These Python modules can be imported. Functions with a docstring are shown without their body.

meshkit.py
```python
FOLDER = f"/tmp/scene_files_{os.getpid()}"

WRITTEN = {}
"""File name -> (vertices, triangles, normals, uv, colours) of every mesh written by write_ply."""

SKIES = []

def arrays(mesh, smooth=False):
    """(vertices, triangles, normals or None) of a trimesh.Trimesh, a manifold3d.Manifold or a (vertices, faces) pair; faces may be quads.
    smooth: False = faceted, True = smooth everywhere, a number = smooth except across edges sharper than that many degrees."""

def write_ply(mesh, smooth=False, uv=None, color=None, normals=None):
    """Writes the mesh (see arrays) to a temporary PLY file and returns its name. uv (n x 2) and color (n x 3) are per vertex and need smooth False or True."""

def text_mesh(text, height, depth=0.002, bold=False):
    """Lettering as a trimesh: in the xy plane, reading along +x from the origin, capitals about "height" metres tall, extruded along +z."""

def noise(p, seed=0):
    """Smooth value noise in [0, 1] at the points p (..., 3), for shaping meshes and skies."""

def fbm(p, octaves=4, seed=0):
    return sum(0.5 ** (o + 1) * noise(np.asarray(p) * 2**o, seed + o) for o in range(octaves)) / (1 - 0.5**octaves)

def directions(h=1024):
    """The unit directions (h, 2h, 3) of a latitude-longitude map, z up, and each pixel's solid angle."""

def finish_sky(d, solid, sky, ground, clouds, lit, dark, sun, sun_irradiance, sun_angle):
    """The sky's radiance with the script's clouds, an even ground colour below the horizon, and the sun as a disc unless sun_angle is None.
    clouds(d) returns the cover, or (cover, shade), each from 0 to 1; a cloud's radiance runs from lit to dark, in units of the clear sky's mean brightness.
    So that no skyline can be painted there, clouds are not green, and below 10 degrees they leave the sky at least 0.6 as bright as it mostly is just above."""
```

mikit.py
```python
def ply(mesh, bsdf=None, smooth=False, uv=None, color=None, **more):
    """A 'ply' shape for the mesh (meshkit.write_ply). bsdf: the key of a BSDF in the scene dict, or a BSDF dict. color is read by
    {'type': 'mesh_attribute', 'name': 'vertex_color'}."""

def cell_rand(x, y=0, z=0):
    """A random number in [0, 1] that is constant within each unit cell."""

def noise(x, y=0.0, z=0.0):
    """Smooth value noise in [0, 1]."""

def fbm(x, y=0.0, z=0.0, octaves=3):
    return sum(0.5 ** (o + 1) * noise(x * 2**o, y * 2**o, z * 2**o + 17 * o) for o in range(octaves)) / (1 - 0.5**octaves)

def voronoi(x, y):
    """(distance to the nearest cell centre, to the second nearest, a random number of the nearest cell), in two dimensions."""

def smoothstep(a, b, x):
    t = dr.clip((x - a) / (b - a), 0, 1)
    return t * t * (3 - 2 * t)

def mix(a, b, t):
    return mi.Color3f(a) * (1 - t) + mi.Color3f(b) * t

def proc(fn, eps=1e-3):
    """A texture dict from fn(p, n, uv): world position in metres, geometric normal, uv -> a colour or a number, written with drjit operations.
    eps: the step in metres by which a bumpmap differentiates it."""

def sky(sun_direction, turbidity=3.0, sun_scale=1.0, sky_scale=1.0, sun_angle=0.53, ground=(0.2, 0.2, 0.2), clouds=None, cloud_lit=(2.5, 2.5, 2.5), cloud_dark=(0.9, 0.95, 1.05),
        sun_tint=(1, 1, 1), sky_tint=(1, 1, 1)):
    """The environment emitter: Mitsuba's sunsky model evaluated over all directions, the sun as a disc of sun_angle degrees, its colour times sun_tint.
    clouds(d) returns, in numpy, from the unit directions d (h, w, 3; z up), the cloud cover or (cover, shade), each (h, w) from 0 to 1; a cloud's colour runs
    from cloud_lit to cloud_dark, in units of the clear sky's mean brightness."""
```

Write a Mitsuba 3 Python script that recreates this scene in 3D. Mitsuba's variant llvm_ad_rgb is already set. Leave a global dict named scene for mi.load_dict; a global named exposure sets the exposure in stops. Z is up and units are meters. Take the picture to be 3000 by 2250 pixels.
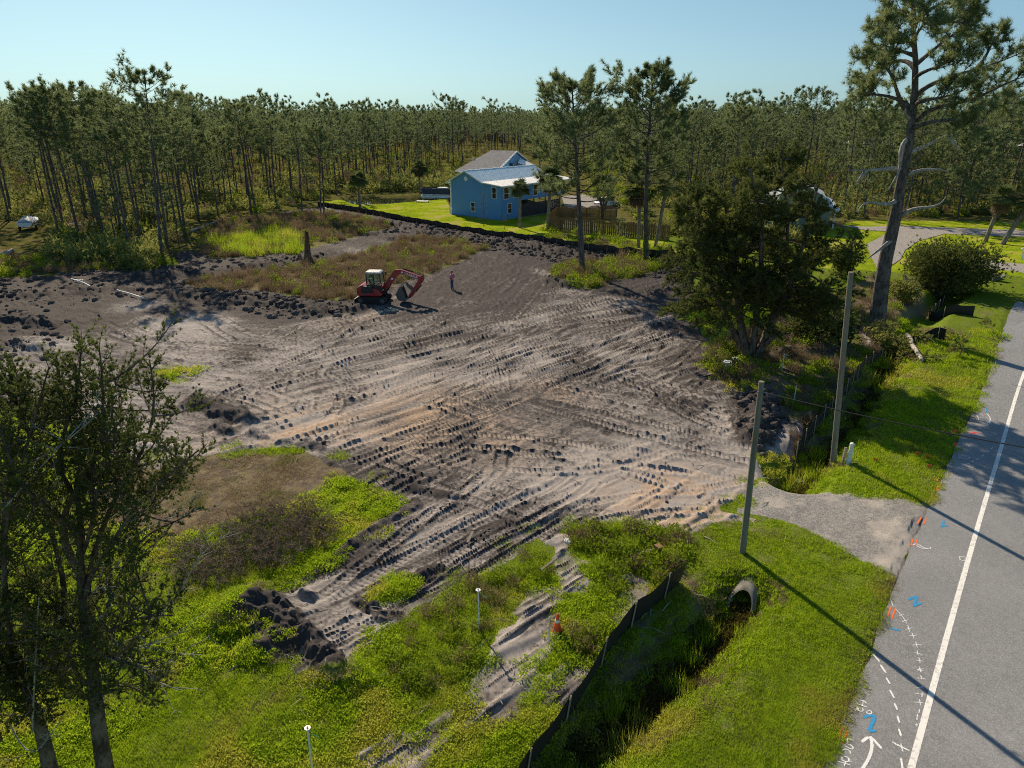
import math, random
import numpy as np, trimesh, shapely, manifold3d
from scipy.spatial import cKDTree
import drjit as dr
import mitsuba as mi
import mikit, meshkit
from mikit import noise, fbm, smoothstep, mix, proc, voronoi, cell_rand

T = mi.ScalarTransform4f
PI = math.pi
scene, labels = {}, {}

# ---------------------------------------------------------------- camera, sky, exposure
CAM_H, PITCH = 15.0, math.radians(20.7)
scene['camera'] = {'type': 'perspective', 'fov': 71.5, 'fov_axis': 'x', 'near_clip': 0.1, 'far_clip': 9000.0,
                   'to_world': T().look_at(origin=[0, 0, CAM_H], target=[0, math.cos(PITCH), CAM_H - math.sin(PITCH)], up=[0, 0, 1])}
SUN_EL, SUN_AZ = math.radians(33.5), math.radians(25.5)       # the sun stands ahead of the camera, to the left
SUN = (-math.sin(SUN_AZ) * math.cos(SUN_EL), math.cos(SUN_AZ) * math.cos(SUN_EL), math.sin(SUN_EL))
scene['sky'] = mikit.sky(SUN, turbidity=2.4, sun_scale=1.0, sky_scale=0.60, sky_tint=(0.95, 1.10, 1.10), sun_tint=(0.97, 1.0, 1.05))
exposure = 2.2

# ---------------------------------------------------------------- bookkeeping
def numbered(name):
    if name not in labels and name not in scene:
        return name
    k = 1
    while f'{name}_{k:03d}' in labels or f'{name}_{k:03d}' in scene:
        k += 1
    return f'{name}_{k:03d}'

def thing(name, label, cat, group=None):
    key = numbered(name)
    labels[key] = {'label': label, 'category': cat}
    if group:
        labels[key]['group'] = group
    return key

_pn = {}
def part(parent, name, mesh, bsdf, smooth=False, label=None, kind=None, **kw):
    base = f'{parent}__{name}'
    n = _pn.get(base, 0)
    _pn[base] = n + 1
    key = base if n == 0 else f'{base}_{n:03d}'
    scene[key] = mikit.ply(mesh, bsdf, smooth=smooth, **kw)
    if label or kind:
        labels[key] = {}
        if label: labels[key]['label'] = label
        if kind: labels[key]['kind'] = kind
    return key

def solo(name, mesh, bsdf, label, cat, group=None, smooth=False, kind=None, **kw):
    key = numbered(name)
    labels[key] = {'label': label, 'category': cat}
    if group: labels[key]['group'] = group
    if kind: labels[key]['kind'] = kind
    scene[key] = mikit.ply(mesh, bsdf, smooth=smooth, **kw)
    return key

def structure(name, mesh, bsdf, smooth=False, label=None, cat=None, **kw):
    scene[name] = mikit.ply(mesh, bsdf, smooth=smooth, **kw)
    labels[name] = {'kind': 'structure', 'label': label or name.replace('_', ' '), 'category': cat or name.split('_')[-1]}
    return name

def rgb(*c):
    return {'type': 'rgb', 'value': list(map(float, c))}

def principled(key, color, rough=0.6, metallic=0.0, spec=0.5, two=True, **kw):
    b = {'type': 'principled', 'base_color': color if isinstance(color, dict) else rgb(*color), 'roughness': rough, 'metallic': metallic, 'specular': spec, **kw}
    scene[key] = {'type': 'twosided', 'b': b} if two else b

# ---------------------------------------------------------------- mesh helpers
def unit(v):
    v = np.asarray(v, float)
    return v / (np.linalg.norm(v, axis=-1, keepdims=True) + 1e-12)

def tube(points, radii, sides=8, cap=True):
    p = np.asarray(points, float)
    r = np.broadcast_to(np.asarray(radii, float), (len(p),))
    t = unit(np.gradient(p, axis=0))
    ref = np.array([0.31, 0.95, 0.05]) if abs(t[0, 2]) > 0.7 else np.array([0, 0, 1.0])
    a = unit(np.cross(t, ref)); b = np.cross(t, a)
    an = np.arange(sides) * 2 * PI / sides
    v = p[:, None] + r[:, None, None] * (np.cos(an)[None, :, None] * a[:, None] + np.sin(an)[None, :, None] * b[:, None])
    i, j = np.meshgrid(np.arange(len(p) - 1), np.arange(sides), indexing='ij')
    q = np.stack([i * sides + j, i * sides + (j + 1) % sides, (i + 1) * sides + (j + 1) % sides, (i + 1) * sides + j], -1).reshape(-1, 4)
    v = v.reshape(-1, 3)
    f = np.vstack([q[:, [0, 1, 2]], q[:, [0, 2, 3]]])
    if cap:
        n = len(v)
        v = np.vstack([v, p[:1], p[-1:]])
        k = np.arange(sides)
        f = np.vstack([f, np.stack([k * 0 + n, (k + 1) % sides, k], 1), np.stack([k * 0 + n + 1, k + (len(p) - 1) * sides, (k + 1) % sides + (len(p) - 1) * sides], 1)])
    return v, f

def join(ms):
    vs, fs, n = [], [], 0
    for m in ms:
        if hasattr(m, 'to_mesh'):
            mm = m.to_mesh(); v, f = mm.vert_properties[:, :3], mm.tri_verts
        else:
            v, f = (np.asarray(m.vertices), np.asarray(m.faces)) if hasattr(m, 'faces') else m
        vs.append(v); fs.append(np.asarray(f) + n); n += len(v)
    return np.vstack(vs), np.vstack(fs)

def box(x0, x1, y0, y1, z0, z1):
    m = trimesh.creation.box(extents=(x1 - x0, y1 - y0, z1 - z0))
    return np.asarray(m.vertices) + [(x0 + x1) / 2, (y0 + y1) / 2, (z0 + z1) / 2], np.asarray(m.faces)

def bar(p, q, w, d=None):
    """a squared bar from p to q, w wide (sideways) and d deep"""
    p, q = np.asarray(p, float), np.asarray(q, float)
    d = w if d is None else d
    t = unit(q - p)
    ref = np.array([0, 0, 1.0]) if abs(t[2]) < 0.9 else np.array([0, 1.0, 0])
    a = unit(np.cross(t, ref)); b = np.cross(a, t)
    c = [(-w/2, -d/2), (w/2, -d/2), (w/2, d/2), (-w/2, d/2)]
    v = np.array([e + a * x + b * y for e in (p, q) for x, y in c])
    f = np.array([[0,1,2],[0,2,3],[4,6,5],[4,7,6],[0,5,1],[0,4,5],[1,6,2],[1,5,6],[2,7,3],[2,6,7],[3,4,0],[3,7,4]])
    return v, f[:, ::-1]

def move(m, loc=(0, 0, 0), rz=0.0, s=1.0, pre=None):
    v, f = (np.asarray(m.vertices), np.asarray(m.faces)) if hasattr(m, 'faces') else m
    if pre is not None: v = v @ np.asarray(pre).T
    c, n = math.cos(rz), math.sin(rz)
    return (v * s) @ np.array([[c, n, 0], [-n, c, 0], [0, 0, 1.0]]) + np.asarray(loc, float), f

def prism(poly, z0, z1):
    m = trimesh.creation.extrude_polygon(shapely.Polygon(poly), z1 - z0, engine='earcut')
    return np.asarray(m.vertices) + [0, 0, z0], np.asarray(m.faces)

def spline(pts, step):
    """points every `step` metres along a smooth curve through pts"""
    p = np.asarray(pts, float)
    if len(p) == 2:
        c = p
    else:
        from scipy.interpolate import CubicSpline
        d = np.r_[0, np.cumsum(np.linalg.norm(np.diff(p, axis=0), axis=1))]
        c = CubicSpline(d, p)(np.linspace(0, d[-1], max(20, int(d[-1] * 4))))
    d = np.r_[0, np.cumsum(np.linalg.norm(np.diff(c, axis=0), axis=1))]
    s = np.arange(0, d[-1], step)
    return np.stack([np.interp(s, d, c[:, k]) for k in range(c.shape[1])], 1), s

def at(x, y, z=None):
    return np.stack([x, y, np.zeros_like(x) if z is None else z], -1)

def nfbm(x, y, scale, octaves=4, seed=0):
    return meshkit.fbm(np.stack([np.asarray(x) * scale, np.asarray(y) * scale, np.zeros_like(x) + seed * 7.3], -1), octaves, seed)

def nnoise(x, y, scale, seed=0):
    return meshkit.noise(np.stack([np.asarray(x) * scale, np.asarray(y) * scale, np.zeros_like(x) + seed * 3.1], -1), seed)

def sdist(poly, x, y):
    """signed distance to a polygon, positive inside"""
    pg = shapely.Polygon(poly)
    if not pg.is_valid: pg = pg.buffer(0)
    shapely.prepare(pg)
    x, y = np.asarray(x, float).ravel(), np.asarray(y, float).ravel()
    x0, y0, x1, y1 = pg.bounds
    out = np.full(len(x), -9.0)
    k = np.nonzero((x > x0 - 4) & (x < x1 + 4) & (y > y0 - 4) & (y < y1 + 4))[0]
    pts = shapely.points(x[k], y[k])
    d = shapely.distance(pg.boundary, pts)
    out[k] = np.where(shapely.contains_xy(pg, x[k], y[k]), d, -d)
    return out

def ldist(line, x, y, far=6.0):
    """distance to a polyline"""
    ln = shapely.LineString(line)
    x, y = np.asarray(x, float).ravel(), np.asarray(y, float).ravel()
    x0, y0, x1, y1 = ln.bounds
    out = np.full(len(x), far)
    k = np.nonzero((x > x0 - far) & (x < x1 + far) & (y > y0 - far) & (y < y1 + far))[0]
    out[k] = np.minimum(far, shapely.distance(ln, shapely.points(x[k], y[k])))
    return out

def sstep(a, b, x):
    t = np.clip((np.asarray(x) - a) / (b - a), 0, 1)
    return t * t * (3 - 2 * t)

# ================================================================ GROUND
# plan of the place, in metres on the ground (x right, y ahead of the camera)
LOT = [(-49.69,54.05),(-60.7,67.29),(-45.98,69.37),(-42.26,80.41),(-37.82,84.85),(-39.64,113.54),(-33.07,128.07),(-18.59,113.54),(-6.78,99.28),(5.33,87.41),(18.26,79.03),(18.01,69.37),(14.33,54.05),(14.32,48.52),(12.05,42.13),(12.64,40.05),(14.25,38.15),(14.63,34.78),(13.81,31.26),(11.64,30.11),(11.39,28.71),(10.14,26.72),(8.74,25.27),(9.81,24.49),(7.08,23.82),(5.31,23.98),(2.62,24.15),(0.94,23.02),(-1.7,20.64),(-3.08,18.92),(-3.88,17.41),(-4.66,16.26),(-4.84,15.76),(-6.27,16.44),(-8.52,17.41),(-9.21,18.69),(-8.45,19.75),(-7.39,20.38),(-6.58,22.31),(-4.66,25.46),(-5.42,26.6),(-6.93,27.21),(-7.61,28.49),(-8.85,30.11),(-10.44,31.11),(-14.51,30.11),(-15.3,28.93),(-17.21,29.4),(-20.44,31.37),(-24.6,34.47),(-28.11,36.06),(-35.74,36.06)]
WEEDS = [[(-44.6,105.96),(-35.11,118.02),(-27.95,118.02),(-17.04,103.64),(-20.42,94.11),(-25.26,83.32),(-32.29,79.03),(-37.18,83.32)],
         [(-31.03,66.49),(-27.25,70.68),(-22.79,74.63),(-18.32,81.26),(-12.57,94.49),(-6.23,90.82),(-2.86,86.43),(-5.38,77.68),(-9.41,69.37),(-12.55,61.69),(-13.77,59.68),(-16.56,59.68),(-19.12,61.69),(-24.15,64.38),(-28.02,62.39)],
         [(3.82,68.94),(5.41,75.88),(9.43,78.48),(16.88,79.85),(16.82,74.63),(12.63,70.02),(9.59,67.9),(7.83,64.19),(5.12,64.94)],
         [(-9.85,27.62),(-9.16,28.05),(-8.03,27.21),(-8.05,26.1),(-9.02,26.1)], [(-7.04,26.8),(-6.17,27.41),(-5.3,26.8),(-5.6,25.94),(-6.61,25.72)],
         [(-4.78,20.0),(-4.08,20.51),(-3.18,20.33),(-3.5,19.75),(-4.38,19.48)], [(-20.99,42.13),(-19.16,38.89),(-20.59,39.66),(-22.59,42.13)]]
YARD = [(-35.7,135.23),(-31.02,141.53),(-13.31,144.04),(-9.49,118.02),(-0.44,113.54),(7.32,122.23),(9.73,113.54),(18.94,93.36),(20.07,84.85),(18.5,80.13),(5.44,89.43),(-7.0,102.74),(-19.2,117.44),(-29.86,130.14)]
DRIVE = [(10.18,26.73),(11.49,28.43),(12.53,27.95),(13.68,26.73),(15.41,26.1),(16.78,25.73),(18.16,26.73),(17.11,25.06),(15.75,23.55),(14.29,21.75),(13.25,20.45),(13.05,20.74),(12.44,21.75),(11.73,23.67),(10.45,24.54),(9.24,25.06)]
ROAD_L = [(4.26,8.27),(5.77,10.4),(7.72,13.01),(9.93,16.01),(13.23,20.49),(15.11,22.96),(17.05,25.41),(21.44,31.06),(28.79,40.46),(43.71,59.48)] + [(38.15,48.52), (48.96,60.01)]
LINE_C = [(5.42,7.17),(7.35,9.78),(9.8,13.01),(13.31,17.64),(18.99,25.06),(23.92,31.44),(31.15,40.76)] + [(41.11,52.73), (56.64,71.57)]
ROAD_L = [(x, y) for x, y in spline(ROAD_L, 0.25)[0]]
LINE_C = spline(LINE_C, 0.25)[0]
def offset_line(p, d):
    t = unit(np.gradient(np.asarray(p), axis=0))
    return np.asarray(p) + np.stack([t[:, 1], -t[:, 0]], 1) * np.asarray(d, float).reshape(-1, 1)
ROAD_R = offset_line(LINE_C, 7.6)
ROAD = np.vstack([ROAD_L, ROAD_R[::-1]])
DRIVEWAY_FAR = [(47.53,105.49),(51.53,103.64),(55.89,105.02),(59.52,103.64),(62.99,102.74),(72.43,100.13),(70.4,94.49),(64.18,95.26),(58.54,97.23),(52.04,91.53),(46.81,84.85),(43.28,79.03),(37.35,71.57),(40.18,79.03),(43.93,88.74),(49.12,95.26),(52.35,99.28),(49.43,100.55)]
DRIVEWAY_SIDE = [(48.18,79.03),(51.79,79.03),(53.0,77.68),(56.07,75.88),(51.37,67.29),(52.01,72.03),(49.63,73.91),(45.55,72.72)]
LAWN_R = [(29.69,76.39),(41.8,99.28),(52.13,109.37),(63.34,109.37),(79.46,108.38),(48.16,61.69),(50.55,69.37),(47.46,72.72),(42.06,71.57),(37.91,72.72),(33.64,73.91)]
POND = [(-33.26,141.53),(-28.06,144.9),(-20.73,144.9),(-13.86,150.25),(-12.64,141.53),(-19.39,135.23),(-23.78,130.85),(-29.07,132.28)]
DITCH_A = [(0.62,11.48),(2.3,14.04),(3.79,15.43),(5.72,17.49),(7.92,19.89)]
DITCH_B = [(12.65,28.27),(17.52,34.13),(24.43,43.78),(32.5,54.64),(40.39,64.06)]
SAND_PATHS = [([(1.71,22.77),(2.07,20.64),(1.16,18.47),(0.26,16.82),(-1.2,14.89),(-2.21,13.82),(-2.89,12.86)], 0.75), ([(4.38,20.12),(3.47,18.69)], 0.5), ([(3.13,17.82),(2.68,17.01)], 0.42),
              ([(1.66,16.26),(1.21,15.55)], 0.55), ([(14.52,34.47),(12.38,31.37)], 0.9), ([(21.16,45.87),(25.95,50.85),(25.03,47.43)], 0.55), ([(0.18,15.9),(-0.55,13.97)], 0.25)]
DRY = [(-18.28,29.4),(-14.51,30.11),(-8.85,30.11),(-7.51,28.49),(-8.94,25.83),(-10.42,24.56),(-13.31,23.24),(-16.68,24.56)]
DRY_R = [(11.43,39.66),(13.71,47.43),(18.99,52.73),(27.65,61.69),(35.37,69.37),(38.22,65.32),(35.28,58.41),(28.24,52.73),(25.34,50.25),(19.75,43.93),(15.59,37.43)]
BANKS = [[(13.66,30.85),(21.66,42.13),(26.33,47.97),(28.06,47.97),(21.32,38.15),(15.44,30.85),(13.87,29.16)], [(-0.24,12.93),(2.1,16.44),(4.57,19.87),(6.0,21.39),(6.99,19.63),(4.54,16.63),(2.68,13.97),(1.92,12.48)]]
CEDAR_YARD = [(11.43,39.66),(13.71,47.43),(18.99,52.73),(32.6,65.32),(38.22,65.32),(31.41,55.44),(26.37,48.52),(21.66,42.13),(17.39,36.06),(13.66,30.85),(11.51,29.4),(13.53,34.78),(13.41,38.89)]
BROWN_DITCH = [(2.24,13.26),(3.4,14.73),(4.9,16.44),(6.74,18.69),(7.84,19.39),(8.22,18.69),(6.06,16.26),(3.96,13.82),(2.81,12.48)]
# long mounds: (polyline, half width, height, roughness)
MOUNDS = [([(-8.69,18.69),(-7.99,18.8),(-7.13,17.93)], 0.85, 0.75, 1.0), ([(-6.35,17.72),(-5.54,16.72),(-4.87,15.9)], 0.40, 0.75, 0.8), ([(-7.0,19.8),(-6.69,19.63)], 0.22, 0.3, 0.3),
          ([(-17.53,36.6),(-16.04,35.74),(-14.14,34.29)], 0.7, 0.42, 1.0), ([(-15.09,33.29),(-14.17,32.72)], 0.35, 0.3, 0.7), ([(-13.06,32.55),(-12.15,31.9)], 0.3, 0.25, 0.8), ([(-10.88,31.47),(-9.5,30.96)], 0.5, 0.28, 0.8),
          ([(-36.84,69.37),(-32.73,70.45),(-28.4,73.91),(-24.67,77.68),(-22.03,81.26)], 1.6, 0.5, 1.0), ([(-29.57,63.1),(-26.09,61.69),(-21.57,59.2),(-18.1,58.1),(-14.5,57.64)], 1.7, 0.55, 1.0),
          ([(14.81,39.04),(13.95,36.06),(12.43,33.29),(11.87,31.9)], 1.0, 0.85, 1.0), ([(3.98,67.7),(5.84,65.9)], 1.0, 0.7, 1.0), ([(-5.79,93.36),(0.8,88.07),(7.26,83.32),(18.09,78.22)], 2.0, 0.55, 1.0),
          ([(-24.24,109.37),(-13.71,103.64),(-5.9,95.26)], 2.2, 0.4, 1.0), ([(-25.45,97.23),(-19.18,97.23),(-11.76,88.07)], 1.0, 0.45, 1.0), ([(-45.37,61.69),(-41.3,63.1),(-36.09,64.38)], 1.8, 0.4, 1.0), ([(-41.47,52.73),(-38.77,54.05),(-35.42,52.73)], 1.0, 0.5, 1.0),
          ([(18.15,45.37),(20.73,46.38)], 0.9, 0.6, 1.0), ([(32.46,71.12),(35.37,69.37)], 1.3, 0.7, 1.0), ([(-34.8,47.43),(-32.21,46.38)], 0.8, 0.4, 1.0), ([(14.54,46.9),(14.56,45.87)], 0.5, 0.2, 0.5),
          ([(1.14,36.87),(3.3,34.78),(4.77,32.72)], 0.22, 0.06, 0.3), ([(-0.62,33.58),(1.89,31.37),(2.96,30.6)], 0.2, 0.06, 0.3), ([(-5.87,28.05),(-4.07,26.8),(-2.06,26.21)], 0.28, 0.10, 0.5),
          ([(-6.8,21.17),(-5.45,23.56),(-3.93,25.64)], 0.3, 0.14, 0.5), ([(-3.85,20.0),(-2.71,21.17)], 0.3, 0.2, 0.9), ([(-4.97,19.39),(-4.24,18.69),(-3.65,18.69)], 0.25, 0.2, 0.8),
          ([(-22.4,61.69),(-15.29,56.15),(-12.86,57.19)], 1.2, 0.45, 1.0)]

MUCK = [([(-72.53,79.03),(-43.68,83.32),(-22.38,84.85),(-14.9,69.37),(-12.8,56.89),(-18.4,54.05),(-25.68,54.05),(-30.29,58.41),(-32.56,50.25),(-44.13,45.87)], 1.0), ([(-29.97,128.76),(-6.91,101.42),(5.37,88.07),(18.66,78.48),(16.16,61.69),(7.96,61.69),(3.48,71.57),(-2.37,79.03),(-6.05,88.07),(-21.27,95.26),(-26.59,99.28)], 1.0),
        ([(-10.63,79.03),(-2.49,83.32),(4.3,69.37),(2.89,58.41),(-3.86,54.05),(-9.16,55.44)], 0.55), ([(15.26,69.37),(18.92,69.37),(15.46,50.25),(12.53,39.66),(9.71,34.78),(10.8,45.87)], 0.5), ([(11.98,39.66),(14.25,38.15),(12.68,31.9),(11.19,34.78)], 0.8),
        ([(-9.64,19.63),(-7.32,20.12),(-5.9,22.31),(-3.93,25.64),(-3.28,24.91),(-4.68,21.17),(-5.78,18.92),(-4.81,15.9),(-8.52,17.41)], 0.7), ([(-8.59,30.85),(-5.12,28.49),(-1.86,26.21),(-2.35,24.91),(-6.05,26.8),(-8.56,28.93)], 0.7), ([(-1.21,37.43),(2.39,36.06),(5.28,33.0),(3.47,31.37),(-0.14,33.58)], 0.5), ([(-18.53,37.43),(-13.66,35.41),(-12.49,31.9),(-15.46,32.44)], 0.6)]

def base_height(x, y):
    """the smooth lie of the land, with ditches and mounds but without clods and tracks"""
    x, y = np.asarray(x, float).ravel(), np.asarray(y, float).ravel()
    r = np.hypot(x, y)
    z = (nfbm(x, y, 0.07, 2, 3) - 0.5) * 0.30 * np.clip(r / 40, 0.25, 1) * (r < 400)
    rd = sdist(ROAD, x, y)
    z *= sstep(0.0, -3.0, rd)
    for ln, half, dp in ((DITCH_A, 1.7, 0.85), (DITCH_B, 1.9, 1.0)):
        z -= dp * (1 - sstep(0.25, half, ldist(ln, x, y)))
    z -= 0.55 * sstep(-1.0, 1.5, sdist(POND, x, y))
    return np.where(rd > 0, np.minimum(z, 0.0), z)

def mound_fields(x, y):
    z, rough = np.zeros(len(x)), np.zeros(len(x))
    for ln, half, h, ro in MOUNDS:
        d = ldist(ln, x, y)
        if not (d < 2 * half).any(): continue
        k = d < 2.2 * half
        xx, yy = x[k], y[k]
        dd = d[k] + (nfbm(xx, yy, 0.9 / max(half, 0.3), 4, 11) - 0.5) * half * 2.0
        m = 1 - sstep(0.0, half * 1.45, dd)
        z[k] = np.maximum(z[k], m * h * (0.15 + 1.3 * nfbm(xx, yy, 0.7, 3, 5)))
        rough[k] = np.maximum(rough[k], ro * sstep(0, 0.35, m))
    return z, rough

def ground_z(x, y):
    x, y = np.atleast_1d(np.asarray(x, float)), np.atleast_1d(np.asarray(y, float))
    return base_height(x, y) + mound_fields(x, y)[0]
def gz(x, y):
    return float(ground_z([x], [y])[0])

def dirt_field(x, y):
    """signed: above 0 is bare earth"""
    w = (nfbm(x, y, 0.6, 4, 21) - 0.5)
    d = sdist(LOT, x, y) + w * 1.8
    for k, pg in enumerate(WEEDS):
        d = np.minimum(d, -(sdist(pg, x, y) + w * 1.6))
    for ln, half in SAND_PATHS:
        d = np.maximum(d, half * 0.85 - ldist(ln, x, y) + w * 3.0)
    return d

# grid: rings round the point under the camera, fine where the lot lies
el = np.r_[np.radians(np.linspace(88, 58, 14)), np.radians(np.arange(57.8, 49, -0.14)), np.radians(np.arange(49, 20, -0.098)), np.radians(np.arange(20, 9.6, -0.075)), np.radians(np.arange(9.6, 5.6, -0.036)), np.radians(np.arange(5.6, 1.2, -0.1)), np.radians(np.geomspace(1.2, 0.12, 30))]
az = np.radians(np.r_[np.arange(-180, -48, 3.0), np.arange(-48, -42, 0.4), np.linspace(-42, 42, 880), np.arange(42.4, 48, 0.4), np.arange(48, 180.1, 3.0)])
rr = CAM_H / np.tan(el)
RR, AZ = np.meshgrid(rr, az, indexing='ij')
gx, gy = (RR * np.sin(AZ)).ravel(), (RR * np.cos(AZ)).ravel()
nr, na = RR.shape
ii, jj = np.meshgrid(np.arange(nr - 1), np.arange(na - 1), indexing='ij')
quad = np.stack([ii * na + jj, (ii + 1) * na + jj, (ii + 1) * na + jj + 1, ii * na + jj + 1], -1).reshape(-1, 4)
near = np.hypot(gx, gy) < 260
dirt = np.full(len(gx), -9.0)
dirt[near] = dirt_field(gx[near], gy[near])
base = base_height(gx, gy)
mz, rough = np.zeros(len(gx)), np.zeros(len(gx))
mz[near], rough[near] = mound_fields(gx[near], gy[near])
bare = sstep(-0.25, 0.35, dirt)

# tracks left by the excavator's rubber belts: pairs of belts along these lines
TRACKS = [[(-17.67,35.41),(-14.94,39.27),(-12.04,43.01),(-0.22,54.05),(16.31,67.9)], [(-17.46,36.74),(-14.08,43.93),(-4.14,58.41),(-2.37,79.03)], [(-12.32,31.37),(-6.8,34.78),(5.97,44.88),(18.16,60.01)], [(-8.67,29.4),(-2.61,34.78),(4.19,42.13),(15.08,52.73)],
          [(-6.93,27.21),(-2.5,33.0),(2.04,39.66),(14.33,54.05)], [(1.15,37.29),(6.92,33.0),(11.77,29.87)], [(2.59,39.66),(7.98,36.06),(11.59,31.37)], [(-5.8,30.11),(-0.5,26.02),(2.4,23.72)], [(3.51,44.88),(8.12,39.66),(12.08,34.47)],
          [(-6.02,18.69),(-4.71,19.63),(-2.49,22.31),(1.43,26.02),(3.25,28.93)], [(-5.06,16.44),(-3.14,19.39),(-0.78,22.31),(2.17,25.64)], [(-7.18,19.63),(-5.83,22.02),(-3.88,25.27),(-2.18,28.05),(-1.26,31.37)],
          [(-13.37,36.06),(-14.38,39.66),(-14.15,42.13),(-12.5,44.88)], [(-10.5,34.78),(-11.1,38.15),(-12.39,40.45),(-12.26,43.93),(-9.9,47.43)], [(-16.17,38.15),(-14.33,37.43),(-11.48,34.78)], [(-31.03,60.84),(-24.95,54.05),(-20.0,48.52)], [(-29.78,61.69),(-23.5,54.05),(-19.01,48.52)],
          [(-24.84,46.9),(-20.92,46.69),(-15.64,45.07),(-11.19,47.43)], [(-23.05,44.4),(-17.7,43.93),(-13.26,47.97)], [(-41.27,61.69),(-31.14,54.05),(-21.52,43.01)], [(-42.39,58.41),(-33.68,54.05),(-25.35,47.97)], [(-17.14,45.87),(-11.13,54.05),(-4.84,69.37),(-0.87,83.32)],
          [(-14.41,43.01),(-7.49,54.05),(-1.19,69.37),(2.35,81.84)], [(-7.02,50.25),(-0.24,60.01),(8.17,63.46),(16.17,65.32)], [(-4.77,47.97),(3.42,54.05),(15.76,60.01)], [(-3.14,43.01),(4.9,50.25),(15.06,54.05)], [(-0.58,54.05),(1.9,65.32),(3.64,75.13)],
          [(4.38,31.37),(6.53,28.49),(9.37,26.8)], [(5.42,26.8),(7.65,26.21),(10.69,27.21)], [(2.65,24.56),(5.61,25.64),(8.71,25.83)],
          [(-13.37,29.4),(-10.37,30.85),(-7.8,31.37)], [(-14.8,31.37),(-13.05,33.58),(-11.48,34.78)], [(-20.39,40.45),(-18.66,44.88),(-16.57,52.73)], [(-5.24,36.06),(-1.34,42.13),(2.89,44.88)], [(-7.63,38.15),(-3.2,43.93),(1.56,52.73)], [(9.18,38.15),(10.2,34.78),(11.63,33.0)],
          [(-15.89,42.13),(-14.0,45.87),(-11.86,54.05)], [(-5.32,31.37),(-0.14,31.37),(5.28,29.87),(9.57,28.93)], [(-10.3,38.15),(-5.41,37.43),(-1.38,34.78)], [(-0.13,29.4),(3.08,29.4),(7.31,31.37)], [(-33.5,47.43),(-29.78,43.93),(-25.01,39.66)]]
rt = random.Random(5)
lotpg = shapely.Polygon(LOT).buffer(0)
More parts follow.
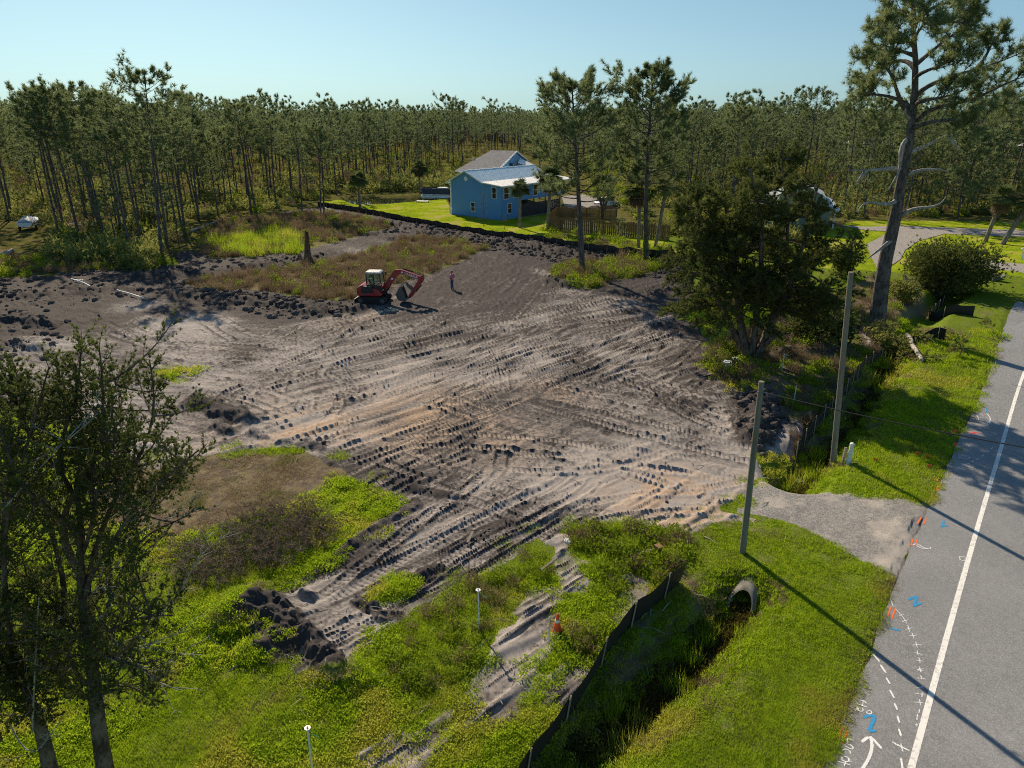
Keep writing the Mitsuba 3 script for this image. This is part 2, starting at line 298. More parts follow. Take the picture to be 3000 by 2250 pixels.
for k in range(150):                                       # older passes between them
    while True:
        x, y = rt.uniform(-45, 22), rt.uniform(19, 85)
        if lotpg.contains(shapely.Point(x, y)): break
    a = math.radians(rt.choice([44, 44, 40, 50, -33, 76] if y < 52 and x > -14 else [-12, -40, 44, 30] if x < -14 else [44, 70, 76, 80, 40])) + rt.gauss(0, 0.13)
    L, c = rt.uniform(6, 20), rt.gauss(0, 0.03)
    TRACKS.append([(x + s * math.cos(a + c * s), y + s * math.sin(a + c * s)) for s in np.linspace(0, L, 6)])
lotk = np.nonzero((dirt > -0.5) & (np.hypot(gx, gy) < 110) & (np.abs(np.arctan2(gx, gy)) < 0.8))[0]
tree = cKDTree(np.stack([gx[lotk], gy[lotk]], 1))
relief, churn, packed = np.zeros(len(gx)), np.zeros(len(gx)), np.zeros(len(gx))
rn = np.random.default_rng(8)
TRACKS = TRACKS[-150:] + TRACKS[:-150]                    # the older passes first, the last ones over them
for k, ln in enumerate(TRACKS):
    old = k < 150
    for side in (-0.78, 0.78):
        c, s = spline(ln, 0.06)
        c = offset_line(c, side)
        t = unit(np.gradient(c, axis=0))
        hit = np.unique(np.concatenate([np.asarray(h, int) for h in tree.query_ball_point(c[::4], 0.6)] or [np.zeros(0, int)]).astype(int))
        if not len(hit): continue
        vk = lotk[hit]
        q = np.stack([gx[vk], gy[vk]], 1)
        _, ni = cKDTree(c).query(q)
        dv = q - c[ni]
        lat = dv[:, 0] * t[ni, 1] - dv[:, 1] * t[ni, 0]
        u = s[ni] + (dv * t[ni]).sum(1)
        wob = (nnoise(u, lat * 0, 0.9, k) - 0.5) * 0.08
        half = 0.22
        a = np.abs(lat + wob)
        inside = 1 - sstep(half - 0.04, half + 0.03, a)
        end = np.minimum(sstep(0, 0.5, s[ni]), sstep(0, 0.5, s[-1] - s[ni]))
        fade = sstep(0.28, 0.5, nnoise(u, lat * 0, 0.25, 40 + k)) * end
        pitch = 0.23
        chev = u + (0.5 * pitch * (lat > 0) if k % 4 == 0 else 0.30 * lat * (-1) ** k)
        ph = np.abs((chev / pitch) % 1.0 - 0.5) * 2
        lug = sstep(0.16, 0.34, ph)
        strength = (0.75 if old else 1.0) * fade
        belt = -0.058 + 0.070 * lug * (0.75 + 0.5 * nnoise(gx[vk], gy[vk], 2.0, 4))
        relief[vk] = relief[vk] * (1 - inside * strength) + belt * inside * strength
        ridge = np.exp(-((a - half - 0.07) / 0.055) ** 2) * fade * (-0.15 + 1.7 * (0.7 * nfbm(u, lat * 0.3, 0.55, 2, 60 + k) + 0.3 * nfbm(u, lat, 3.0, 2, 260 + k))) * (0.65 if old else 1.0) * (1.15 if side > 0 else 0.6)
        relief[vk] = np.maximum(relief[vk], relief[vk] * 0.4 + ridge * 0.12)
        churn[vk] = np.maximum(churn[vk] * (1 - 0.7 * inside * strength), ridge * 0.8)
        churn[vk] = np.maximum(churn[vk], inside * strength * (1 - lug) * 0.35)
        packed[vk] = np.maximum(packed[vk] * (1 - inside), inside * strength * lug)
# clods and crumbs
rn1 = np.zeros(len(gx)); rn2 = np.zeros(len(gx))
kk = np.nonzero((bare > 0.02) & near)[0]
rn1[kk] = nfbm(gx[kk], gy[kk], 4.5, 3, 31)
rn2[kk] = np.abs(nfbm(gx[kk], gy[kk], 1.9, 4, 33) - 0.5) * 2
patch = np.zeros(len(gx)); patch[kk] = nfbm(gx[kk], gy[kk], 0.22, 4, 35)
drag = np.zeros(len(gx)); fine = np.zeros(len(gx)); wsum = np.full(len(kk), 1e-3)
xx, yy = gx[kk], gy[kk]
wsel = (nfbm(xx, yy, 0.16, 2, 36) - 0.5) * 1.6
WAYS = [(44, 0.75 + wsel * 0.4), (76, sstep(50, 66, yy) * sstep(8, -4, xx) * 1.6), (-33, 1.5 * np.exp(-(((xx - 7) / 8) ** 2 + ((yy - 33) / 7) ** 2)) + np.maximum(-wsel, 0) * 0.5), (-12, 1.6 * sstep(-12, -20, xx) * sstep(60, 44, yy)), (-46, 1.5 * np.exp(-(((xx + 26) / 5) ** 2 + ((yy - 55) / 7) ** 2)))]
for q_, (deg, w_) in enumerate(WAYS):                      # the ways in which the machine drove and dragged its bucket
    ca, sa = math.cos(math.radians(deg)), math.sin(math.radians(deg)); w_ = np.maximum(w_, 0) ** 2
    al, ac = xx * ca + yy * sa, -xx * sa + yy * ca
    ac = ac + (nfbm(al * 0.12, ac * 0.12, 1.0, 2, 44 + q_) - 0.5) * 1.6
    drag[kk] += w_ * (0.6 * nfbm(al * 0.16, ac * 1.5, 1.0, 3, 37 + q_) + 0.4 * (1 - np.abs(nfbm(al * 0.22, ac * 2.6, 1.0, 2, 52 + q_) - 0.5) * 2))
    fine[kk] += w_ * (1 - np.abs(nfbm(al * 0.13, ac * 2.6, 1.0, 3, 64 + q_) - 0.5) * 2)
    wsum += w_
drag[kk] /= wsum; fine[kk] /= wsum
scar = sstep(0.90, 0.975, fine) * sstep(0.36, 0.56, nfbm(gx, gy, 0.3, 2, 68))        # thin torn lines
groove = sstep(0.60, 0.78, drag) - 0.4 * sstep(0.45, 0.25, drag)      # low torn ridges and scrapes
bil = lambda f, sd: np.abs(nfbm(xx, yy, f, 2, sd) - 0.5) * 2
lumps = np.zeros(len(gx)); lumps[kk] = 0.55 * bil(1.3, 30) + 0.3 * bil(3.1, 31) + 0.16 * bil(6.5, 32)
muck = np.zeros(len(gx))
for pg, amt in MUCK:
    muck[kk] = np.maximum(muck[kk], amt * sstep(-1.5, 1.5, sdist(pg, xx, yy) + (nfbm(xx, yy, 0.35, 3, 66) - 0.5) * 5))
muck *= 1 - sstep(0.50, 0.62, patch) * 0.75
rough = np.maximum(rough, muck * 0.42 * (0.3 + 1.4 * nfbm(gx, gy, 0.5, 2, 67)) * (bare > 0))
clod = rough * (lumps * 0.62 - 0.12) + (rn1 - 0.5) * (0.03 + 0.10 * rough) + (groove * 0.11 + scar * 0.075) * (1 - 0.7 * rough) * bare
relief *= 1 - 0.7 * rough
edge_lip = np.exp(-((dirt - 0.15) / 0.22) ** 2) * (nfbm(gx, gy, 0.9, 2, 39) - 0.25) * 0.12 * near
lump = np.zeros(len(gx)); kg = np.nonzero(near & (bare < 0.98))[0]
lump[kg] = (nfbm(gx[kg], gy[kg], 1.6, 4, 41) - 0.4) * 0.16 * (1 - bare[kg])
gzv = base + mz + bare * (relief + clod) + np.maximum(edge_lip, 0) + lump
rd = sdist(ROAD, gx, gy)
for pg in (DRIVEWAY_FAR, DRIVEWAY_SIDE):
    rd = np.maximum(rd, sdist(pg, gx, gy))
gzv = np.where(rd > -0.3, np.minimum(gzv, base - 0.03 * sstep(-0.3, -0.02, rd)) , gzv)
gzv = np.where(rd > -0.02, -0.06, gzv)
vert = np.stack([gx, gy, gzv], 1)

# dampness (dark muck) and sand, per vertex: the soil's own make-up
dark = 0.52 + 0.75 * (patch - 0.48) * 2 + (0.52 - drag) * 1.9 + churn * 0.85 + rough * 0.75 + muck * 0.45 + groove * 0.30 + scar * 0.55 - packed * 0.22
far_wet = sstep(34, 62, gy) * 0.24 + sstep(-22, -34, gx) * 0.25
leftwet = sstep(-14, -30, gx) * 0.05
dark = np.clip(dark + far_wet + leftwet, 0, 1.1)
orange = np.zeros(len(gx))
for px, py, rad in [(-3.76,33.87) + (5.0,), (-10.98,33.0) + (4.0,), (7.22,26.02) + (3.0,), (1.97,38.15) + (2.0,), (-12.88,55.44) + (3.,)]:
    orange[kk] = np.maximum(orange[kk], np.exp(-((gx[kk] - px) ** 2 + (gy[kk] - py) ** 2) / rad ** 2))
orange *= sstep(0.40, 0.62, patch + (drag - 0.5) * 0.8) * (1 - sstep(0.4, 0.8, dark))
pale = np.zeros(len(gx))
for px, py, rad in [(-6.79,39.66) + (1.8,), (3.46,30.11) + (1.0,), (6.37,27.62) + (3.0,), (2.72,27.62) + (1.6,), (-31.46,58.41) + (2.5,), (-32.21,46.9) + (2.5,), (-24.95,54.05) + (3.0,), (-10.98,33.0) + (3,), (8.66,25.64) + (4,)]:
    pale[kk] = np.maximum(pale[kk], np.exp(-((gx[kk] - px) ** 2 + (gy[kk] - py) ** 2) / rad ** 2))
dark = np.clip(dark - pale * sstep(0.3, 0.6, patch + 0.15) * 0.8, 0, 1.1)

cent = gx[quad].mean(1), gy[quad].mean(1)
fd = dirt[quad].mean(1)
lawn_v = np.full(len(gx), -9.0)
lawn_v[near] = np.maximum(sdist(YARD, gx[near], gy[near]), sdist(LAWN_R, gx[near], gy[near]))
drv = np.full(len(gx), -9.0); drv[near] = sdist(DRIVE, gx[near], gy[near]) + (nfbm(gx[near], gy[near], 1.1, 3, 51) - 0.5) * 1.3
fl, fdr = lawn_v[quad].mean(1), drv[quad].mean(1)
cls = np.where(fdr > 0, 3, np.where(fl > 0, 2, np.where(fd > 0, 1, 0)))
rc = np.hypot(*cent)
wood = (rc > 100) | ((cent[0] < -33) & (cent[1] > 66))
cls = np.where((cls == 0) & wood, 4, cls)
cls = np.where((cls == 0) & (rc > 260), 4, cls)

# how dry and how bare the vegetated ground is
dry = np.full(len(gx), 0.25)
kn = np.nonzero(near)[0]
for pg, amt in ((DRY, 1.2), (DRY_R, 0.75), (WEEDS[0], 0.7), (WEEDS[1], 0.8), (WEEDS[2], 0.6), (BROWN_DITCH, 0.9), (CEDAR_YARD, 0.8), (BANKS[0], 0.7), (BANKS[1], 0.5)):
    dry[kn] = np.maximum(dry[kn], amt * sstep(-0.8, 0.6, sdist(pg, gx[kn], gy[kn])))
dry[kn] = np.clip(dry[kn] + (nfbm(gx[kn], gy[kn], 0.5, 3, 55) - 0.5) * 0.9, 0, 1)
thin = np.clip(0.5 + dirt * 0.25, 0, 1)
for pg, amt in ((DRY, 0.62), (BANKS[0], 0.7), (BANKS[1], 0.5), (CEDAR_YARD, 0.66)): thin[kn] = np.maximum(thin[kn], amt * sstep(-0.8, 0.6, sdist(pg, gx[kn], gy[kn])))

def submesh(c, u, v):
    q = quad[cls == c]
    ids, inv = np.unique(q, return_inverse=True)
    f = inv.reshape(-1, 4)[:, ::-1]
    return (vert[ids], f), np.stack([u[ids], v[ids]], 1)

def soil_color(p, n, uv):
    f1 = fbm(p.x * 9, p.y * 9, p.z * 9, 3)
    f2 = noise(p.x * 38, p.y * 38, p.z * 38)
    f3 = fbm(p.x * 0.7, p.y * 0.7, 4.0, 3)
    d = dr.clip(uv.x + (f1 - 0.5) * 0.7 + (f2 - 0.5) * 0.25, 0, 1)
    sand = mix((0.37, 0.335, 0.312), (0.275, 0.258, 0.252), f3)
    sand = mix(sand, (0.47, 0.31, 0.185), dr.clip(uv.y * 0.75, 0, 1))
    return mix(sand, (0.052, 0.046, 0.046), smoothstep(0.05, 1.0, d))
scene['soil'] = {'type': 'twosided', 'b': {'type': 'principled', 'base_color': proc(soil_color), 'roughness': 0.85, 'specular': 0.08}}

def turf_color(p, n, uv):
    f1 = fbm(p.x * 5, p.y * 5, p.z * 5, 3)
    f2 = noise(p.x * 30, p.y * 30, p.z * 30)
    d = dr.clip(uv.x + (f1 - 0.5) * 0.8 + (f2 - 0.5) * 0.4, 0, 1)
    green = mix((0.07, 0.12, 0.012), (0.17, 0.23, 0.024), f2)
    straw = mix((0.16, 0.125, 0.075), (0.24, 0.20, 0.13), f2)
    c = mix(green, straw, smoothstep(0.25, 0.8, d))
    return mix(c, mix((0.075, 0.06, 0.048), (0.17, 0.14, 0.115), f2), smoothstep(0.45, 0.8, uv.y + (f1 - 0.5) * 0.8))
scene['turf'] = {'type': 'twosided', 'b': {'type': 'diffuse', 'reflectance': proc(turf_color)}}

def lawn_color(p, n, uv):
    f1 = fbm(p.x * 0.6, p.y * 0.6, 2.0, 3)
    f2 = fbm(p.x * 11, p.y * 11, 5.0, 2)
    c = mix((0.16, 0.25, 0.012), (0.33, 0.37, 0.025), smoothstep(0.25, 0.75, f1 * 0.6 + f2 * 0.4))
    return mix(c, (0.34, 0.32, 0.10), smoothstep(0.58, 0.8, f1))
scene['lawn_turf'] = {'type': 'twosided', 'b': {'type': 'diffuse', 'reflectance': proc(lawn_color)}}

def floor_color(p, n, uv):
    f1 = fbm(p.x * 0.25, p.y * 0.25, 3.0, 4)
    f2 = fbm(p.x * 2.2, p.y * 2.2, 8.0, 3)
    c = mix((0.055, 0.075, 0.018), (0.13, 0.13, 0.035), f1)
    return mix(c, (0.17, 0.13, 0.07), smoothstep(0.45, 0.75, f2))
scene['wood_floor'] = {'type': 'twosided', 'b': {'type': 'diffuse', 'reflectance': proc(floor_color)}}

def gravel_color(p, n, uv):
    f1 = fbm(p.x * 1.2, p.y * 1.2, 3.0, 4)
    d1, d2, r = voronoi(p.x * 22, p.y * 22)
    c = mix((0.19, 0.185, 0.18), (0.37, 0.36, 0.35), r)
    c = mix(c, (0.42, 0.39, 0.36), smoothstep(0.48, 0.72, f1))
    return c * (0.6 + 0.4 * smoothstep(0.0, 0.2, d2 - d1))
scene['gravel'] = {'type': 'twosided', 'b': {'type': 'diffuse', 'reflectance': proc(gravel_color)}}

m, uv = submesh(1, dark, orange); structure('dirt_lot', m, 'soil', smooth=True, uv=uv, label='bare graded earth crossed by belt tracks', cat='ground')
m, uv = submesh(0, dry, thin); structure('grass_ground', m, 'turf', smooth=True, uv=uv, label='weedy ground round the cleared lot', cat='ground')
m, uv = submesh(2, dry, thin); structure('lawn', m, 'lawn_turf', smooth=True, uv=uv, label='mown yellow-green lawns of the neighbouring houses', cat='lawn')
m, uv = submesh(3, dry, thin); structure('gravel_driveway', m, 'gravel', smooth=True, uv=uv, label='grey gravel apron between the road and the lot', cat='driveway')
m, uv = submesh(4, dry, thin); structure('forest_floor', m, 'wood_floor', smooth=True, uv=uv, label='shrubby floor of the pine woods', cat='ground')

# ---------------------------------------------------------------- road
def ribbon(a, b, z, n=1):
    a, b = np.asarray(a), np.asarray(b)
    v = np.vstack([np.c_[a, np.full(len(a), z)], np.c_[b, np.full(len(b), z)]])
    k = np.arange(len(a) - 1); m = len(a)
    f = np.vstack([np.stack([k, k + m, k + 1], 1), np.stack([k + 1, k + m, k + m + 1], 1)])
    v0, v1, v2 = v[f[:, 0]], v[f[:, 1]], v[f[:, 2]]
    up = np.cross(v1 - v0, v2 - v0)[:, 2] > 0
    f[~up] = f[~up][:, ::-1]
    return v, f

def asphalt_color(p, n, uv):
    d1, d2, r = voronoi(p.x * 42, p.y * 42)
    f1 = fbm(p.x * 0.5, p.y * 0.5, 1.0, 4)
    f2 = fbm(p.x * 7, p.y * 7, 1.0, 3)
    g = 0.185 + 0.12 * r * r + 0.06 * (f1 - 0.5) + 0.05 * (f2 - 0.5)
    return mi.Color3f(g * 0.985, g, g * 1.025)
scene['asphalt'] = {'type': 'twosided', 'b': {'type': 'principled', 'base_color': proc(asphalt_color), 'roughness': 0.62, 'specular': 0.4}}
rl = np.asarray(ROAD_L)
jag = (nfbm(rl[:, 0], rl[:, 1], 1.3, 4, 61) - 0.5) * 0.28
rl2 = offset_line(rl, jag)
mroad = trimesh.creation.triangulate_polygon(shapely.Polygon(np.vstack([rl2, ROAD_R[::-1]])).buffer(0), engine='earcut')
structure('road', (np.c_[mroad[0], np.zeros(len(mroad[0])) + 0.006], np.asarray(mroad[1])), 'asphalt', label='grey asphalt road with a white edge line', cat='road')
def paint_color(p, n, uv):
    f = fbm(p.x * 14, p.y * 14, 0.0, 3)
    return mix((0.80, 0.80, 0.78), (0.55, 0.55, 0.54), smoothstep(0.52, 0.8, f))
scene['road_paint'] = {'type': 'twosided', 'b': {'type': 'diffuse', 'reflectance': proc(paint_color)}}
part('road', 'edge_line', ribbon(offset_line(LINE_C, -0.075), offset_line(LINE_C, 0.085), 0.012), 'road_paint', label='white edge line along the asphalt')
def flat(poly, z):
    v, f = trimesh.creation.triangulate_polygon(shapely.Polygon(poly).buffer(0), engine='earcut')
    return np.c_[v, np.full(len(v), z)], np.asarray(f)
def drive_color(p, n, uv):
    f = fbm(p.x * 3, p.y * 3, 0.0, 4)
    return mix((0.26, 0.25, 0.24), (0.36, 0.34, 0.32), f)
scene['pale_drive'] = {'type': 'twosided', 'b': {'type': 'diffuse', 'reflectance': proc(drive_color)}}
structure('far_driveway', flat(DRIVEWAY_FAR, 0.0), 'pale_drive', label='curving pale driveway beyond the round shrub', cat='driveway')
structure('house_driveway', flat([(9.81,144.9),(14.64,148.42),(17.39,141.53),(19.87,130.85),(16.98,121.61),(10.09,118.02),(9.17,124.12)], 0.03), 'pale_drive', label='pale gravel drive beside the blue house', cat='driveway')
structure('side_driveway', flat(DRIVEWAY_SIDE, 0.004), 'pale_drive', label='pale driveway joining the road at the right', cat='driveway')
def water_bsdf():
    scene['water'] = {'type': 'twosided', 'b': {'type': 'principled', 'base_color': rgb(0.015, 0.017, 0.012), 'roughness': 0.03, 'specular': 0.6}}
water_bsdf()
structure('pond', flat(POND, -0.32), 'water', label='small dark pond beside the lawn', cat='water')

# ================================================================ VEGETATION
def leaf_bsdf(key, fn, trans=0.9, rough=0.55, spec=0.35):
    scene[key] = {'type': 'principledthin', 'base_color': proc(fn), 'roughness': rough, 'diff_trans': trans, 'eta': 1.4, 'spec_trans': 0.0}

def hue(lo, hi, fine=4.0, wide=0.12, amount=0.6):
    def fn(p, n, uv):
        a = noise(p.x * wide, p.y * wide, p.z * wide * 0.7)
        b = noise(p.x * fine, p.y * fine, p.z * fine)
        return mix(lo, hi, dr.clip(a * amount + b * (1 - amount), 0, 1))
    return fn
leaf_bsdf('pine_needles', hue((0.115, 0.165, 0.070), (0.34, 0.39, 0.18)), 0.85)
leaf_bsdf('far_needles', hue((0.12, 0.175, 0.085), (0.33, 0.385, 0.19), 1.5, 0.05), 0.8)
leaf_bsdf('cedar_leaves', hue((0.060, 0.082, 0.028), (0.205, 0.235, 0.070), 2.5, 0.5), 0.7)
leaf_bsdf('bright_leaves', hue((0.14, 0.22, 0.015), (0.36, 0.42, 0.035), 5.0, 0.4), 1.0)
leaf_bsdf('shrub_leaves', hue((0.10, 0.13, 0.035), (0.36, 0.37, 0.11), 1.2, 0.25), 0.9)
leaf_bsdf('palm_leaves', hue((0.06, 0.09, 0.03), (0.20, 0.24, 0.11), 3.0, 0.4), 0.7, 0.35)
leaf_bsdf('dead_leaves', hue((0.14, 0.10, 0.06), (0.30, 0.235, 0.15), 5.0, 0.6), 0.7)
def grass_fn(p, n, uv):
    a = fbm(p.x * 0.55, p.y * 0.55, 1.0, 3)
    b = noise(p.x * 8, p.y * 8, p.z * 8)
    c = mix((0.16, 0.285, 0.012), (0.50, 0.62, 0.04), dr.clip(b * 0.75 + a * 0.35, 0, 1))
    return mix(c, (0.50, 0.46, 0.09), smoothstep(0.55, 0.75, a) * 0.65)
leaf_bsdf('grass_leaves', grass_fn, 1.0)
leaf_bsdf('weed_leaves', hue((0.085, 0.155, 0.012), (0.36, 0.45, 0.035), 9.0, 0.5, 0.35), 0.9)
def straw_fn(p, n, uv):
    a = fbm(p.x * 0.5, p.y * 0.5, 7.0, 3)
    b = noise(p.x * 9, p.y * 9, p.z * 9)
    c = mix((0.20, 0.155, 0.09), (0.40, 0.33, 0.21), b)
    return mix(c, (0.17, 0.21, 0.04), smoothstep(0.5, 0.7, a) * 0.7)
leaf_bsdf('straw_leaves', straw_fn, 0.8)

def bark_color(lo, hi):
    def fn(p, n, uv):
        a = fbm(p.x * 7, p.y * 7, p.z * 2.2, 3)
        b = fbm(p.x * 25, p.y * 25, p.z * 9, 2)
        return mix(lo, hi, smoothstep(0.3, 0.7, a * 0.6 + b * 0.4))
    return fn
for key, lo, hi in (('pine_bark', (0.065, 0.060, 0.058), (0.20, 0.175, 0.16)), ('cedar_bark', (0.065, 0.052, 0.042), (0.20, 0.165, 0.135)), ('dead_wood', (0.25, 0.235, 0.215), (0.50, 0.475, 0.44))):
    scene[key] = {'type': 'twosided', 'b': {'type': 'diffuse', 'reflectance': proc(bark_color(lo, hi))}}

def blades(P, D, n, length, width, spread, rng, gap=0.0):
    """n thin triangles round every point P, about the direction D"""
    m = len(P)
    P = np.repeat(np.asarray(P, float), n, 0); D = np.repeat(unit(D), n, 0)
    d = unit(D + spread * rng.normal(size=(m * n, 3)))
    s = unit(np.cross(d, rng.normal(size=(m * n, 3))))
    L = length * rng.uniform(0.6, 1.15, (m * n, 1)); w = width * rng.uniform(0.7, 1.2, (m * n, 1)) * 0.5
    b = P + d * gap
    v = np.stack([b - s * w, b + s * w, b + d * L], 1).reshape(-1, 3)
    return v, np.arange(m * n * 3).reshape(-1, 3)

def leaves4(P, D, n, length, width, spread, rng):
    """n pointed quads (two triangles) round every point P"""
    m = len(P)
    P = np.repeat(np.asarray(P, float), n, 0); D = np.repeat(unit(D), n, 0)
    d = unit(D + spread * rng.normal(size=(m * n, 3)))
    s = unit(np.cross(d, rng.normal(size=(m * n, 3))))
    L = length * rng.uniform(0.6, 1.15, (m * n, 1)); w = width * rng.uniform(0.7, 1.2, (m * n, 1)) * 0.5
    v = np.stack([P, P + d * L * 0.45 - s * w, P + d * L, P + d * L * 0.45 + s * w], 1).reshape(-1, 3)
    k = np.arange(m * n)[:, None] * 4
    return v, np.vstack([k + [0, 1, 2], k + [0, 2, 3]])

class Tree:
    def __init__(self, seed, sides=5):
        self.rng = np.random.default_rng(seed); self.wood, self.P, self.D, self.sides = [], [], [], sides
    def limb(self, pts, r0, r1, sides=None, taper=1.0):
        c = np.asarray(pts, float)
        if len(c) > 2: c = spline(c, max(0.25, np.linalg.norm(c[-1] - c[0]) / 14))[0]
        t = np.linspace(0, 1, len(c))
        self.wood.append(tube(c, r0 + (r1 - r0) * t ** taper, sides or self.sides))
        return c
    def twigs(self, c, n, lo, L, up, r, clump=3, out=None, sub=1, jit=0.7, hi=1.0):
        """side shoots along the limb c, ending in clumps"""
        rng = self.rng
        for k in range(n):
            t = lo + (hi - lo) * rng.random() ** 0.8
            x = t * (len(c) - 1); i = min(int(x), len(c) - 2)
            p = c[i] + (c[i + 1] - c[i]) * (x - i)
            d = unit(c[i + 1] - c[i])
            side = rng.normal(size=3); side -= d * (side @ d); side = unit(side)
            dirn = unit(d * 0.6 + side * jit + [0, 0, up] + (0 if out is None else np.asarray(out) * 0.4))
            l = L * rng.uniform(0.5, 1.2) * (1.15 - 0.6 * t)
            q1 = p + dirn * l * 0.55; dirn2 = unit(dirn + [0, 0, up * 0.6] + rng.normal(size=3) * 0.2); q2 = q1 + dirn2 * l * 0.45
            if r > 0: self.wood.append(tube([p, q1, q2], [r, r * 0.7, r * 0.3], 3, cap=False))
            for a in np.linspace(1, 0.35, clump):
                self.P.append(p + (q1 - p) * min(1, a / 0.55) + (q2 - q1) * max(0, (a - 0.55) / 0.45) + rng.normal(size=3) * 0.05 * l)
                self.D.append(dirn2)
            if sub and l > 0.7:
                self.twigs(np.array([p, q1, q2]), sub, 0.3, L * 0.5, up, r * 0.5, max(1, clump - 1), out, 0, jit)
    def add(self, P, D):
        self.P.append(P); self.D.append(D)
    def woodmesh(self): return join(self.wood)

def pine(seed, h, r0, c0, spread, nb, sub, needles, nl, nw, lean=(0, 0), sides=6, clump=2, flat=0.35, stubs=0):
    t = Tree(seed, sides); rng = t.rng
    k = np.linspace(0, 1, 9)
    bend = rng.normal(size=2) * 0.012 * h
    tr = np.stack([lean[0] * k + bend[0] * np.sin(k * PI), lean[1] * k + bend[1] * np.sin(k * PI), k * h], 1)
    tc = t.limb(tr, r0, r0 * 0.16, sides)
    az = rng.random() * 6.28
    for b in range(nb):
        f = (b + rng.random() * 0.8) / nb
        z = c0 + (0.995 - c0) * f ** 0.85
        az += 2.4 + rng.normal() * 0.4
        x = z * (len(tc) - 1); i = min(int(x), len(tc) - 2); p = tc[i] + (tc[i + 1] - tc[i]) * (x - i)
        L = spread * (0.45 + 0.75 * math.sin(PI * min(1, 0.18 + 0.82 * f))) * rng.uniform(0.55, 1.15) * (1 if f < 0.85 else 0.75)
        e0 = 0.05 + flat * f + rng.normal() * 0.15
        o = np.array([math.cos(az), math.sin(az), 0])
        pts = [p, p + o * L * 0.4 * math.cos(e0) + [0, 0, L * 0.4 * math.sin(e0)], p + o * L * 0.75 + [0, 0, L * (0.8 * math.sin(e0) + 0.10)], p + o * L + [0, 0, L * (math.sin(e0) + 0.28)]]
        c = t.limb(pts, max(0.02, r0 * 0.20 * (1.1 - f * 0.6)), 0.01, max(3, sides - 2))
        t.twigs(c, sub, 0.35, L * 0.42, 0.35, 0.012 * h / 18, clump, o, 0)
        t.add(c[-1], unit(c[-1] - c[-2]))
    for b in range(stubs):
        z = rng.uniform(0.3, c0); a = rng.random() * 6.28
        i = int(z * (len(tc) - 1)); o = np.array([math.cos(a), math.sin(a), rng.uniform(-0.2, 0.3)])
        t.wood.append(tube([tc[i], tc[i] + o * rng.uniform(0.4, 1.6)], [0.035, 0.012], 3))
    P, D = np.array(t.P), np.array(t.D)
    return t.woodmesh(), blades(P, D + [0, 0, 0.25], needles, nl, nw, 0.75, rng)

def group(name, **children):
    scene[name] = {'type': 'shapegroup', **children}
def ref_ply(mesh, bsdf, **kw): return mikit.ply(mesh, bsdf, **kw)
def inst(key, grp, x, y, z, s=1.0, rz=0.0, sz=None, tilt=0.0, taz=0.0):
    m = T().translate([x, y, z])
    if tilt: m = m @ T().rotate([math.cos(taz), math.sin(taz), 0], math.degrees(tilt))
    m = m @ T().rotate([0, 0, 1], math.degrees(rz)) @ T().scale([s, s, s if sz is None else sz])
    scene[key] = {'type': 'instance', 'g': {'type': 'ref', 'id': grp}, 'to_world': m}

# ---------------------------------------------------------------- forest pines (18 m prototypes)
NEAR = []
for k in range(7):
    w, c = pine(100 + k, 18, 0.19 + 0.02 * (k % 3), [0.60, 0.66, 0.56, 0.7, 0.63, 0.68, 0.52][k], [3.2, 2.7, 3.6, 2.5, 3.0, 3.4, 2.9][k], 36, 8, 12, 0.46, 0.075, lean=(0.5 * math.sin(k), 0.4 * math.cos(k)), sides=6, clump=3, stubs=7)
    group(f'g_near_pine_{k}', trunk=ref_ply(w, 'pine_bark', smooth=True), crown=ref_ply(c, 'pine_needles')); NEAR.append(f'g_near_pine_{k}')
MID = []
for k in range(5):
    w, c = pine(200 + k, 18, 0.2, [0.44, 0.5, 0.40, 0.55, 0.47][k], [3.3, 2.9, 3.8, 2.7, 3.2][k], 20, 5, 7, 0.66, 0.15, lean=(0.3 * math.sin(k), 0), sides=3, clump=3)
    group(f'g_mid_pine_{k}', trunk=ref_ply(w, 'pine_bark', smooth=True), crown=ref_ply(c, 'far_needles')); MID.append(f'g_mid_pine_{k}')
YOUNG = []
for k in range(3):
    w, c = pine(300 + k, 8, 0.09, 0.10, 2.1, 30, 5, 14, 0.42, 0.085, sides=4, clump=2, flat=0.7)
    group(f'g_young_pine_{k}', trunk=ref_ply(w, 'pine_bark', smooth=True), crown=ref_ply(c, 'pine_needles')); YOUNG.append(f'g_young_pine_{k}')
STAND = []
for k in range(3):                                     # a 40 m square of far woods
    rng = np.random.default_rng(400 + k); ms = []; ws = []
    for q in range(34):
        x, y, h = rng.uniform(-20, 20), rng.uniform(-20, 20), rng.uniform(12, 17.5) * (1.12 if rng.random() < 0.12 else 1)
        n = 16
        a = rng.random(n) * 6.28; rr_ = np.sqrt(rng.random(n)) * 2.6; zz = h * (1 - 0.36 * rng.random(n) ** 1.2)
        rr_ *= np.clip((h - zz) / 2.5 + 0.25, 0, 1)
        P = np.stack([x + rr_ * np.cos(a), y + rr_ * np.sin(a), zz - 0.6], 1)
        ms.append(blades(P, np.stack([np.cos(a) * 0.5, np.sin(a) * 0.5, np.full(n, 0.8)], 1), 7, 1.3, 0.42, 0.7, rng))
        ws.append(tube([[x, y, 0], [x, y, h * 0.9]], [0.2, 0.08], 3, cap=False))
    group(f'g_stand_{k}', trunk=ref_ply(join(ws), 'pine_bark'), crown=ref_ply(join(ms), 'far_needles')); STAND.append(f'g_stand_{k}')

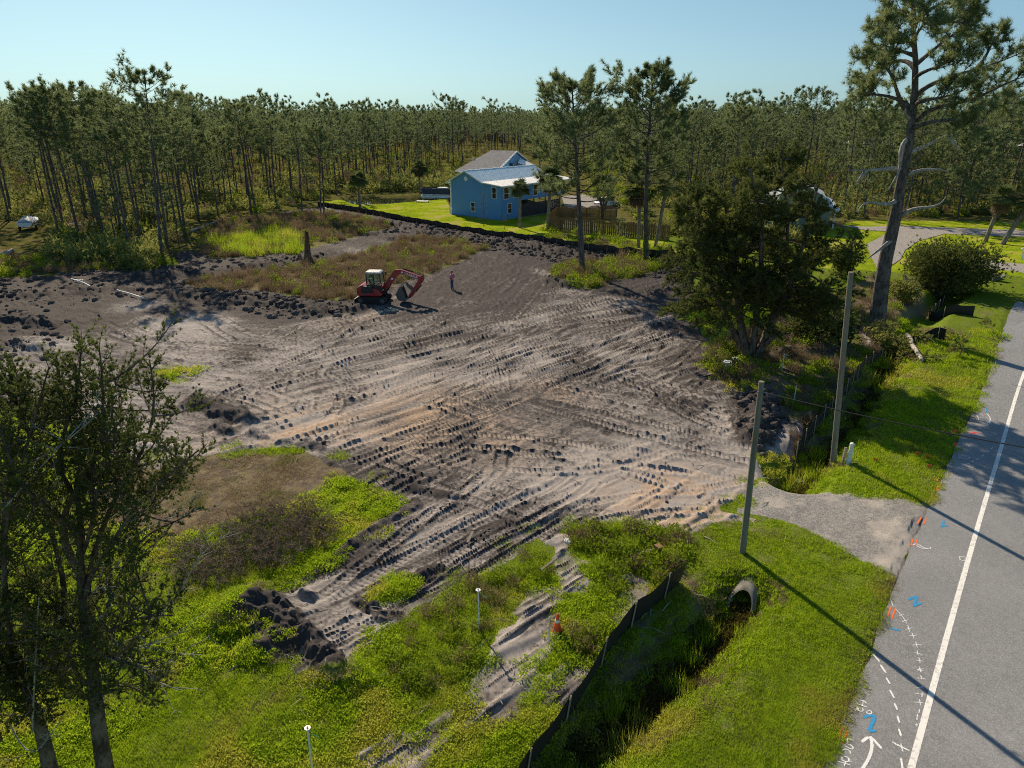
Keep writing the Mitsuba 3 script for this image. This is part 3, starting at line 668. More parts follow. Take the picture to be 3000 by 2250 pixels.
FOREST = [(-103.48,79.03),(-71.55,100.55),(-60.15,91.53),(-42.06,83.32),(-39.88,89.77),(-42.91,100.13),(-41.13,118.02),(-36.88,139.9),(-33.56,144.9),(-30.5,158.0),(-23.79,183.94),(-15.79,208.63),(17.49,208.63),(18.03,174.84),(22.02,163.25),(29.47,148.42),(35.89,124.12),(43.92,115.74),(49.06,110.39),(57.13,112.47),(65.63,113.54),(83.06,113.54),(116.79,114.63),(691.79,512.03),(0.0,30781.35),(-821.7,512.03)]
fpg = shapely.Polygon(FOREST).buffer(0)
keep_out = shapely.union_all([shapely.Polygon(g).buffer(3) for g in (YARD, POND, LAWN_R, DRIVEWAY_FAR, DRIVEWAY_SIDE)] + [shapely.Polygon(ROAD).buffer(0).buffer(5), shapely.Polygon(LOT).buffer(0), shapely.Polygon(WEEDS[0]).buffer(2),
    shapely.Polygon([(-33.37,144.04),(-31.48,163.25),(-23.12,178.63),(-12.86,168.85),(-11.03,144.04),(-22.43,144.04)]), shapely.Polygon([(-10.6,113.54),(-16.6,219.63),(-18.71,284.11),(7.77,284.11),(17.49,208.63),(9.31,108.38)]), shapely.Polygon([(-79.6,108.38),(-70.71,110.9),(-62.71,99.28),(-54.8,83.32),(-60.15,79.03)]), shapely.Polygon([(35.87,113.54),(58.71,174.84),(76.3,174.84),(49.27,110.9)]), shapely.Polygon([(9.31,108.38),(16.42,195.53),(25.5,181.24),(27.84,139.9),(19.52,84.85)])])
prep_f, prep_k = shapely.prepare(fpg), shapely.prepare(keep_out)
fr = np.random.default_rng(77)
spots = []                                               # (x, y)
grid = {}
def free(x, y, dmin):
    c = 2.5; gx_, gy_ = int(x // c), int(y // c); k = int(dmin // c) + 1
    for i in range(gx_ - k, gx_ + k + 1):
        for j in range(gy_ - k, gy_ + k + 1):
            for q in grid.get((i, j), ()):
                if (q[0] - x) ** 2 + (q[1] - y) ** 2 < dmin * dmin: return False
    return True
def claim(x, y): grid.setdefault((int(x // 2.5), int(y // 2.5)), []).append((x, y))

def lab_side(x, y, r):
    a = math.degrees(math.atan2(x, y))
    return 'left' if a < -12 else ('middle' if a < 12 else 'right')

# pines at the wood's edge that one can pick out: (base pixel point, height, lean)
EDGE = [((-39.25,79.57), 19.3, 2.0, 0), ((-64.39,109.37), 17.5, 1.3, 1), ((-58.28,101.85), 18.6, 1.2, 2), ((-53.95,99.28), 17.8, 1.0, 4), ((-74.53,119.19), 17.0, 1.0, 5), ((-75.95,109.37), 16.0, 0.8, 0), ((-46.09,99.28), 14.5, 0.7, 3), ((-43.97,96.43), 15.0, 0.6, 6),
        ((-47.37,109.37), 15.5, 0.5, 1), ((-62.32,148.42), 15.0, 0.4, 2), ((-57.22,151.18), 14.5, 0.4, 3), ((-42.66,120.99), 14.6, 0.9, 5), ((-43.94,132.28), 13.8, 0.4, 4), ((-34.45,119.19), 13.6, 0.3, 0), ((-30.4,115.18), 13.8, 0.2, 6), ((-30.02,115.74), 13.0, 0.3, 1),
        ((-36.44,160.06), 15.5, 0, 2), ((-34.26,171.2), 15.2, 0, 4), ((-23.23,208.63), 14.2, 0, 3), ((-26.79,183.94), 15.0, 0, 5), ((-20.33,236.19), 20.5, 0, 0), ((-16.53,250.3), 19.0, 0, 1), ((-29.9,195.53), 15, 0, 6),
        ((45.26,158.0), 16.5, 0, 2), ((56.76,168.85), 17.0, 0, 0), ((69.15,174.84), 20.0, 0, 5), ((23.77,195.53), 16.0, 0, 1), ((31.19,208.63), 17.0, 0, 4), ((92.35,148.42), 17.5, -0.3, 2), ((78.47,132.28), 15.0, 0, 0), ((104.07,158.0), 18.5, 0, 5), ((120.82,174.84), 18.0, 0, 3), ((90.95,163.25), 16, 0, 6), ((85.46,168.85), 15, 0, 1)]
pine_entries = []
for (x, y), h, lean, v in EDGE:
    claim(x, y); pine_entries.append((x, y, h, NEAR[v], 1))
tries = 0
while tries < 17000:
    tries += 1
    # even over the ground, thinner with distance
    r = 70 * (420 / 70) ** (fr.random() ** 0.62); a = math.radians(fr.uniform(-46, 46))
    x, y = r * math.sin(a), r * math.cos(a)
    if fr.random() > min(1, (r / 330) ** 1.1 + 0.03): continue
    if not fpg.contains(shapely.Point(x, y)) or keep_out.contains(shapely.Point(x, y)): continue
    dm = 3.6 if (x < -20 and r < 130) else 6.0 if r < 260 else 6.6
    if nnoise([x], [y], 0.03, 5)[0] < 0.33 and r > 140: dm += 3
    if not free(x, y, dm): continue
    claim(x, y)
    h = (fr.normal(13.8, 2.6) if x > -25 else fr.normal(15.6, 2.2)) * (0.74 + 0.52 * nnoise([x], [y], 0.022, 15)[0])
    pine_entries.append((x, y, float(np.clip(h, 7, 20)), None, 0))
pine_entries.sort(key=lambda e: (-e[4], math.hypot(e[0], e[1])))
where = {'left': 'dense wood at the left', 'middle': 'open wood behind the blue house', 'right': 'wood beyond the right lawn'}
edge_labels = ['tallest pine at the left wood edge, rising well above its neighbours', 'leaning pine in the left wood, second tall trunk left of the tallest one', 'tall pine just left of the tallest pine at the left wood edge']
n_ind = 0; n_far = 0
fz = ground_z(np.array([e[0] for e in pine_entries]), np.array([e[1] for e in pine_entries]))
for e, z in zip(pine_entries, fz):
    x, y, h, g, edge = e
    r = math.hypot(x, y)
    ang = abs(math.degrees(math.atan2(x, y)))
    if n_ind < 300 and r < 260 and ang < 39.5:
        g = g or (NEAR[fr.integers(7)] if r < 150 else MID[fr.integers(5)])
        side = lab_side(x, y, r)
        key = numbered('pine_tree')
        if edge and n_ind < 3: labels[key] = {'label': edge_labels[n_ind], 'category': 'tree'}
        elif edge and abs(x - (-20.33,236.19)[0]) < 0.01: labels[key] = {'label': 'tall pine left behind the grey shingle roof, rising above the woods', 'category': 'tree'}
        elif edge and abs(x - (69.15,174.84)[0]) < 0.01: labels[key] = {'label': 'tall pine breaking the skyline left of the huge roadside pine', 'category': 'tree'}
        else:
            dist = 'nearest' if r < 105 else 'mid-distance' if r < 150 else 'most distant'
            labels[key] = {'label': f'slender bare-trunked pine, {dist} in the {where[side]}', 'category': 'tree', 'group': f'{dist} slender pines in the {where[side]}'}
        inst(key, g, x, y, z - 0.1, h / 18, fr.random() * 6.28, tilt=fr.normal() * 0.02, taz=fr.random() * 6.28)
        n_ind += 1
    else:
        n_far += 1
        inst(f'distant_pines__{n_far:04d}', MID[fr.integers(5)], x, y, z - 0.1, h / 18 * fr.uniform(0.95, 1.1), fr.random() * 6.28)
labels['distant_pines'] = {'kind': 'stuff', 'label': 'pine woods stretching away behind the nearer trees', 'category': 'trees'}
for q in range(330):                                     # smaller pines growing up between the tall ones
    r = 85 * (300 / 85) ** (fr.random() ** 0.8); a = math.radians(fr.uniform(-44, 44)); x, y = r * math.sin(a), r * math.cos(a)
    if not fpg.contains(shapely.Point(x, y)) or keep_out.contains(shapely.Point(x, y)): continue
    n_far += 1; inst(f'distant_pines__{n_far:04d}', MID[fr.integers(5)], x, y, gz(x, y) - 0.1, fr.uniform(0.55, 0.8), fr.random() * 6.28, sz=fr.uniform(0.28, 0.5))
ns = 0
for r in np.geomspace(430, 2300, 22):
    step = 30 if r < 900 else 38
    for a in np.arange(-45, 45, math.degrees(step / r)):
        aa = math.radians(a + fr.uniform(-0.3, 0.3) * math.degrees(step / r))
        x, y = r * math.sin(aa), r * math.cos(aa)
        ns += 1
        inst(f'far_woods__{ns:04d}', STAND[fr.integers(3)], x, y, 0, 1.0, fr.integers(4) * PI / 2, sz=fr.uniform(0.85, 1.05) * (0.72 + 0.55 * nnoise([x], [y], 0.006, 16)[0]))
labels['far_woods'] = {'kind': 'stuff', 'label': 'far pine forest forming the skyline', 'category': 'forest'}
print('pines', n_ind, n_far, ns)

# ---------------------------------------------------------------- undergrowth
def bush(seed, n, r, h, leaf, wid, four=False, top=0.6):
    rng = np.random.default_rng(seed)
    d = unit(rng.normal(size=(n, 3)) * [1, 1, 0.8]); d[:, 2] = np.abs(d[:, 2])
    lob = 1 + 0.35 * np.sin(d[:, :1] * 5 + seed) * np.cos(d[:, 1:2] * 4 + seed * 2)
    P = d * lob * rng.uniform(0.45, 1.0, (n, 1)) * [r, r, h]
    return (leaves4 if four else blades)(P, d + [0, 0, top], 1, leaf, wid, 0.6, rng)
BUSH = []
for k in range(4):
    group(f'g_bush_{k}', leaves=ref_ply(bush(500 + k, 150, 1.1, 1.3, 0.42, 0.20), 'shrub_leaves')); BUSH.append(f'g_bush_{k}')
group('g_dry_bush', leaves=ref_ply(bush(510, 170, 1.0, 1.2, 0.5, 0.07, top=1.0), 'dead_leaves'))
group('g_bright_bush', leaves=ref_ply(bush(511, 140, 0.8, 1.0, 0.35, 0.2), 'bright_leaves'))
# saw palmetto
def fan(rng, base, dirn, size, seg=9, wid=0.10):
    d = unit(dirn); s = unit(np.cross(d, [0, 0, 1.0] if abs(d[2]) < 0.95 else [1.0, 0, 0])); ang = np.linspace(-1.9, 1.9, seg) + rng.normal(size=seg) * 0.05
    tips = base + size * (np.cos(ang)[:, None] * d + np.sin(ang)[:, None] * s) - np.abs(ang)[:, None] * [0, 0, 0.06 * size]
    perp = unit(-np.sin(ang)[:, None] * d + np.cos(ang)[:, None] * s)
    mid = base + 0.45 * (tips - base)
    w = wid * size
    v = np.stack([np.repeat(base[None], seg, 0), mid - perp * w, tips, mid + perp * w], 1).reshape(-1, 3)
    k = np.arange(seg)[:, None] * 4
    return v, np.vstack([k + [0, 1, 2], k + [0, 2, 3]])
def palmetto(seed, n=14):
    rng = np.random.default_rng(seed); ms = []
    for k in range(n):
        a = rng.random() * 6.28; e = rng.uniform(0.5, 1.3)
        d = np.array([math.cos(a) * math.cos(e), math.sin(a) * math.cos(e), math.sin(e)])
        ms.append(fan(rng, d * rng.uniform(0.5, 0.9), d + [0, 0, -0.3], rng.uniform(0.45, 0.6), 8))
    return join(ms)
group('g_palmetto', leaves=ref_ply(palmetto(520), 'palm_leaves'))
nu = 0
xs = []
while nu < 5200:
    r = 66 * (330 / 66) ** (fr.random() ** 0.8); a = math.radians(fr.uniform(-44, 44))
    x, y = r * math.sin(a), r * math.cos(a)
    if not fpg.contains(shapely.Point(x, y)) or keep_out.contains(shapely.Point(x, y)): continue
    nu += 1; xs.append((x, y))
zz = ground_z(np.array(xs)[:, 0], np.array(xs)[:, 1])
for k, ((x, y), z) in enumerate(zip(xs, zz)):
    q = fr.random(); r = math.hypot(x, y)
    g = BUSH[fr.integers(4)] if q < 0.6 else 'g_palmetto' if q < 0.78 and r < 160 else 'g_dry_bush' if q < 0.9 else 'g_bright_bush'
    inst(f'undergrowth__{k + 1:04d}', g, x, y, z - 0.1, fr.uniform(0.6, 1.5) * (1.2 if r > 150 else 1), fr.random() * 6.28)
labels['undergrowth'] = {'kind': 'stuff', 'label': 'shrubs, palmetto and brush under the pines', 'category': 'undergrowth'}

# ---------------------------------------------------------------- the big trees
def crowned(key, t, bark, leaf_mesh, leaf_bsdf_, crown_name='crown'):
    part(key, 'trunk', t.wood[0], bark, smooth=True)
    part(key, 'branches', join(t.wood[1:]), bark, smooth=True)
    part(key, crown_name, leaf_mesh, leaf_bsdf_)

# huge pine by the road
k = thing('roadside_pine', 'huge old pine with thick leaning trunk and open spreading crown beside the road', 'tree')
t = Tree(11, 7)
t.limb([(27.9,52.5,-0.08),(27.73,52.5,2.77),(27.56,52.3,5.75),(27.63,52.2,7.78),(27.47,52.0,10.66),(27.52,52.0,13.42),(27.33,52.0,15.48),(27.04,52.0,17.88),(26.17,51.5,20.14),(25.81,51.3,22.17),(25.75,51.3,23.47)], 0.62, 0.07, 12, 0.9)
limbs = [[(27.31,52.0,14.97),(25.43,51.0,16.7),(24.11,50.0,17.85),(22.64,49.3,18.4),(21.56,49.0,18.77)], [(27.76,52.0,14.62),(28.91,52.0,15.48),(30.42,51.0,15.93),(31.41,50.0,16.61),(32.65,49.5,17.28),(33.26,49.3,17.46)], [(27.42,52.0,16.3),(29.71,53.0,17.35),(31.97,53.5,17.96),(34.26,54.0,18.66),(35.41,54.0,19.16)],
         [(26.95,52.0,18.16),(28.22,53.0,18.88),(29.75,54.0,19.82),(31.74,55.0,20.7)], [(26.56,51.8,19.26),(24.94,51.0,20.01),(23.39,50.0,20.12)], [(26.16,51.5,20.33),(27.55,52.5,21.53),(29.26,53.0,22.0),(30.85,53.5,21.71)], [(26.98,52.0,17.88),(26.45,54.0,18.43),(25.73,55.5,17.46),(25.11,56.0,16.55)],
         [(25.91,51.3,21.38),(24.54,50.5,22.32),(23.55,50.0,21.61)], [(27.28,52.0,15.42),(26.22,53.0,16.17),(25.22,54.0,16.35),(24.24,55.0,16.06)], [(27.61,52.0,14.08),(28.51,50.0,14.69),(29.75,49.0,14.64),(30.07,48.0,14.43)], [(27.15,52.0,17.02),(26.95,50.0,17.77),(27.47,49.0,18.24),(27.88,48.5,18.99)], [(26.81,52.0,18.72),(24.81,50.0,18.85),(22.94,49.0,19.17)], [(26.22,51.5,20.33),(26.3,53.0,21.46),(26.09,54.5,21.64)],
         [(25.81,51.3,22.17),(26.43,51.0,22.91),(27.39,50.5,22.58)], [(26.08,51.5,20.87),(27.52,50.5,20.63),(29.35,50.0,20.31)], [(30.42,51.0,15.93),(32.23,52.0,15.86),(34.49,53.0,15.73)], [(31.97,53.5,17.96),(32.95,54.0,19.45),(33.1,54.0,20.16)], [(26.32,51.5,19.51),(25.61,49.5,20.13),(25.55,48.5,20.53)], [(27.51,52.0,15.71),(27.6,50.5,15.98),(28.63,50.0,16.25),(29.29,49.5,16.65)]]
for L in limbs:
    c = t.limb(L, 0.17, 0.025, 6)
    t.twigs(c, 15, 0.34, 1.8, 0.30, 0.03, 4, None, 3, 0.85)
P, D = np.array(t.P), np.array(t.D); deadw = []
for L in ([(27.41,52.0,13.48),(26.89,51.7,12.58),(26.85,51.4,11.46),(26.52,51.3,10.6),(26.17,51.2,9.92)], [(27.41,52.0,11.48),(25.55,51.5,11.48),(24.39,51.2,11.44),(23.01,51.0,11.49)], [(27.34,52.0,9.33),(25.97,51.5,9.16),(24.78,51.2,9.19),(24.31,51.0,8.36)], [(28.03,52.0,8.29),(28.82,51.5,8.84),(29.91,51.2,9.1),(30.4,51.2,9.83)],
          [(27.59,52.0,12.56),(28.45,51.5,13.04),(29.43,51.0,13.8)], [(27.73,52.0,11.01),(28.46,51.5,11.42),(30.12,51.0,11.33)], [(27.55,52.0,6.48),(26.86,51.8,6.01),(25.7,51.5,5.16)], [(24.45,51.2,11.44),(24.16,51.2,10.92),(23.77,51.1,10.46)], [(27.27,52.0,14.83),(26.89,51.8,14.97),(26.63,51.7,15.71)], [(29.43,51.0,13.8),(30.03,51.0,13.21),(30.79,51.0,12.61)]):
    deadw.append(tube(spline(L, 0.25)[0], np.linspace(0.17, 0.03, len(spline(L, 0.25)[0])), 7))
for dw in deadw: part(k, 'dead_limb', dw, 'dead_wood', smooth=True, label='dead grey limb')
crowned(k, t, 'pine_bark', blades(P, D + [0, 0, 0.2], 28, 0.42, 0.034, 0.85, t.rng), 'pine_needles')

# two pines on the island and others made of the same kind
def solo_pine(label, base, h, r0, c0, spread, lean, seed, nb=74, sub=9, group_=None, needles=22):
    k = thing('pine_tree', label, 'tree', group_)
    w, c = pine(seed, h, r0, c0, spread, nb, sub, needles, 0.46, 0.050, lean, 8, 4, 0.40, stubs=9)
    z = gz(*base)
    part(k, 'trunk', move(w, (base[0], base[1], z - 0.1)), 'pine_bark', smooth=True)
    part(k, 'crown', move(c, (base[0], base[1], z - 0.1)), 'pine_needles')
solo_pine('tall pine with broad open crown on the weedy island, right of the blue house', (7.19,72.03), 17.8, 0.33, 0.40, 4.3, (-1.6, 0), 21)
solo_pine('tall pine with full rounded crown right of the fan palms at the lot edge', (14.63,77.42), 19.2, 0.34, 0.42, 4.1, (-0.4, 0.5), 22)

# red cedars
def cedar_finish(k, t, n=9, ln=0.16, w=0.045, spread=0.5, bark='cedar_bark'):
    P, D = np.array(t.P), np.array(t.D)
    part(k, 'trunk', t.wood[0], bark, smooth=True)
    part(k, 'branches', join(t.wood[1:]), bark, smooth=True)
    part(k, 'crown', (blades if n > 12 else leaves4)(P, D + [0, 0, 0.1 if n > 12 else 0.3], n, ln, w, spread, t.rng), 'cedar_leaves')

k = thing('cedar_tree', 'dark spreading cedar with several trunks at the right side of the lot', 'tree')
t = Tree(31, 7)
Y = 44.4
stems = [[(15.61,44.4,-0.0),(14.8,44.4,2.37),(14.29,44.6,4.76),(13.92,45.0,7.04),(13.41,45.2,9.03),(12.92,45.2,10.98)], [(15.74,44.4,-0.0),(15.68,44.2,2.43),(15.55,44.0,4.9),(15.23,43.5,7.31),(14.69,43.2,9.83),(13.75,43.0,12.09),(13.3,43.0,12.98)], [(16.04,44.4,-0.0),(16.5,44.0,2.02),(16.97,43.6,4.1),(17.29,43.2,5.95),(17.59,43.0,8.23),(17.82,43.0,10.39),(17.97,43.0,12.09)], [(16.24,44.6,-0.07),(17.12,45.5,2.37),(17.7,46.0,5.05),(17.71,46.3,8.0),(17.28,46.5,10.59),(16.89,46.6,12.68),(16.8,46.6,13.74)], [(15.43,44.4,-0.0),(14.05,44.8,2.57),(12.69,45.2,5.23),(11.89,45.5,8.13),(11.5,45.6,10.39)]]
for q, L in enumerate(stems):
    c = t.limb(L, 0.26 if q else 0.30, 0.03, 8)
    for s in range(31):
        f = t.rng.uniform(0.30, 1.0); i = min(int(f * (len(c) - 1)), len(c) - 2); p = c[i]
        a = t.rng.random() * 6.28; L2 = (4.6 * (1.05 - f) ** 0.8 + 0.9) * t.rng.uniform(0.6, 1.15)
        o = np.array([math.cos(a), math.sin(a), 0]); e = t.rng.uniform(-0.35, 0.45)
        b = t.limb([p, p + o * L2 * 0.5 + [0, 0, L2 * 0.35 * e], p + o * L2 + [0, 0, L2 * (e * 0.6 - 0.05)]], 0.06, 0.012, 4)
        t.twigs(b, int(10 + 7 * L2), 0.15, 0.85, 0.20, 0.01, 5, o, 2, 0.8)
    t.twigs(c, 30, 0.6, 1.1, 0.5, 0.012, 4, None, 2, 0.7)
for L in ([(14.8,44.4,2.37),(13.42,43.5,4.42),(11.96,42.8,5.75),(10.7,42.4,6.11),(10.44,42.2,4.74)], [(14.41,44.6,4.16),(12.61,44.0,6.65),(11.11,43.6,7.86),(10.17,43.4,8.44)], [(17.29,43.2,5.95),(18.31,42.5,5.81),(19.24,42.0,4.79),(19.57,41.8,3.11)], [(17.22,43.6,4.4),(18.09,42.8,4.3),(18.95,42.3,2.97)], [(17.59,43.0,8.23),(18.68,42.6,9.1),(19.72,42.3,8.61),(20.36,42.2,6.99)], [(13.86,45.0,7.04),(12.23,45.0,8.77),(11.03,45.0,9.34)]):
    c = t.limb(L, 0.09, 0.015, 5); t.twigs(c, 34, 0.3, 1.1, 0.1, 0.012, 4, None, 2, 0.9)
t.limb([(16.32,44.0,1.08),(16.76,43.6,1.74),(17.12,43.3,2.23)], 0.16, 0.09, 7)
cedar_finish(k, t, 16, 0.24, 0.030, 0.5)

k = thing('cedar_tree', 'feathery cedar in the near left corner with dead grey lower branches', 'tree')
t = Tree(32, 7)
main = [(-9.63,12.5,-0.1),(-9.61,12.5,0.58),(-9.31,12.4,2.83),(-9.0,12.3,5.02),(-8.8,12.3,6.55),(-8.66,12.4,8.03),(-8.89,12.5,8.39),(-9.4,12.7,8.9),(-9.74,12.8,9.18)]
left = [(-11.02,12.6,-0.22),(-11.0,12.6,0.47),(-10.87,12.5,2.27),(-10.9,12.5,2.81),(-10.47,12.4,3.61),(-9.98,12.3,4.03)]
live = [([(-8.87,12.3,6.17),(-8.27,12.3,8.45),(-7.87,12.3,9.09),(-7.72,12.4,9.84),(-7.65,12.5,10.58),(-7.66,12.6,11.3)], 0.085, 1.0), ([(-8.99,12.3,4.89),(-8.19,12.0,6.72),(-7.62,11.8,7.41),(-7.03,11.6,8.15),(-6.38,11.5,8.75),(-5.84,11.4,9.21),(-5.42,11.3,9.57)], 0.07, 0.8),
        ([(-9.02,12.3,4.28),(-8.06,12.8,6.32),(-7.59,13.0,6.76),(-7.0,13.1,7.0),(-6.59,13.2,7.39)], 0.06, 0.6), ([(-8.92,12.3,5.48),(-8.3,12.7,7.32),(-7.95,12.9,7.96),(-7.48,13.1,8.7),(-7.14,13.2,9.81),(-7.16,13.3,10.61)], 0.075, 1.0), ([(-8.8,12.3,6.62),(-8.63,11.8,7.79),(-8.8,11.4,8.62),(-8.83,11.2,9.64),(-8.77,11.1,10.55)], 0.07, 1.0),
        ([(-10.87,12.5,2.27),(-10.63,12.2,4.37),(-10.21,12.0,6.28),(-9.64,11.9,7.94),(-8.86,11.8,9.4),(-8.39,11.8,10.36),(-8.15,11.9,10.94)], 0.08, 1.0), ([(-9.98,12.3,4.03),(-9.73,12.8,5.1),(-9.84,13.1,6.31),(-9.97,13.3,7.56),(-9.62,13.5,9.18),(-9.08,13.6,10.16)], 0.07, 1.0), ([(-10.9,12.5,2.81),(-11.12,12.6,4.64),(-11.34,12.7,6.35),(-11.12,12.8,8.47)], 0.08, 1.0), ([(-12.2,12.5,1.43),(-11.12,12.2,4.37),(-10.16,12.0,6.83),(-9.39,11.9,8.93),(-9.07,11.9,10.05)], 0.08, 1.3), ([(-11.1,12.3,5.48),(-10.52,12.7,6.91),(-10.2,12.9,7.56),(-9.73,13.0,8.58)], 0.06, 1.2), ([(-11.03,12.5,2.27),(-10.6,12.0,3.55),(-10.79,11.8,4.23)], 0.05, 1.3), ([(-8.8,12.3,6.55),(-8.15,12.0,7.67),(-7.72,11.8,8.59),(-7.06,11.7,9.68)], 0.05, 1.1), ([(-9.07,12.3,4.52),(-9.81,12.7,4.93),(-10.3,12.9,5.5),(-10.83,13.0,5.67)], 0.05, 1.1),
        ([(-8.65,12.4,7.85),(-8.56,13.0,8.78),(-8.08,13.3,9.67),(-7.77,13.4,10.33)], 0.06, 1.0), ([(-8.89,12.5,8.39),(-8.4,12.4,9.65),(-8.06,12.4,10.58),(-8.05,12.4,10.86)], 0.055, 1.0), ([(-9.23,12.4,3.56),(-7.97,11.8,5.3),(-7.02,11.4,5.85),(-6.37,11.2,6.01)], 0.045, 1.1), ([(-9.15,12.4,4.19),(-8.35,11.7,4.56),(-7.53,11.4,4.6),(-7.15,11.3,4.34)], 0.04, 1.0), ([(-9.26,12.4,2.91),(-10.22,12.9,2.69),(-10.75,13.2,3.49),(-11.03,13.3,3.94)], 0.04, 1.0), ([(-9.29,12.4,3.04),(-9.31,11.9,4.63),(-9.43,11.6,5.35),(-9.79,11.4,5.63)], 0.045, 0.9), ([(-9.37,12.4,2.1),(-8.31,12.0,3.55),(-7.73,11.8,3.49)], 0.04, 0.6), ([(-9.4,12.7,8.9),(-9.47,12.6,9.76),(-9.38,12.5,10.55)], 0.05, 1.0), ([(-11.59,12.2,1.76),(-10.75,11.9,4.63),(-9.99,11.8,5.87)], 0.06, 0.8), ([(-7.95,12.9,7.96),(-8.01,13.4,7.27),(-7.24,13.7,7.9)], 0.04, 0.8), ([(-10.9,12.5,2.81),(-10.8,12.0,3.93),(-11.01,11.8,4.48)], 0.05, 1), ([(-9.98,12.3,4.03),(-9.9,13.0,3.93),(-9.16,13.4,5.01),(-8.74,13.5,5.31)], 0.05, 0.9)]
t.limb(main, 0.20, 0.03, 9); t.limb(left, 0.19, 0.07, 9)
for L, r, dens in live:
    c = t.limb(L, r, 0.012, 6)
    ln = len(c)
    t.twigs(c, int(40 * dens), 0.28, 0.75, 0.35, 0.009, 6, None, 3, 0.85)
    for s in range(int(14 * dens)):
        f = t.rng.uniform(0.2, 0.95); i = min(int(f * (ln - 1)), ln - 2); p = c[i]
        o = unit(t.rng.normal(size=3) + [0, 0, 0.4]); L2 = t.rng.uniform(0.6, 1.6)
        b = t.limb([p, p + o * L2 * 0.5, p + o * L2 + [0, 0, 0.2 * L2]], 0.022, 0.006, 4)
        t.twigs(b, 10, 0.25, 0.6, 0.35, 0.006, 5, o, 2, 0.8)
dead = Tree(33, 5)
def dead_branch(L, r, n, l):
    c = dead.limb(L, r, 0.006, 5)
    for s in range(n):
        f = dead.rng.uniform(0.25, 1); i = min(int(f * (len(c) - 1)), len(c) - 2); p = c[i]
        o = unit(unit(c[i + 1] - c[i]) * 0.7 + dead.rng.normal(size=3) * 0.7); q = p + o * l * dead.rng.uniform(0.4, 1.2)
        q2 = q + unit(o + dead.rng.normal(size=3) * 0.5) * l * 0.5
        dead.wood.append(tube([p, q, q2], [0.010, 0.007, 0.003], 3))
        for u in range(2):
            dead.wood.append(tube([q, q + unit(o + dead.rng.normal(size=3)) * l * 0.4], [0.005, 0.002], 3))
for L, r, n, l in (([(-8.7,12.3,5.13),(-8.18,11.9,4.64),(-7.51,11.6,4.19),(-6.51,11.4,3.93)], 0.03, 12, 0.6), ([(-8.68,12.2,4.49),(-7.79,11.8,4.23),(-6.86,11.6,4.65),(-6.26,11.5,5.21)], 0.02, 8, 0.5), ([(-9.0,12.2,4.12),(-7.64,11.7,4.8),(-6.7,11.5,5.32),(-5.97,11.4,5.63)], 0.02, 8, 0.5), ([(-10.88,12.3,1.93),(-10.02,11.8,3.99),(-9.14,11.4,6.29)], 0.025, 14, 0.45), ([(-9.12,12.0,8.88),(-7.72,11.4,9.73),(-7.13,11.3,10.21)], 0.018, 6, 0.5), ([(-9.92,12.0,7.78),(-8.8,11.6,8.8),(-7.4,11.4,10.08)], 0.02, 8, 0.5), ([(-8.87,12.3,5.48),(-8.0,11.8,6.09),(-7.63,11.6,5.58)], 0.02, 10, 0.5), ([(-8.44,12.2,6.13),(-7.67,12.6,6.98),(-6.83,12.8,7.4),(-6.43,12.9,7.78)], 0.015, 9, 0.4), ([(-11.24,12.2,2.31),(-10.85,12.0,1.7),(-10.12,11.9,2.35)], 0.02, 8, 0.4)):
    dead_branch(L, r, n, l)
cedar_finish(k, t, 10, 0.080, 0.020, 0.45)
part(k, 'dead_branches', join(dead.wood), 'dead_wood', smooth=True, label='dead grey lower branches')

# bare leaning sapling by the near left cedar
dead = Tree(34, 5)
dead_branch([(-11.37,18.3,-0.08),(-10.08,18.6,1.55),(-9.54,18.8,2.53),(-9.32,18.9,3.03)], 0.035, 16, 0.5)
dead_branch([(-10.08,18.6,1.55),(-9.32,18.3,2.62),(-8.1,18.0,3.62)], 0.02, 8, 0.5)
dead_branch([(-11.37,18.3,-0.08),(-11.0,18.2,0.74),(-10.68,18.1,1.51)], 0.02, 6, 0.4)
kk_ = solo('dead_sapling', join(dead.wood), 'dead_wood', 'bare grey leaning sapling standing right of the near left cedar', 'dead tree', smooth=True)

# big round shrub by the road
def dense_shrub(name, label, base, r, h, n, leaf, wid, seed, lobes=9, bsdf='cedar_leaves', cat='shrub', group_=None):
    rng = np.random.default_rng(seed); k = thing(name, label, cat, group_)
    cs = [(np.array([math.cos(a) * r * q, math.sin(a) * r * q, h * z]), r * s) for a, q, z, s in zip(rng.random(lobes) * 6.28, rng.uniform(0.2, 0.6, lobes), rng.uniform(0.3, 0.72, lobes), rng.uniform(0.4, 0.6, lobes))]
    P, D = [], []
    for c, s in cs:
        d = unit(rng.normal(size=(n // lobes, 3))); P.append(c + d * s * (0.7 + 0.55 * rng.random((len(d), 1)) ** 2) * [1, 1, h / r * 0.62] * (1 + 0.25 * np.sin(d[:, :1] * 9) * np.sin(d[:, 1:2] * 8))); D.append(d)
    P, D = np.vstack(P), np.vstack(D); ok = P[:, 2] > 0.05; P, D = P[ok], D[ok]
    z = gz(*base)
    part(k, 'crown', move(leaves4(P, D + [0, 0, 0.7], 6, leaf, wid, 0.45, rng), (base[0], base[1], z)), bsdf)
    st = join([tube([[0, 0, -0.1], c * 0.9], [0.05 * r / 2, 0.02], 5) for c, s in cs])
    part(k, 'trunk', move(st, (base[0], base[1], z)), 'cedar_bark', smooth=True)
dense_shrub('round_shrub', 'big dense rounded dark green shrub beside the road', (40.17,64.94), 3.9, 5.0, 7000, 0.30, 0.075, 41, 16)
dense_shrub('small_shrub', 'small dark leafy shrub right of the huge pine trunk', (33.15,59.2), 1.3, 2.0, 900, 0.2, 0.10, 42, 6, 'shrub_leaves')
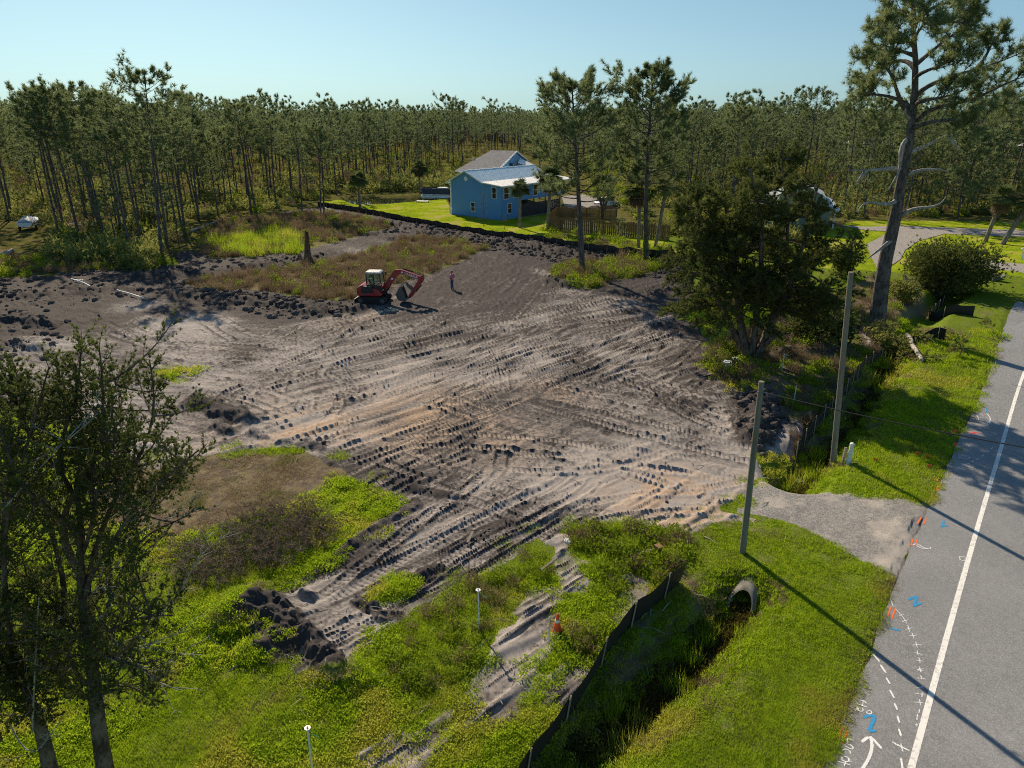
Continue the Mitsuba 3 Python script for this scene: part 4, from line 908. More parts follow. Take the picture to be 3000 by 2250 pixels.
dense_shrub('broadleaf_shrub', 'bushy dark shrub at the lawn corner left of the huge pine', (32.27,69.37), 1.4, 3.6, 1400, 0.25, 0.12, 43, 7, 'shrub_leaves')
dense_shrub('weedy_shrub', 'dark bushy shrub between the cedar and the black fence', (20.66,47.43), 1.7, 2.6, 1600, 0.22, 0.08, 44, 7)
dense_shrub('weedy_shrub', 'low dark cedar bush left of the huge pine trunk', (22.9,48.52), 1.6, 2.4, 1400, 0.22, 0.08, 45, 7)

# deciduous tree in young leaf
k = thing('young_leaf_tree', 'airy tree in fresh yellow-green leaf behind the wooden fence', 'tree')
t = Tree(51, 5); bx, by = (13.98,111.42)
for a in np.linspace(0, 6.28, 9)[:-1]:
    c = t.limb([[0, 0, 0], [math.cos(a) * 0.7, math.sin(a) * 0.7, 3], [math.cos(a) * 2.1, math.sin(a) * 2.1, 6.0], [math.cos(a) * 3.1, math.sin(a) * 3.1, 8.2]], 0.13, 0.02, 5)
    t.twigs(c, 26, 0.3, 1.7, 0.4, 0.015, 4, None, 2, 0.8)
P, D = np.array(t.P), np.array(t.D)
z = gz(bx, by)
t.wood = [move(m, (bx, by, z)) for m in t.wood]
crowned(k, t, 'cedar_bark', move(leaves4(P, D, 2, 0.28, 0.10, 0.9, t.rng), (bx, by, z)), 'bright_leaves')

# fan palms
def palm(label, base, h, r, crown, lean=(0, 0), seed=1, skirt=False, n=46, group_=None, boots=False):
    k = thing('fan_palm', label, 'palm tree', group_)
    rng = np.random.default_rng(seed); z = gz(*base)
    kz = np.linspace(0, 1, 8)
    tr = np.stack([lean[0] * kz ** 1.2, lean[1] * kz, h * kz], 1)
    part(k, 'trunk', move(tube(tr, r * (1.15 - 0.25 * kz), 9), (base[0], base[1], z - 0.1)), 'palm_trunk', smooth=True)
    top = tr[-1]; live, old, stems = [], [], []
    for q in range(n):
        a = rng.random() * 6.28; e = rng.uniform(-0.3, 1.45) if q < n * 0.75 else rng.uniform(-0.5, 0.2)
        d = np.array([math.cos(a) * math.cos(e), math.sin(a) * math.cos(e), math.sin(e)])
        b = top + d * crown * rng.uniform(0.38, 0.55)
        stems.append(tube([top, b], [0.03, 0.018], 3))
        live.append(fan(rng, b, d + [0, 0, -0.55], crown * rng.uniform(0.42, 0.58), 14, 0.085))
    part(k, 'crown', move(join(live), (base[0], base[1], z)), 'palm_leaves')
    part(k, 'leaf_stems', move(join(stems), (base[0], base[1], z)), 'palm_leaves')
    if skirt:
        for q in range(40):
            a = rng.random() * 6.28; d = np.array([math.cos(a) * 0.55, math.sin(a) * 0.55, -1.0]); b = top + [math.cos(a) * 0.35, math.sin(a) * 0.35, -0.2 - 0.9 * rng.random()]
            old.append(fan(rng, b, d, crown * 0.5, 10, 0.07))
        part(k, 'dead_leaf_skirt', move(join(old), (base[0], base[1], z)), 'dead_leaves', label='hanging skirt of dead brown leaves')
    if boots:
        bt = [bar(top * f + [math.cos(a) * r, math.sin(a) * r, 0], top * f + [math.cos(a) * (r + 0.25), math.sin(a) * (r + 0.25), 0.3], 0.07) for f, a in zip(rng.uniform(0.55, 0.98, 46), rng.random(46) * 6.28)]
        part(k, 'leaf_bases', move(join(bt), (base[0], base[1], z)), 'dead_leaves', kind='stuff')
scene['palm_trunk'] = {'type': 'twosided', 'b': {'type': 'diffuse', 'reflectance': proc(bark_color((0.16, 0.135, 0.11), (0.30, 0.26, 0.22)))}}
palm('tall fan palm with a skirt of dead leaves behind the black silt fence', (15.26,86.11), 6.6, 0.2, 2.6, (-0.3, 0), 61, True, 40)
palm('small fan palm with reddish trunk at the front corner of the blue house', (1.12,102.74), 5.2, 0.2, 1.9, (0, 0), 62)
palm('bushy fan palm covering the long side of the blue house', (5.0,100.98), 6.9, 0.22, 2.6, (0.3, 0), 63, True)
palm('fan palm poking up beside the rear house roof', (5.23,139.9), 8.2, 0.2, 2.1, (0, 0), 64)
palm('fan palm beside the moored pontoon boat', (-18.9,150.25), 5.0, 0.2, 2.3, (0, 0), 65, True)
palm('small fan palm on the near bank of the pond', (-26.19,125.41), 4.5, 0.2, 2.2, (0, 0), 66)
palm('shaggy fan palm with upright trunk on the right lawn', (60.06,90.82), 5.4, 0.23, 2.2, (0.9, 0), 67, True, 40, boots=True)
palm('leaning fan palm at the right edge of the picture', (60.9,88.74), 4.9, 0.26, 2.4, (2.5, 0.4), 68, False, 40, boots=True)
# leaning bare trunk of another palm by the tall one
k = thing('palm_tree', 'slanting pale palm trunk right of the vine-clad pine', 'palm tree'); b = (16.98,84.85)
kz = np.linspace(0, 1, 8); z = gz(*b)
part(k, 'trunk', move(tube(np.stack([0.85 * kz, 0 * kz, 7.0 * kz], 1), 0.2, 9), (b[0], b[1], z)), 'palm_trunk', smooth=True)
rng = np.random.default_rng(69); live = []
for q in range(26):
    a = rng.random() * 6.28; e = rng.uniform(-0.4, 1.2); d = np.array([math.cos(a) * math.cos(e), math.sin(a) * math.cos(e), math.sin(e)]); live.append(fan(rng, np.array([0.85, 0, 7.0]) + d, d + [0, 0, -0.5], 1.05, 12, 0.08))
part(k, 'crown', move(join(live), (b[0], b[1], z)), 'palm_leaves')

# saplings and small trees
def small_pine(label, base, h, seed, group_=None, name='young_pine', g=None):
    k = thing(name, label, 'tree', group_); z = gz(*base)
    inst(k, g or YOUNG[seed % 3], base[0], base[1], z - 0.05, h / 8, seed * 1.3)
small_pine('pine sapling before the wooden fence by the black silt fence', (13.96,92.26), 2.7, 1)
for q, (b, h) in enumerate([((31.37,144.04), 9), ((37.75,160.06), 10), ((38.85,148.42), 9.5), ((59.49,188.12), 10), ((67.89,195.53), 11), ((77.61,201.87), 10.5), ((83.82,195.53), 10), ((76.96,168.85), 11.5), ((76.16,158.0), 11), ((63.05,128.07), 9.5), ((57.47,132.28), 7), ((68.64,120.39), 10), ((68.32,115.74), 12.5), ((69.85,113.54), 13), ((75.26,118.02), 12), ((77.93,139.9), 12), ((49.85,168.85), 9), ((62.91,171.2), 8.5), ((24.74,139.9), 9), ((94.6,231.83), 11), ((59.26,208.63), 10), ((82.31,135.99), 12), ((70.91,132.28), 11), ((62.71,121.61), 9), ((53.66,113.54), 8), ((86.87,132.28), 11), ((95.67,139.9), 12), ((90.8,128.76), 10), ((90.64,144.04), 12), ((86.72,148.42), 12), ((87.29,174.84), 11), ((85.29,163.25), 11), ((46.5,188.12), 10), ((39.42,188.12), 10), ((51.24,158.0), 8), ((36.46,132.28), 7), ((30.25,163.25), 9)]):
    small_pine('bushy young pine among others between the back lawn and the tall woods', b, h, q, 'young pines between the lawn and the tall woods')
k = thing('bare_sapling', 'thin leafless sapling before the end wall of the blue house', 'tree'); b = (-4.08,104.1); t = Tree(71, 4)
c = t.limb([[0, 0, 0], [0.05, 0, 2], [0, 0, 4.6]], 0.06, 0.01); t.twigs(c, 60, 0.12, 0.8, 0.15, 0.012, 2, None, 1, 0.9)
t.wood = [move(m, (b[0], b[1], gz(*b))) for m in t.wood]; P, D = np.array(t.P), np.array(t.D)
crowned(k, t, 'cedar_bark', move(blades(P, D, 3, 0.14, 0.03, 0.8, t.rng), (b[0], b[1], gz(*b))), 'dead_leaves')
k = thing('bare_sapling', 'small thin sapling under the right lower window of the blue house', 'tree'); b = (-1.04,100.98); t = Tree(72, 4)
c = t.limb([[0, 0, 0], [0.05, 0, 1], [0, 0, 2.2]], 0.04, 0.01); t.twigs(c, 26, 0.15, 0.5, 0.2, 0.008, 2, None, 1, 0.9)
t.wood = [move(m, (b[0], b[1], gz(*b))) for m in t.wood]; P, D = np.array(t.P), np.array(t.D)
crowned(k, t, 'cedar_bark', move(blades(P, D, 2, 0.12, 0.03, 0.8, t.rng), (b[0], b[1], gz(*b))), 'dead_leaves')

# ================================================================ OBJECTS
def paint(key, color, rough=0.5, **kw): principled(key, color, rough, **kw)
paint('blue_siding', (0.10, 0.29, 0.58), 0.6)
paint('rear_siding', (0.16, 0.33, 0.50), 0.6)
paint('white_trim', (0.78, 0.79, 0.78), 0.45)
paint('glass_dark', (0.02, 0.025, 0.03), 0.06, spec=0.8)
paint('metal_roof', (0.66, 0.78, 0.83), 0.35, metallic=0.2)
paint('white_roof', (0.74, 0.73, 0.70), 0.5)
def shingle(p, n, uv):
    f = fbm(p.x * 2, p.y * 2, p.z * 2, 3); r = cell_rand(p.x * 3.2, p.z * 7.0, p.y * 1.0)
    return mix((0.20, 0.20, 0.205), (0.32, 0.315, 0.32), f * 0.6 + r * 0.4)
scene['shingles'] = {'type': 'twosided', 'b': {'type': 'diffuse', 'reflectance': proc(shingle)}}
def wood(lo, hi):
    def fn(p, n, uv):
        f = fbm(p.x * 3, p.y * 3, p.z * 14, 3); g = cell_rand(p.x * 5.0, p.y * 5.0, 0)
        return mix(lo, hi, dr.clip(f * 0.8 + g * 0.3 - 0.05, 0, 1))
    return fn
scene['dark_boards'] = {'type': 'twosided', 'b': {'type': 'diffuse', 'reflectance': proc(wood((0.045, 0.045, 0.05), (0.11, 0.105, 0.11)))}}
scene['fence_wood'] = {'type': 'twosided', 'b': {'type': 'diffuse', 'reflectance': proc(wood((0.13, 0.085, 0.045), (0.30, 0.205, 0.11)))}}
scene['grey_wood'] = {'type': 'twosided', 'b': {'type': 'diffuse', 'reflectance': proc(wood((0.17, 0.155, 0.13), (0.33, 0.31, 0.275)))}}
scene['raw_wood'] = {'type': 'twosided', 'b': {'type': 'diffuse', 'reflectance': proc(wood((0.26, 0.21, 0.15), (0.46, 0.39, 0.29)))}}
def pole_fn(p, n, uv):
    f = fbm(p.x * 22, p.y * 22, p.z * 1.2, 3); g = fbm(p.x * 6, p.y * 6, p.z * 0.5, 2)
    return mix((0.13, 0.122, 0.098), (0.30, 0.285, 0.235), dr.clip(f * 0.7 + g * 0.4 - 0.05, 0, 1))
scene['pole_wood'] = {'type': 'twosided', 'b': {'type': 'diffuse', 'reflectance': proc(pole_fn)}}
def conc_fn(p, n, uv):
    f = fbm(p.x * 5, p.y * 5, p.z * 5, 4)
    return mix((0.11, 0.105, 0.09), (0.34, 0.325, 0.29), f)
scene['concrete'] = {'type': 'twosided', 'b': {'type': 'diffuse', 'reflectance': proc(conc_fn)}}
paint('silt_fabric', (0.018, 0.018, 0.019), 0.55, spec=0.45)
paint('pvc', (0.72, 0.76, 0.74), 0.4)
paint('machine_red', (0.30, 0.016, 0.022), 0.32, clearcoat=0.5)
paint('machine_black', (0.018, 0.018, 0.02), 0.5)
paint('machine_grey', (0.11, 0.11, 0.115), 0.45, metallic=0.4)
paint('rubber', (0.022, 0.020, 0.019), 0.8)
paint('cab_roof', (0.42, 0.43, 0.44), 0.45)
paint('decal_white', (0.75, 0.75, 0.75), 0.5)
paint('steel', (0.35, 0.34, 0.33), 0.35, metallic=0.9)
scene['cab_glass'] = {'type': 'thindielectric', 'specular_transmittance': rgb(0.50, 0.72, 0.66)}
for key, c in (('orange_paint', (0.82, 0.15, 0.03)), ('blue_paint', (0.03, 0.26, 0.52)), ('white_paint', (0.74, 0.75, 0.76)), ('red_paint', (0.55, 0.05, 0.05)), ('pink_ribbon', (0.85, 0.06, 0.30)), ('green_ribbon', (0.25, 0.75, 0.42)), ('orange_cone', (0.85, 0.12, 0.03)), ('skin', (0.42, 0.24, 0.17)), ('pink_cloth', (0.62, 0.16, 0.25)), ('denim', (0.045, 0.075, 0.16)), ('pale_cloth', (0.48, 0.50, 0.50)), ('dark_cloth', (0.05, 0.05, 0.055)), ('navy', (0.025, 0.035, 0.075)), ('boat_white', (0.72, 0.73, 0.74)), ('car_white', (0.70, 0.71, 0.72)), ('red_flowers', (0.60, 0.04, 0.05)), ('hair', (0.05, 0.04, 0.03)), ('sage_siding', (0.16, 0.20, 0.17)), ('boot', (0.06, 0.045, 0.035))):
    paint(key, c, 0.25 if key in ('car_white', 'boat_white') else 0.6)

# ---------------------------------------------------------------- painted marks on the road
def stroke(pts, w, z=0.013):
    c = np.asarray(pts, float)
    if len(c) > 2: c = spline(c, 0.05)[0]
    d = np.full(len(c), w / 2)
    d[0] *= 0.6; d[-1] *= 0.6
    jit = 1 + 0.25 * (nfbm(c[:, 0], c[:, 1], 9.0, 2, 9) - 0.5)
    return ribbon(offset_line(c, -d * jit), offset_line(c, d * jit), z)
def mark(name, strokes, bsdf, w, label): part('road', name, join([stroke(s, w, 0.013 + 0.0006 * i) for i, s in enumerate(strokes)]), bsdf, label=label)
def ring(c, a, b, n=16): return [(c[0] + a * math.cos(q), c[1] + b * math.sin(q)) for q in np.linspace(0, 6.28, n)]
for pts, lb in (([(8.664,14.267),(8.365,13.834)], 'orange bar at the verge, left of the lowest orange pair'), ([(8.741,14.147),(8.43,13.729)], 'orange bar right of the lowest orange pair'), ([(12.363,19.126),(12.026,18.667)], 'orange bar beside the white cross line, left one'), ([(12.465,19.048),(12.103,18.555)], 'orange bar beside the white cross line, right one'),
               ([(15.173,23.099),(14.875,22.686)], 'orange bar at the gravel apron, lower pair left'), ([(15.32,23.068),(14.992,22.635)], 'orange bar at the gravel apron, lower pair right'), ([(16.315,24.645),(15.899,24.153)], 'orange bar at the gravel apron, upper pair left'), ([(16.493,24.61),(16.141,24.13)], 'orange bar at the gravel apron, upper pair right')):
    mark('orange_bar', [pts], 'orange_paint', 0.075, lb)
mark('blue_mark', [[(9.363,14.553),(9.414,14.59),(9.711,14.611)], [(9.681,14.599),(9.472,14.348),(9.279,14.111)], [(9.279,14.111),(9.365,14.123),(9.479,14.143)]], 'blue_paint', 0.085, 'big blue figure beside the white arrow')
mark('blue_mark', [[(13.093,19.465),(13.314,19.594),(13.502,19.658)], [(13.502,19.658),(13.268,19.362),(13.105,19.149)], [(13.105,19.149),(13.281,19.243),(13.475,19.322)]], 'blue_paint', 0.085, 'blue figure above the white crosses')
mark('blue_mark', [[(11.805,18.103),(11.921,18.046),(12.087,17.975)]], 'blue_paint', 0.08, 'short blue dash at the verge'); 
mark('blue_mark', [[(17.076,24.414),(16.929,24.187),(16.76,23.963)], [(16.669,23.963),(16.826,23.974),(17.015,24.041)]], 'blue_paint', 0.08, 'blue figure near the gravel apron')
mark('white_arrow', [[(9.236,13.95),(9.12,13.606),(8.894,13.291),(8.577,12.969),(8.286,12.76)], [(8.944,13.767),(9.088,13.873),(9.236,13.95)], [(9.236,13.95),(9.303,13.757),(9.354,13.54)]], 'white_paint', 0.075, 'white sprayed arrow pointing at the big blue figure')
mark('white_letters', [[(8.557,13.748),(8.642,13.876),(8.79,13.792)], [(8.529,13.719),(8.606,13.681),(8.651,13.606),(8.598,13.559),(8.51,13.606),(8.457,13.681),(8.529,13.719)], [(8.32,13.475),(8.391,13.549),(8.481,13.54),(8.514,13.475),(8.45,13.401)], [(8.256,13.309),(8.201,13.255),(8.25,13.191),(8.366,13.209),(8.386,13.291),(8.329,13.337),(8.256,13.309)], [(8.386,13.291),(8.384,13.182),(8.419,13.173)], [(8.067,13.191),(8.212,13.137),(8.378,13.066)], [(8.262,13.164),(8.207,13.093),(8.15,13.013)]], 'white_paint', 0.028, 'white hand-sprayed letters Locat')
mark('white_letters', [[(9.545,14.783),(9.522,14.699),(9.6,14.688),(9.658,14.783),(9.61,14.815),(9.545,14.783)], [(9.53,14.858),(9.531,14.843)], [(9.394,14.89),(9.334,14.794),(9.407,14.773),(9.468,14.868),(9.437,14.911),(9.394,14.89)], [(9.377,14.943),(9.238,14.783)], [(9.335,14.943),(9.339,14.805)], [(9.362,15.058),(9.5,14.976),(9.645,14.89)], [(9.528,15.165),(9.621,15.128),(9.649,15.015)], [(9.618,15.15),(9.517,14.976)]], 'white_paint', 0.03, 'small white hand-sprayed letters Pipe with a line and arrow')
for a in ([(10.745,16.506),(10.738,16.308),(10.756,16.163)], [(10.661,16.007),(10.656,15.853),(10.647,15.713)], [(10.536,15.541),(10.52,15.372),(10.507,15.227)], [(10.424,15.062),(10.398,14.911),(10.375,14.783)], [(10.287,14.626),(10.241,14.47),(10.214,14.338)], [(10.102,14.197),(10.066,14.048),(10.033,13.921)], [(9.695,13.291),(9.644,13.146),(9.559,12.951)]) + ([(10.739,16.927),(10.77,16.735),(10.782,16.608)], [(10.753,16.483),(10.745,16.329),(10.751,16.177)]):
    mark('white_dash', [a], 'white_paint', 0.05, 'white sprayed dash of the line left of the edge line')
mark('white_cross', [[(9.722,13.776),(9.849,13.653),(10.026,13.512)], [(9.914,13.719),(9.84,13.484)]], 'white_paint', 0.045, 'white cross on the dashed line at the bottom')
for a, b in (([(11.813,16.382),(11.77,16.235)], [(11.713,16.296),(11.874,16.279)]), ([(11.692,16.09),(11.644,15.936)], [(11.529,15.983),(11.777,15.971)]), ([(11.524,15.713),(11.484,15.575)], [(11.336,15.621),(11.545,15.656)]), ([(11.385,15.439),(11.292,15.282)], [(11.183,15.399),(11.417,15.372)]), ([(11.182,15.205),(11.099,14.987)], [(10.972,15.095),(11.219,15.084)]), ([(10.999,14.847),(10.906,14.72)], [(10.94,14.815),(10.979,14.794)]), ([(10.85,14.678),(10.729,14.481)], [(10.751,14.553),(10.778,14.543)]), ([(10.661,14.368),(10.615,14.267)], [(10.593,14.318),(10.664,14.328)]),
             ([(12.477,18.856),(12.482,18.555)], [(12.393,18.69),(12.578,18.743)]), ([(12.472,18.555),(12.458,18.32)], [(12.339,18.393),(12.581,18.481)]), ([(12.438,18.226),(12.336,17.919)], [(12.26,18.032),(12.49,18.103)]), ([(12.382,17.87),(12.303,17.613)], [(12.237,17.73),(12.455,17.765)]), ([(12.283,17.477),(12.203,17.222)], [(12.117,17.322),(12.399,17.369)]), ([(12.131,17.103),(12.052,16.895)], [(12.022,17.011),(12.184,16.927)]), ([(12.023,16.798),(11.941,16.577)], [(11.897,16.69),(12.081,16.652)]), ([(11.822,16.421),(11.774,16.207)], [(11.712,16.317),(11.913,16.341)]), ([(12.53,19.441),(12.435,19.149)], [(12.455,19.01),(12.47,18.872)])):
    mark('white_cross', [a, b], 'white_paint', 0.035, 'small white sprayed cross beside the edge line')
mark('white_squiggle', [[(14.944,22.686),(15.185,22.706),(15.295,22.484),(15.432,22.454),(15.538,22.615)], [(15.072,22.656),(15.152,22.484),(15.382,22.434)]], 'white_paint', 0.035, 'white squiggle under the orange bars at the apron')
mark('white_circle', [[(16.216,21.847),(16.357,21.962),(16.447,21.923),(16.4,21.789),(16.271,21.675),(16.182,21.713),(16.216,21.847)], [(16.356,21.847),(16.373,21.827)]], 'white_paint', 0.028, 'small white circle touching the edge line')
mark('white_letters', [[(24.826,35.012),(24.696,34.597),(24.304,34.09)], [(25.056,35.117),(25.174,34.907)], [(24.714,34.495),(24.873,34.291),(24.865,33.891)], [(25.494,35.222),(25.309,34.597),(24.667,33.832)], [(24.383,33.891),(24.578,33.753),(24.993,34.03)]], 'white_paint', 0.04, 'white sprayed letters in the tree shade upper right')
mark('blue_mark', [[(25.956,35.867),(25.561,35.328)], [(25.704,35.693),(25.955,35.758)], [(25.585,35.328),(25.729,35.265)]], 'blue_paint', 0.08, 'blue mark above the shaded white letters')
mark('red_mark', [[(23.143,32.831),(23.148,32.644),(23.44,32.868)], [(23.265,32.607),(23.477,32.737),(23.519,32.551)]], 'red_paint', 0.09, 'red mark in the tree shade under the cable')
mark('white_letters', [[(21.057,30.208),(21.023,29.965)], [(21.202,30.208),(21.288,30.045)], [(21.421,30.208),(21.542,30.045)], [(20.914,29.965),(21.173,29.853),(21.493,29.965)]], 'white_paint', 0.035, 'white sprayed letters in the tree shade above the dashes')
for a in ([(23.186,31.007),(22.983,30.838)], [(22.803,30.67),(22.589,30.503)], [(22.258,30.208),(22.049,30.045)], [(21.786,29.853),(21.581,29.694)], [(21.415,29.599),(21.228,29.442)], [(21.104,29.38),(20.87,29.225)], [(20.655,29.102),(20.46,29.01)], [(20.283,28.889),(20.09,28.799)], [(19.88,28.679),(19.71,28.589)]):
    mark('white_dash', [a], 'white_paint', 0.05, 'white dash crossing the shaded shoulder')
mark('blue_mark', [[(21.005,29.333),(21.101,29.256)], [(20.46,29.01),(20.707,29.071)]], 'blue_paint', 0.07, 'blue dab on the shaded dashed line')
gp = [np.array([(18.615,27.385),(18.208,26.814)]), np.array([(18.503,27.33),(18.157,26.841)]), np.array([(18.725,27.919),(18.648,27.636)])]
mark('orange_bar', gp, 'orange_paint', 0.10, 'orange paint at the verge corner of the gravel apron')

# ---------------------------------------------------------------- utility poles and cable
def pole(label, base, top, r):
    k = thing('utility_pole', label, 'utility pole')
    b = np.array([base[0], base[1], gz(*base) - 0.2]); tp = np.array(top)
    part(k, 'shaft', tube([b + (tp - b) * f for f in np.linspace(0, 1, 9)], r * np.linspace(1.12, 0.86, 9), 14), 'pole_wood', smooth=40)
    return b, tp
p1b, p1t = pole('weathered wooden pole standing in the green verge by the concrete pipe', [(8.46,22.23)][0], [(8.31,22.18,6.71)][0], 0.108)
part('utility_pole', 'bracket', join([tube([p1t + [-0.15, -0.1, -0.35], p1t + [0.17, 0.05, -0.28]], 0.02, 6), tube([p1t + [0.1, -0.1, -0.35], p1t + [0.26, -0.13, -0.40]], 0.022, 6)]), 'steel')
p2b, p2t = pole('taller grey wooden pole in the ditch beside the white pipe', [(15.31,30.32)][0], [(14.33,29.79,8.8)][0], 0.128)
c0 = p1t + [0.2, -0.12, -0.38]; c1 = np.array([(13.66,17.2,6.84)][0]); c2 = c0 + (c1 - c0) * 1.5
cp = [c0 + (c2 - c0) * f - [0, 0, 0.16 * 4 * f * (1 - f)] for f in np.linspace(0, 1, 24)]
solo('overhead_cable', tube(cp, 0.016, 6), 'machine_black', 'black cable running from the near pole over the road', 'cable', smooth=True)

# ---------------------------------------------------------------- silt fences
def silt_fence(label, line, h=0.85, step=1.9, lean=0.0, side=1, sag=0.10, name='silt_fence', seed=0, wall=True):
    k = thing(name, label, 'silt fence', 'black silt fences')
    c, s = spline(line, 0.22); n = len(c)
    nrm = np.stack([unit(np.gradient(c, axis=0))[:, 1], -unit(np.gradient(c, axis=0))[:, 0]], 1)
    zg = ground_z(c[:, 0], c[:, 1]) - 0.06
    ph = (s / step) % 1
    rows = []
    ripple = (nfbm(s, s * 0, 0.9, 3, seed) - 0.5)
    for f in (0, 0.25, 0.5, 0.75, 1.0):
        bulge = (math.sin(f * PI) * 0.05 * np.sin(ph * PI) + ripple * 0.16 * f + lean * f) * 1.0
        zz_ = zg + f * (h - sag * np.sin(ph * PI) ** 2 + (nnoise(s, s * 0, 0.7, seed + 3) - 0.5) * 0.14)
        rows.append(np.c_[c + nrm * bulge[:, None], zz_])
    V_, F_ = [], []
    for off in (-0.004, 0.004):
        o = len(V_) * 0
        base_i = sum(len(a) for a in V_)
        for r_ in rows: V_.append(r_ + np.c_[nrm * off, np.zeros(n)])
        i, j = np.meshgrid(np.arange(4), np.arange(n - 1), indexing='ij')
        q = base_i + np.stack([i * n + j, i * n + j + 1, (i + 1) * n + j + 1, (i + 1) * n + j], -1).reshape(-1, 4)
        F_.append(q if off > 0 else q[:, ::-1])
    part(k, 'fabric', (np.vstack(V_), np.vstack([np.vstack([q[:, [0, 1, 2]], q[:, [0, 2, 3]]]) for q in F_])), 'silt_fabric', smooth=True)
    for t_ in np.arange(0.02, s[-1], step):
        i = min(int(t_ / 0.22), n - 1)
        b = np.r_[c[i] + nrm[i] * 0.05 * side, zg[i] - 0.1]
        tp = np.r_[c[i] + nrm[i] * (lean + 0.05 * side), zg[i] + h + 0.12]
        part(k, 'stake', bar(b, tp, 0.038), 'raw_wood')
silt_fence('black silt fence along the near ditch, running out at the bottom of the picture', [(-0.76,11.32),(-0.16,12.26),(0.8,13.8),(1.99,15.58),(3.17,17.52),(4.66,19.23),(5.77,20.55)], 1.05, 2.05, 0.16, 1, 0.12, seed=1)
silt_fence('black silt fence along the far ditch below the spreading cedar', [(13.61,30.76),(16.14,34.27),(19.15,38.3),(22.34,42.77),(25.25,45.92)], 1.15, 1.7, 0.0, 1, 0.14, seed=2)
silt_fence('pale sunlit end of silt fence over white sand by the huge pine foot', [(25.7,51.0),(25.7,49.09),(25.44,46.3)], 0.75, 1.6, 0.05, 1, 0.1, seed=3)
silt_fence('short black silt fence beside the cut branch pile', [(29.07,50.38),(29.74,49.51),(30.74,48.18)], 0.95, 2.2, 0.02, 1, 0.12, seed=4)
silt_fence('short black silt fence in front of the round shrub', [(35.16,58.08),(34.96,56.31),(35.75,55.57),(36.83,54.94)], 0.95, 2.2, 0.02, 1, 0.1, seed=5)
silt_fence('black silt fence turning back beside the round shrub', [(35.22,58.2),(37.11,60.44),(39.22,62.98)], 0.9, 1.7, 0.02, 1, 0.1, seed=6)
silt_fence('sagging silt fence at the foot of the round shrub', [(38.65,69.17),(37.8,66.45),(38.26,64.74),(39.25,62.98)], 0.8, 1.8, 0.05, 1, 0.2, seed=7)
silt_fence('long black silt fence between the lot and the blue house lawn', [(-33.88,127.4),(-28.12,122.23),(-18.26,111.42),(-6.75,98.87),(5.24,85.79),(11.71,80.13),(17.8,76.9),(19.45,75.38)], 0.92, 2.4, 0.05, 1, 0.10, seed=8)

# ---------------------------------------------------------------- culverts, white pipe, stakes, cone
def culvert(label, base, zc, ang, r, length, cut, apron):
    k = thing('concrete_culvert', label, 'drain pipe')
    M = manifold3d.Manifold
    o = M.cylinder(length, r + 0.10, r + 0.10, 40) - M.cylinder(length * 3, r, r, 40).translate([0, 0, -length])
    o = o.rotate([0, 90, 0])                                    # along +x, mouth at x = 0
    o = o.trim_by_plane([math.sin(cut), 0, -math.cos(cut)], 0.0) if cut else o
    m = o.to_mesh(); mm = (m.vert_properties[:, :3], m.tri_verts)
    part(k, 'pipe', move(mm, (base[0], base[1], zc), ang), 'concrete', smooth=35)
    d = trimesh.creation.cylinder(r * 0.99, 0.02, sections=32); d.apply_transform(trimesh.transformations.rotation_matrix(PI / 2, [0, 1, 0])); d.apply_translation([length * 0.8, 0, 0])
    part(k, 'dark_inside', move(d, (base[0], base[1], zc), ang), 'machine_black')
    part(k, 'apron', move(apron, (base[0], base[1], zc), ang), 'concrete', smooth=30)
ax = np.array([(12.65,28.27)][0]) - np.array([(7.58,19.71)][0]); aang = math.atan2(ax[1], ax[0])
hull = lambda pts: (lambda h_: (np.asarray(h_.vertices), np.asarray(h_.faces)))(trimesh.convex.convex_hull(np.asarray(pts, float)))
culvert('mitred concrete pipe mouth in the grass below the near pole', [(7.7,19.83)][0], -0.62, aang, 0.36, 3.0, math.radians(31), hull([(0.3, -0.50, -0.3), (1.0, -0.48, 0.10), (1.1, -0.85, 0.22), (0.5, -0.9, -0.02), (0.3, -0.52, -0.45), (1.1, -0.8, -0.1), (0.5, -0.9, -0.3)]))
culvert('concrete pipe mouth in a pale slab under the side driveway', [(46.14,68.09)][0], 0.02, math.atan2(0.4, 0.6), 0.33, 2.0, math.radians(60), hull([(0.3, -1.0, 0.42), (0.3, 1.0, 0.42), (1.0, -1.1, 0.62), (1.0, 1.1, 0.62), (0.9, -1.1, 0.3), (0.9, 1.1, 0.3)]))
k = thing('pipe_marker', 'short thick white utility pipe standing beside the pole in the ditch', 'marker pipe')
b = [(15.64,29.61)][0]; z = gz(*b)
part(k, 'pipe', move(tube([[0, 0, 0.3], [0, 0, 1.05]], 0.095, 18), (b[0], b[1], z)), 'pvc', smooth=40)
part(k, 'cap', move(tube([[0, 0, 1.05], [0, 0, 1.12], [0, 0, 1.15]], [0.10, 0.10, 0.06], 18), (b[0], b[1], z)), 'pvc', smooth=40)
part(k, 'base_collar', move(tube([[0, 0, -0.1], [0, 0, 0.30], [0, 0, 0.34]], [0.125, 0.125, 0.10], 18), (b[0], b[1], z)), 'pvc', smooth=40)
b = [(15.55,30.03)][0]; z = gz(*b)
solo('wooden_post', bar([b[0], b[1], z - 0.1], [b[0] + 0.05, b[1], z + 1.0], 0.10), 'grey_wood', 'short grey wooden post between the pole and the white pipe', 'post')
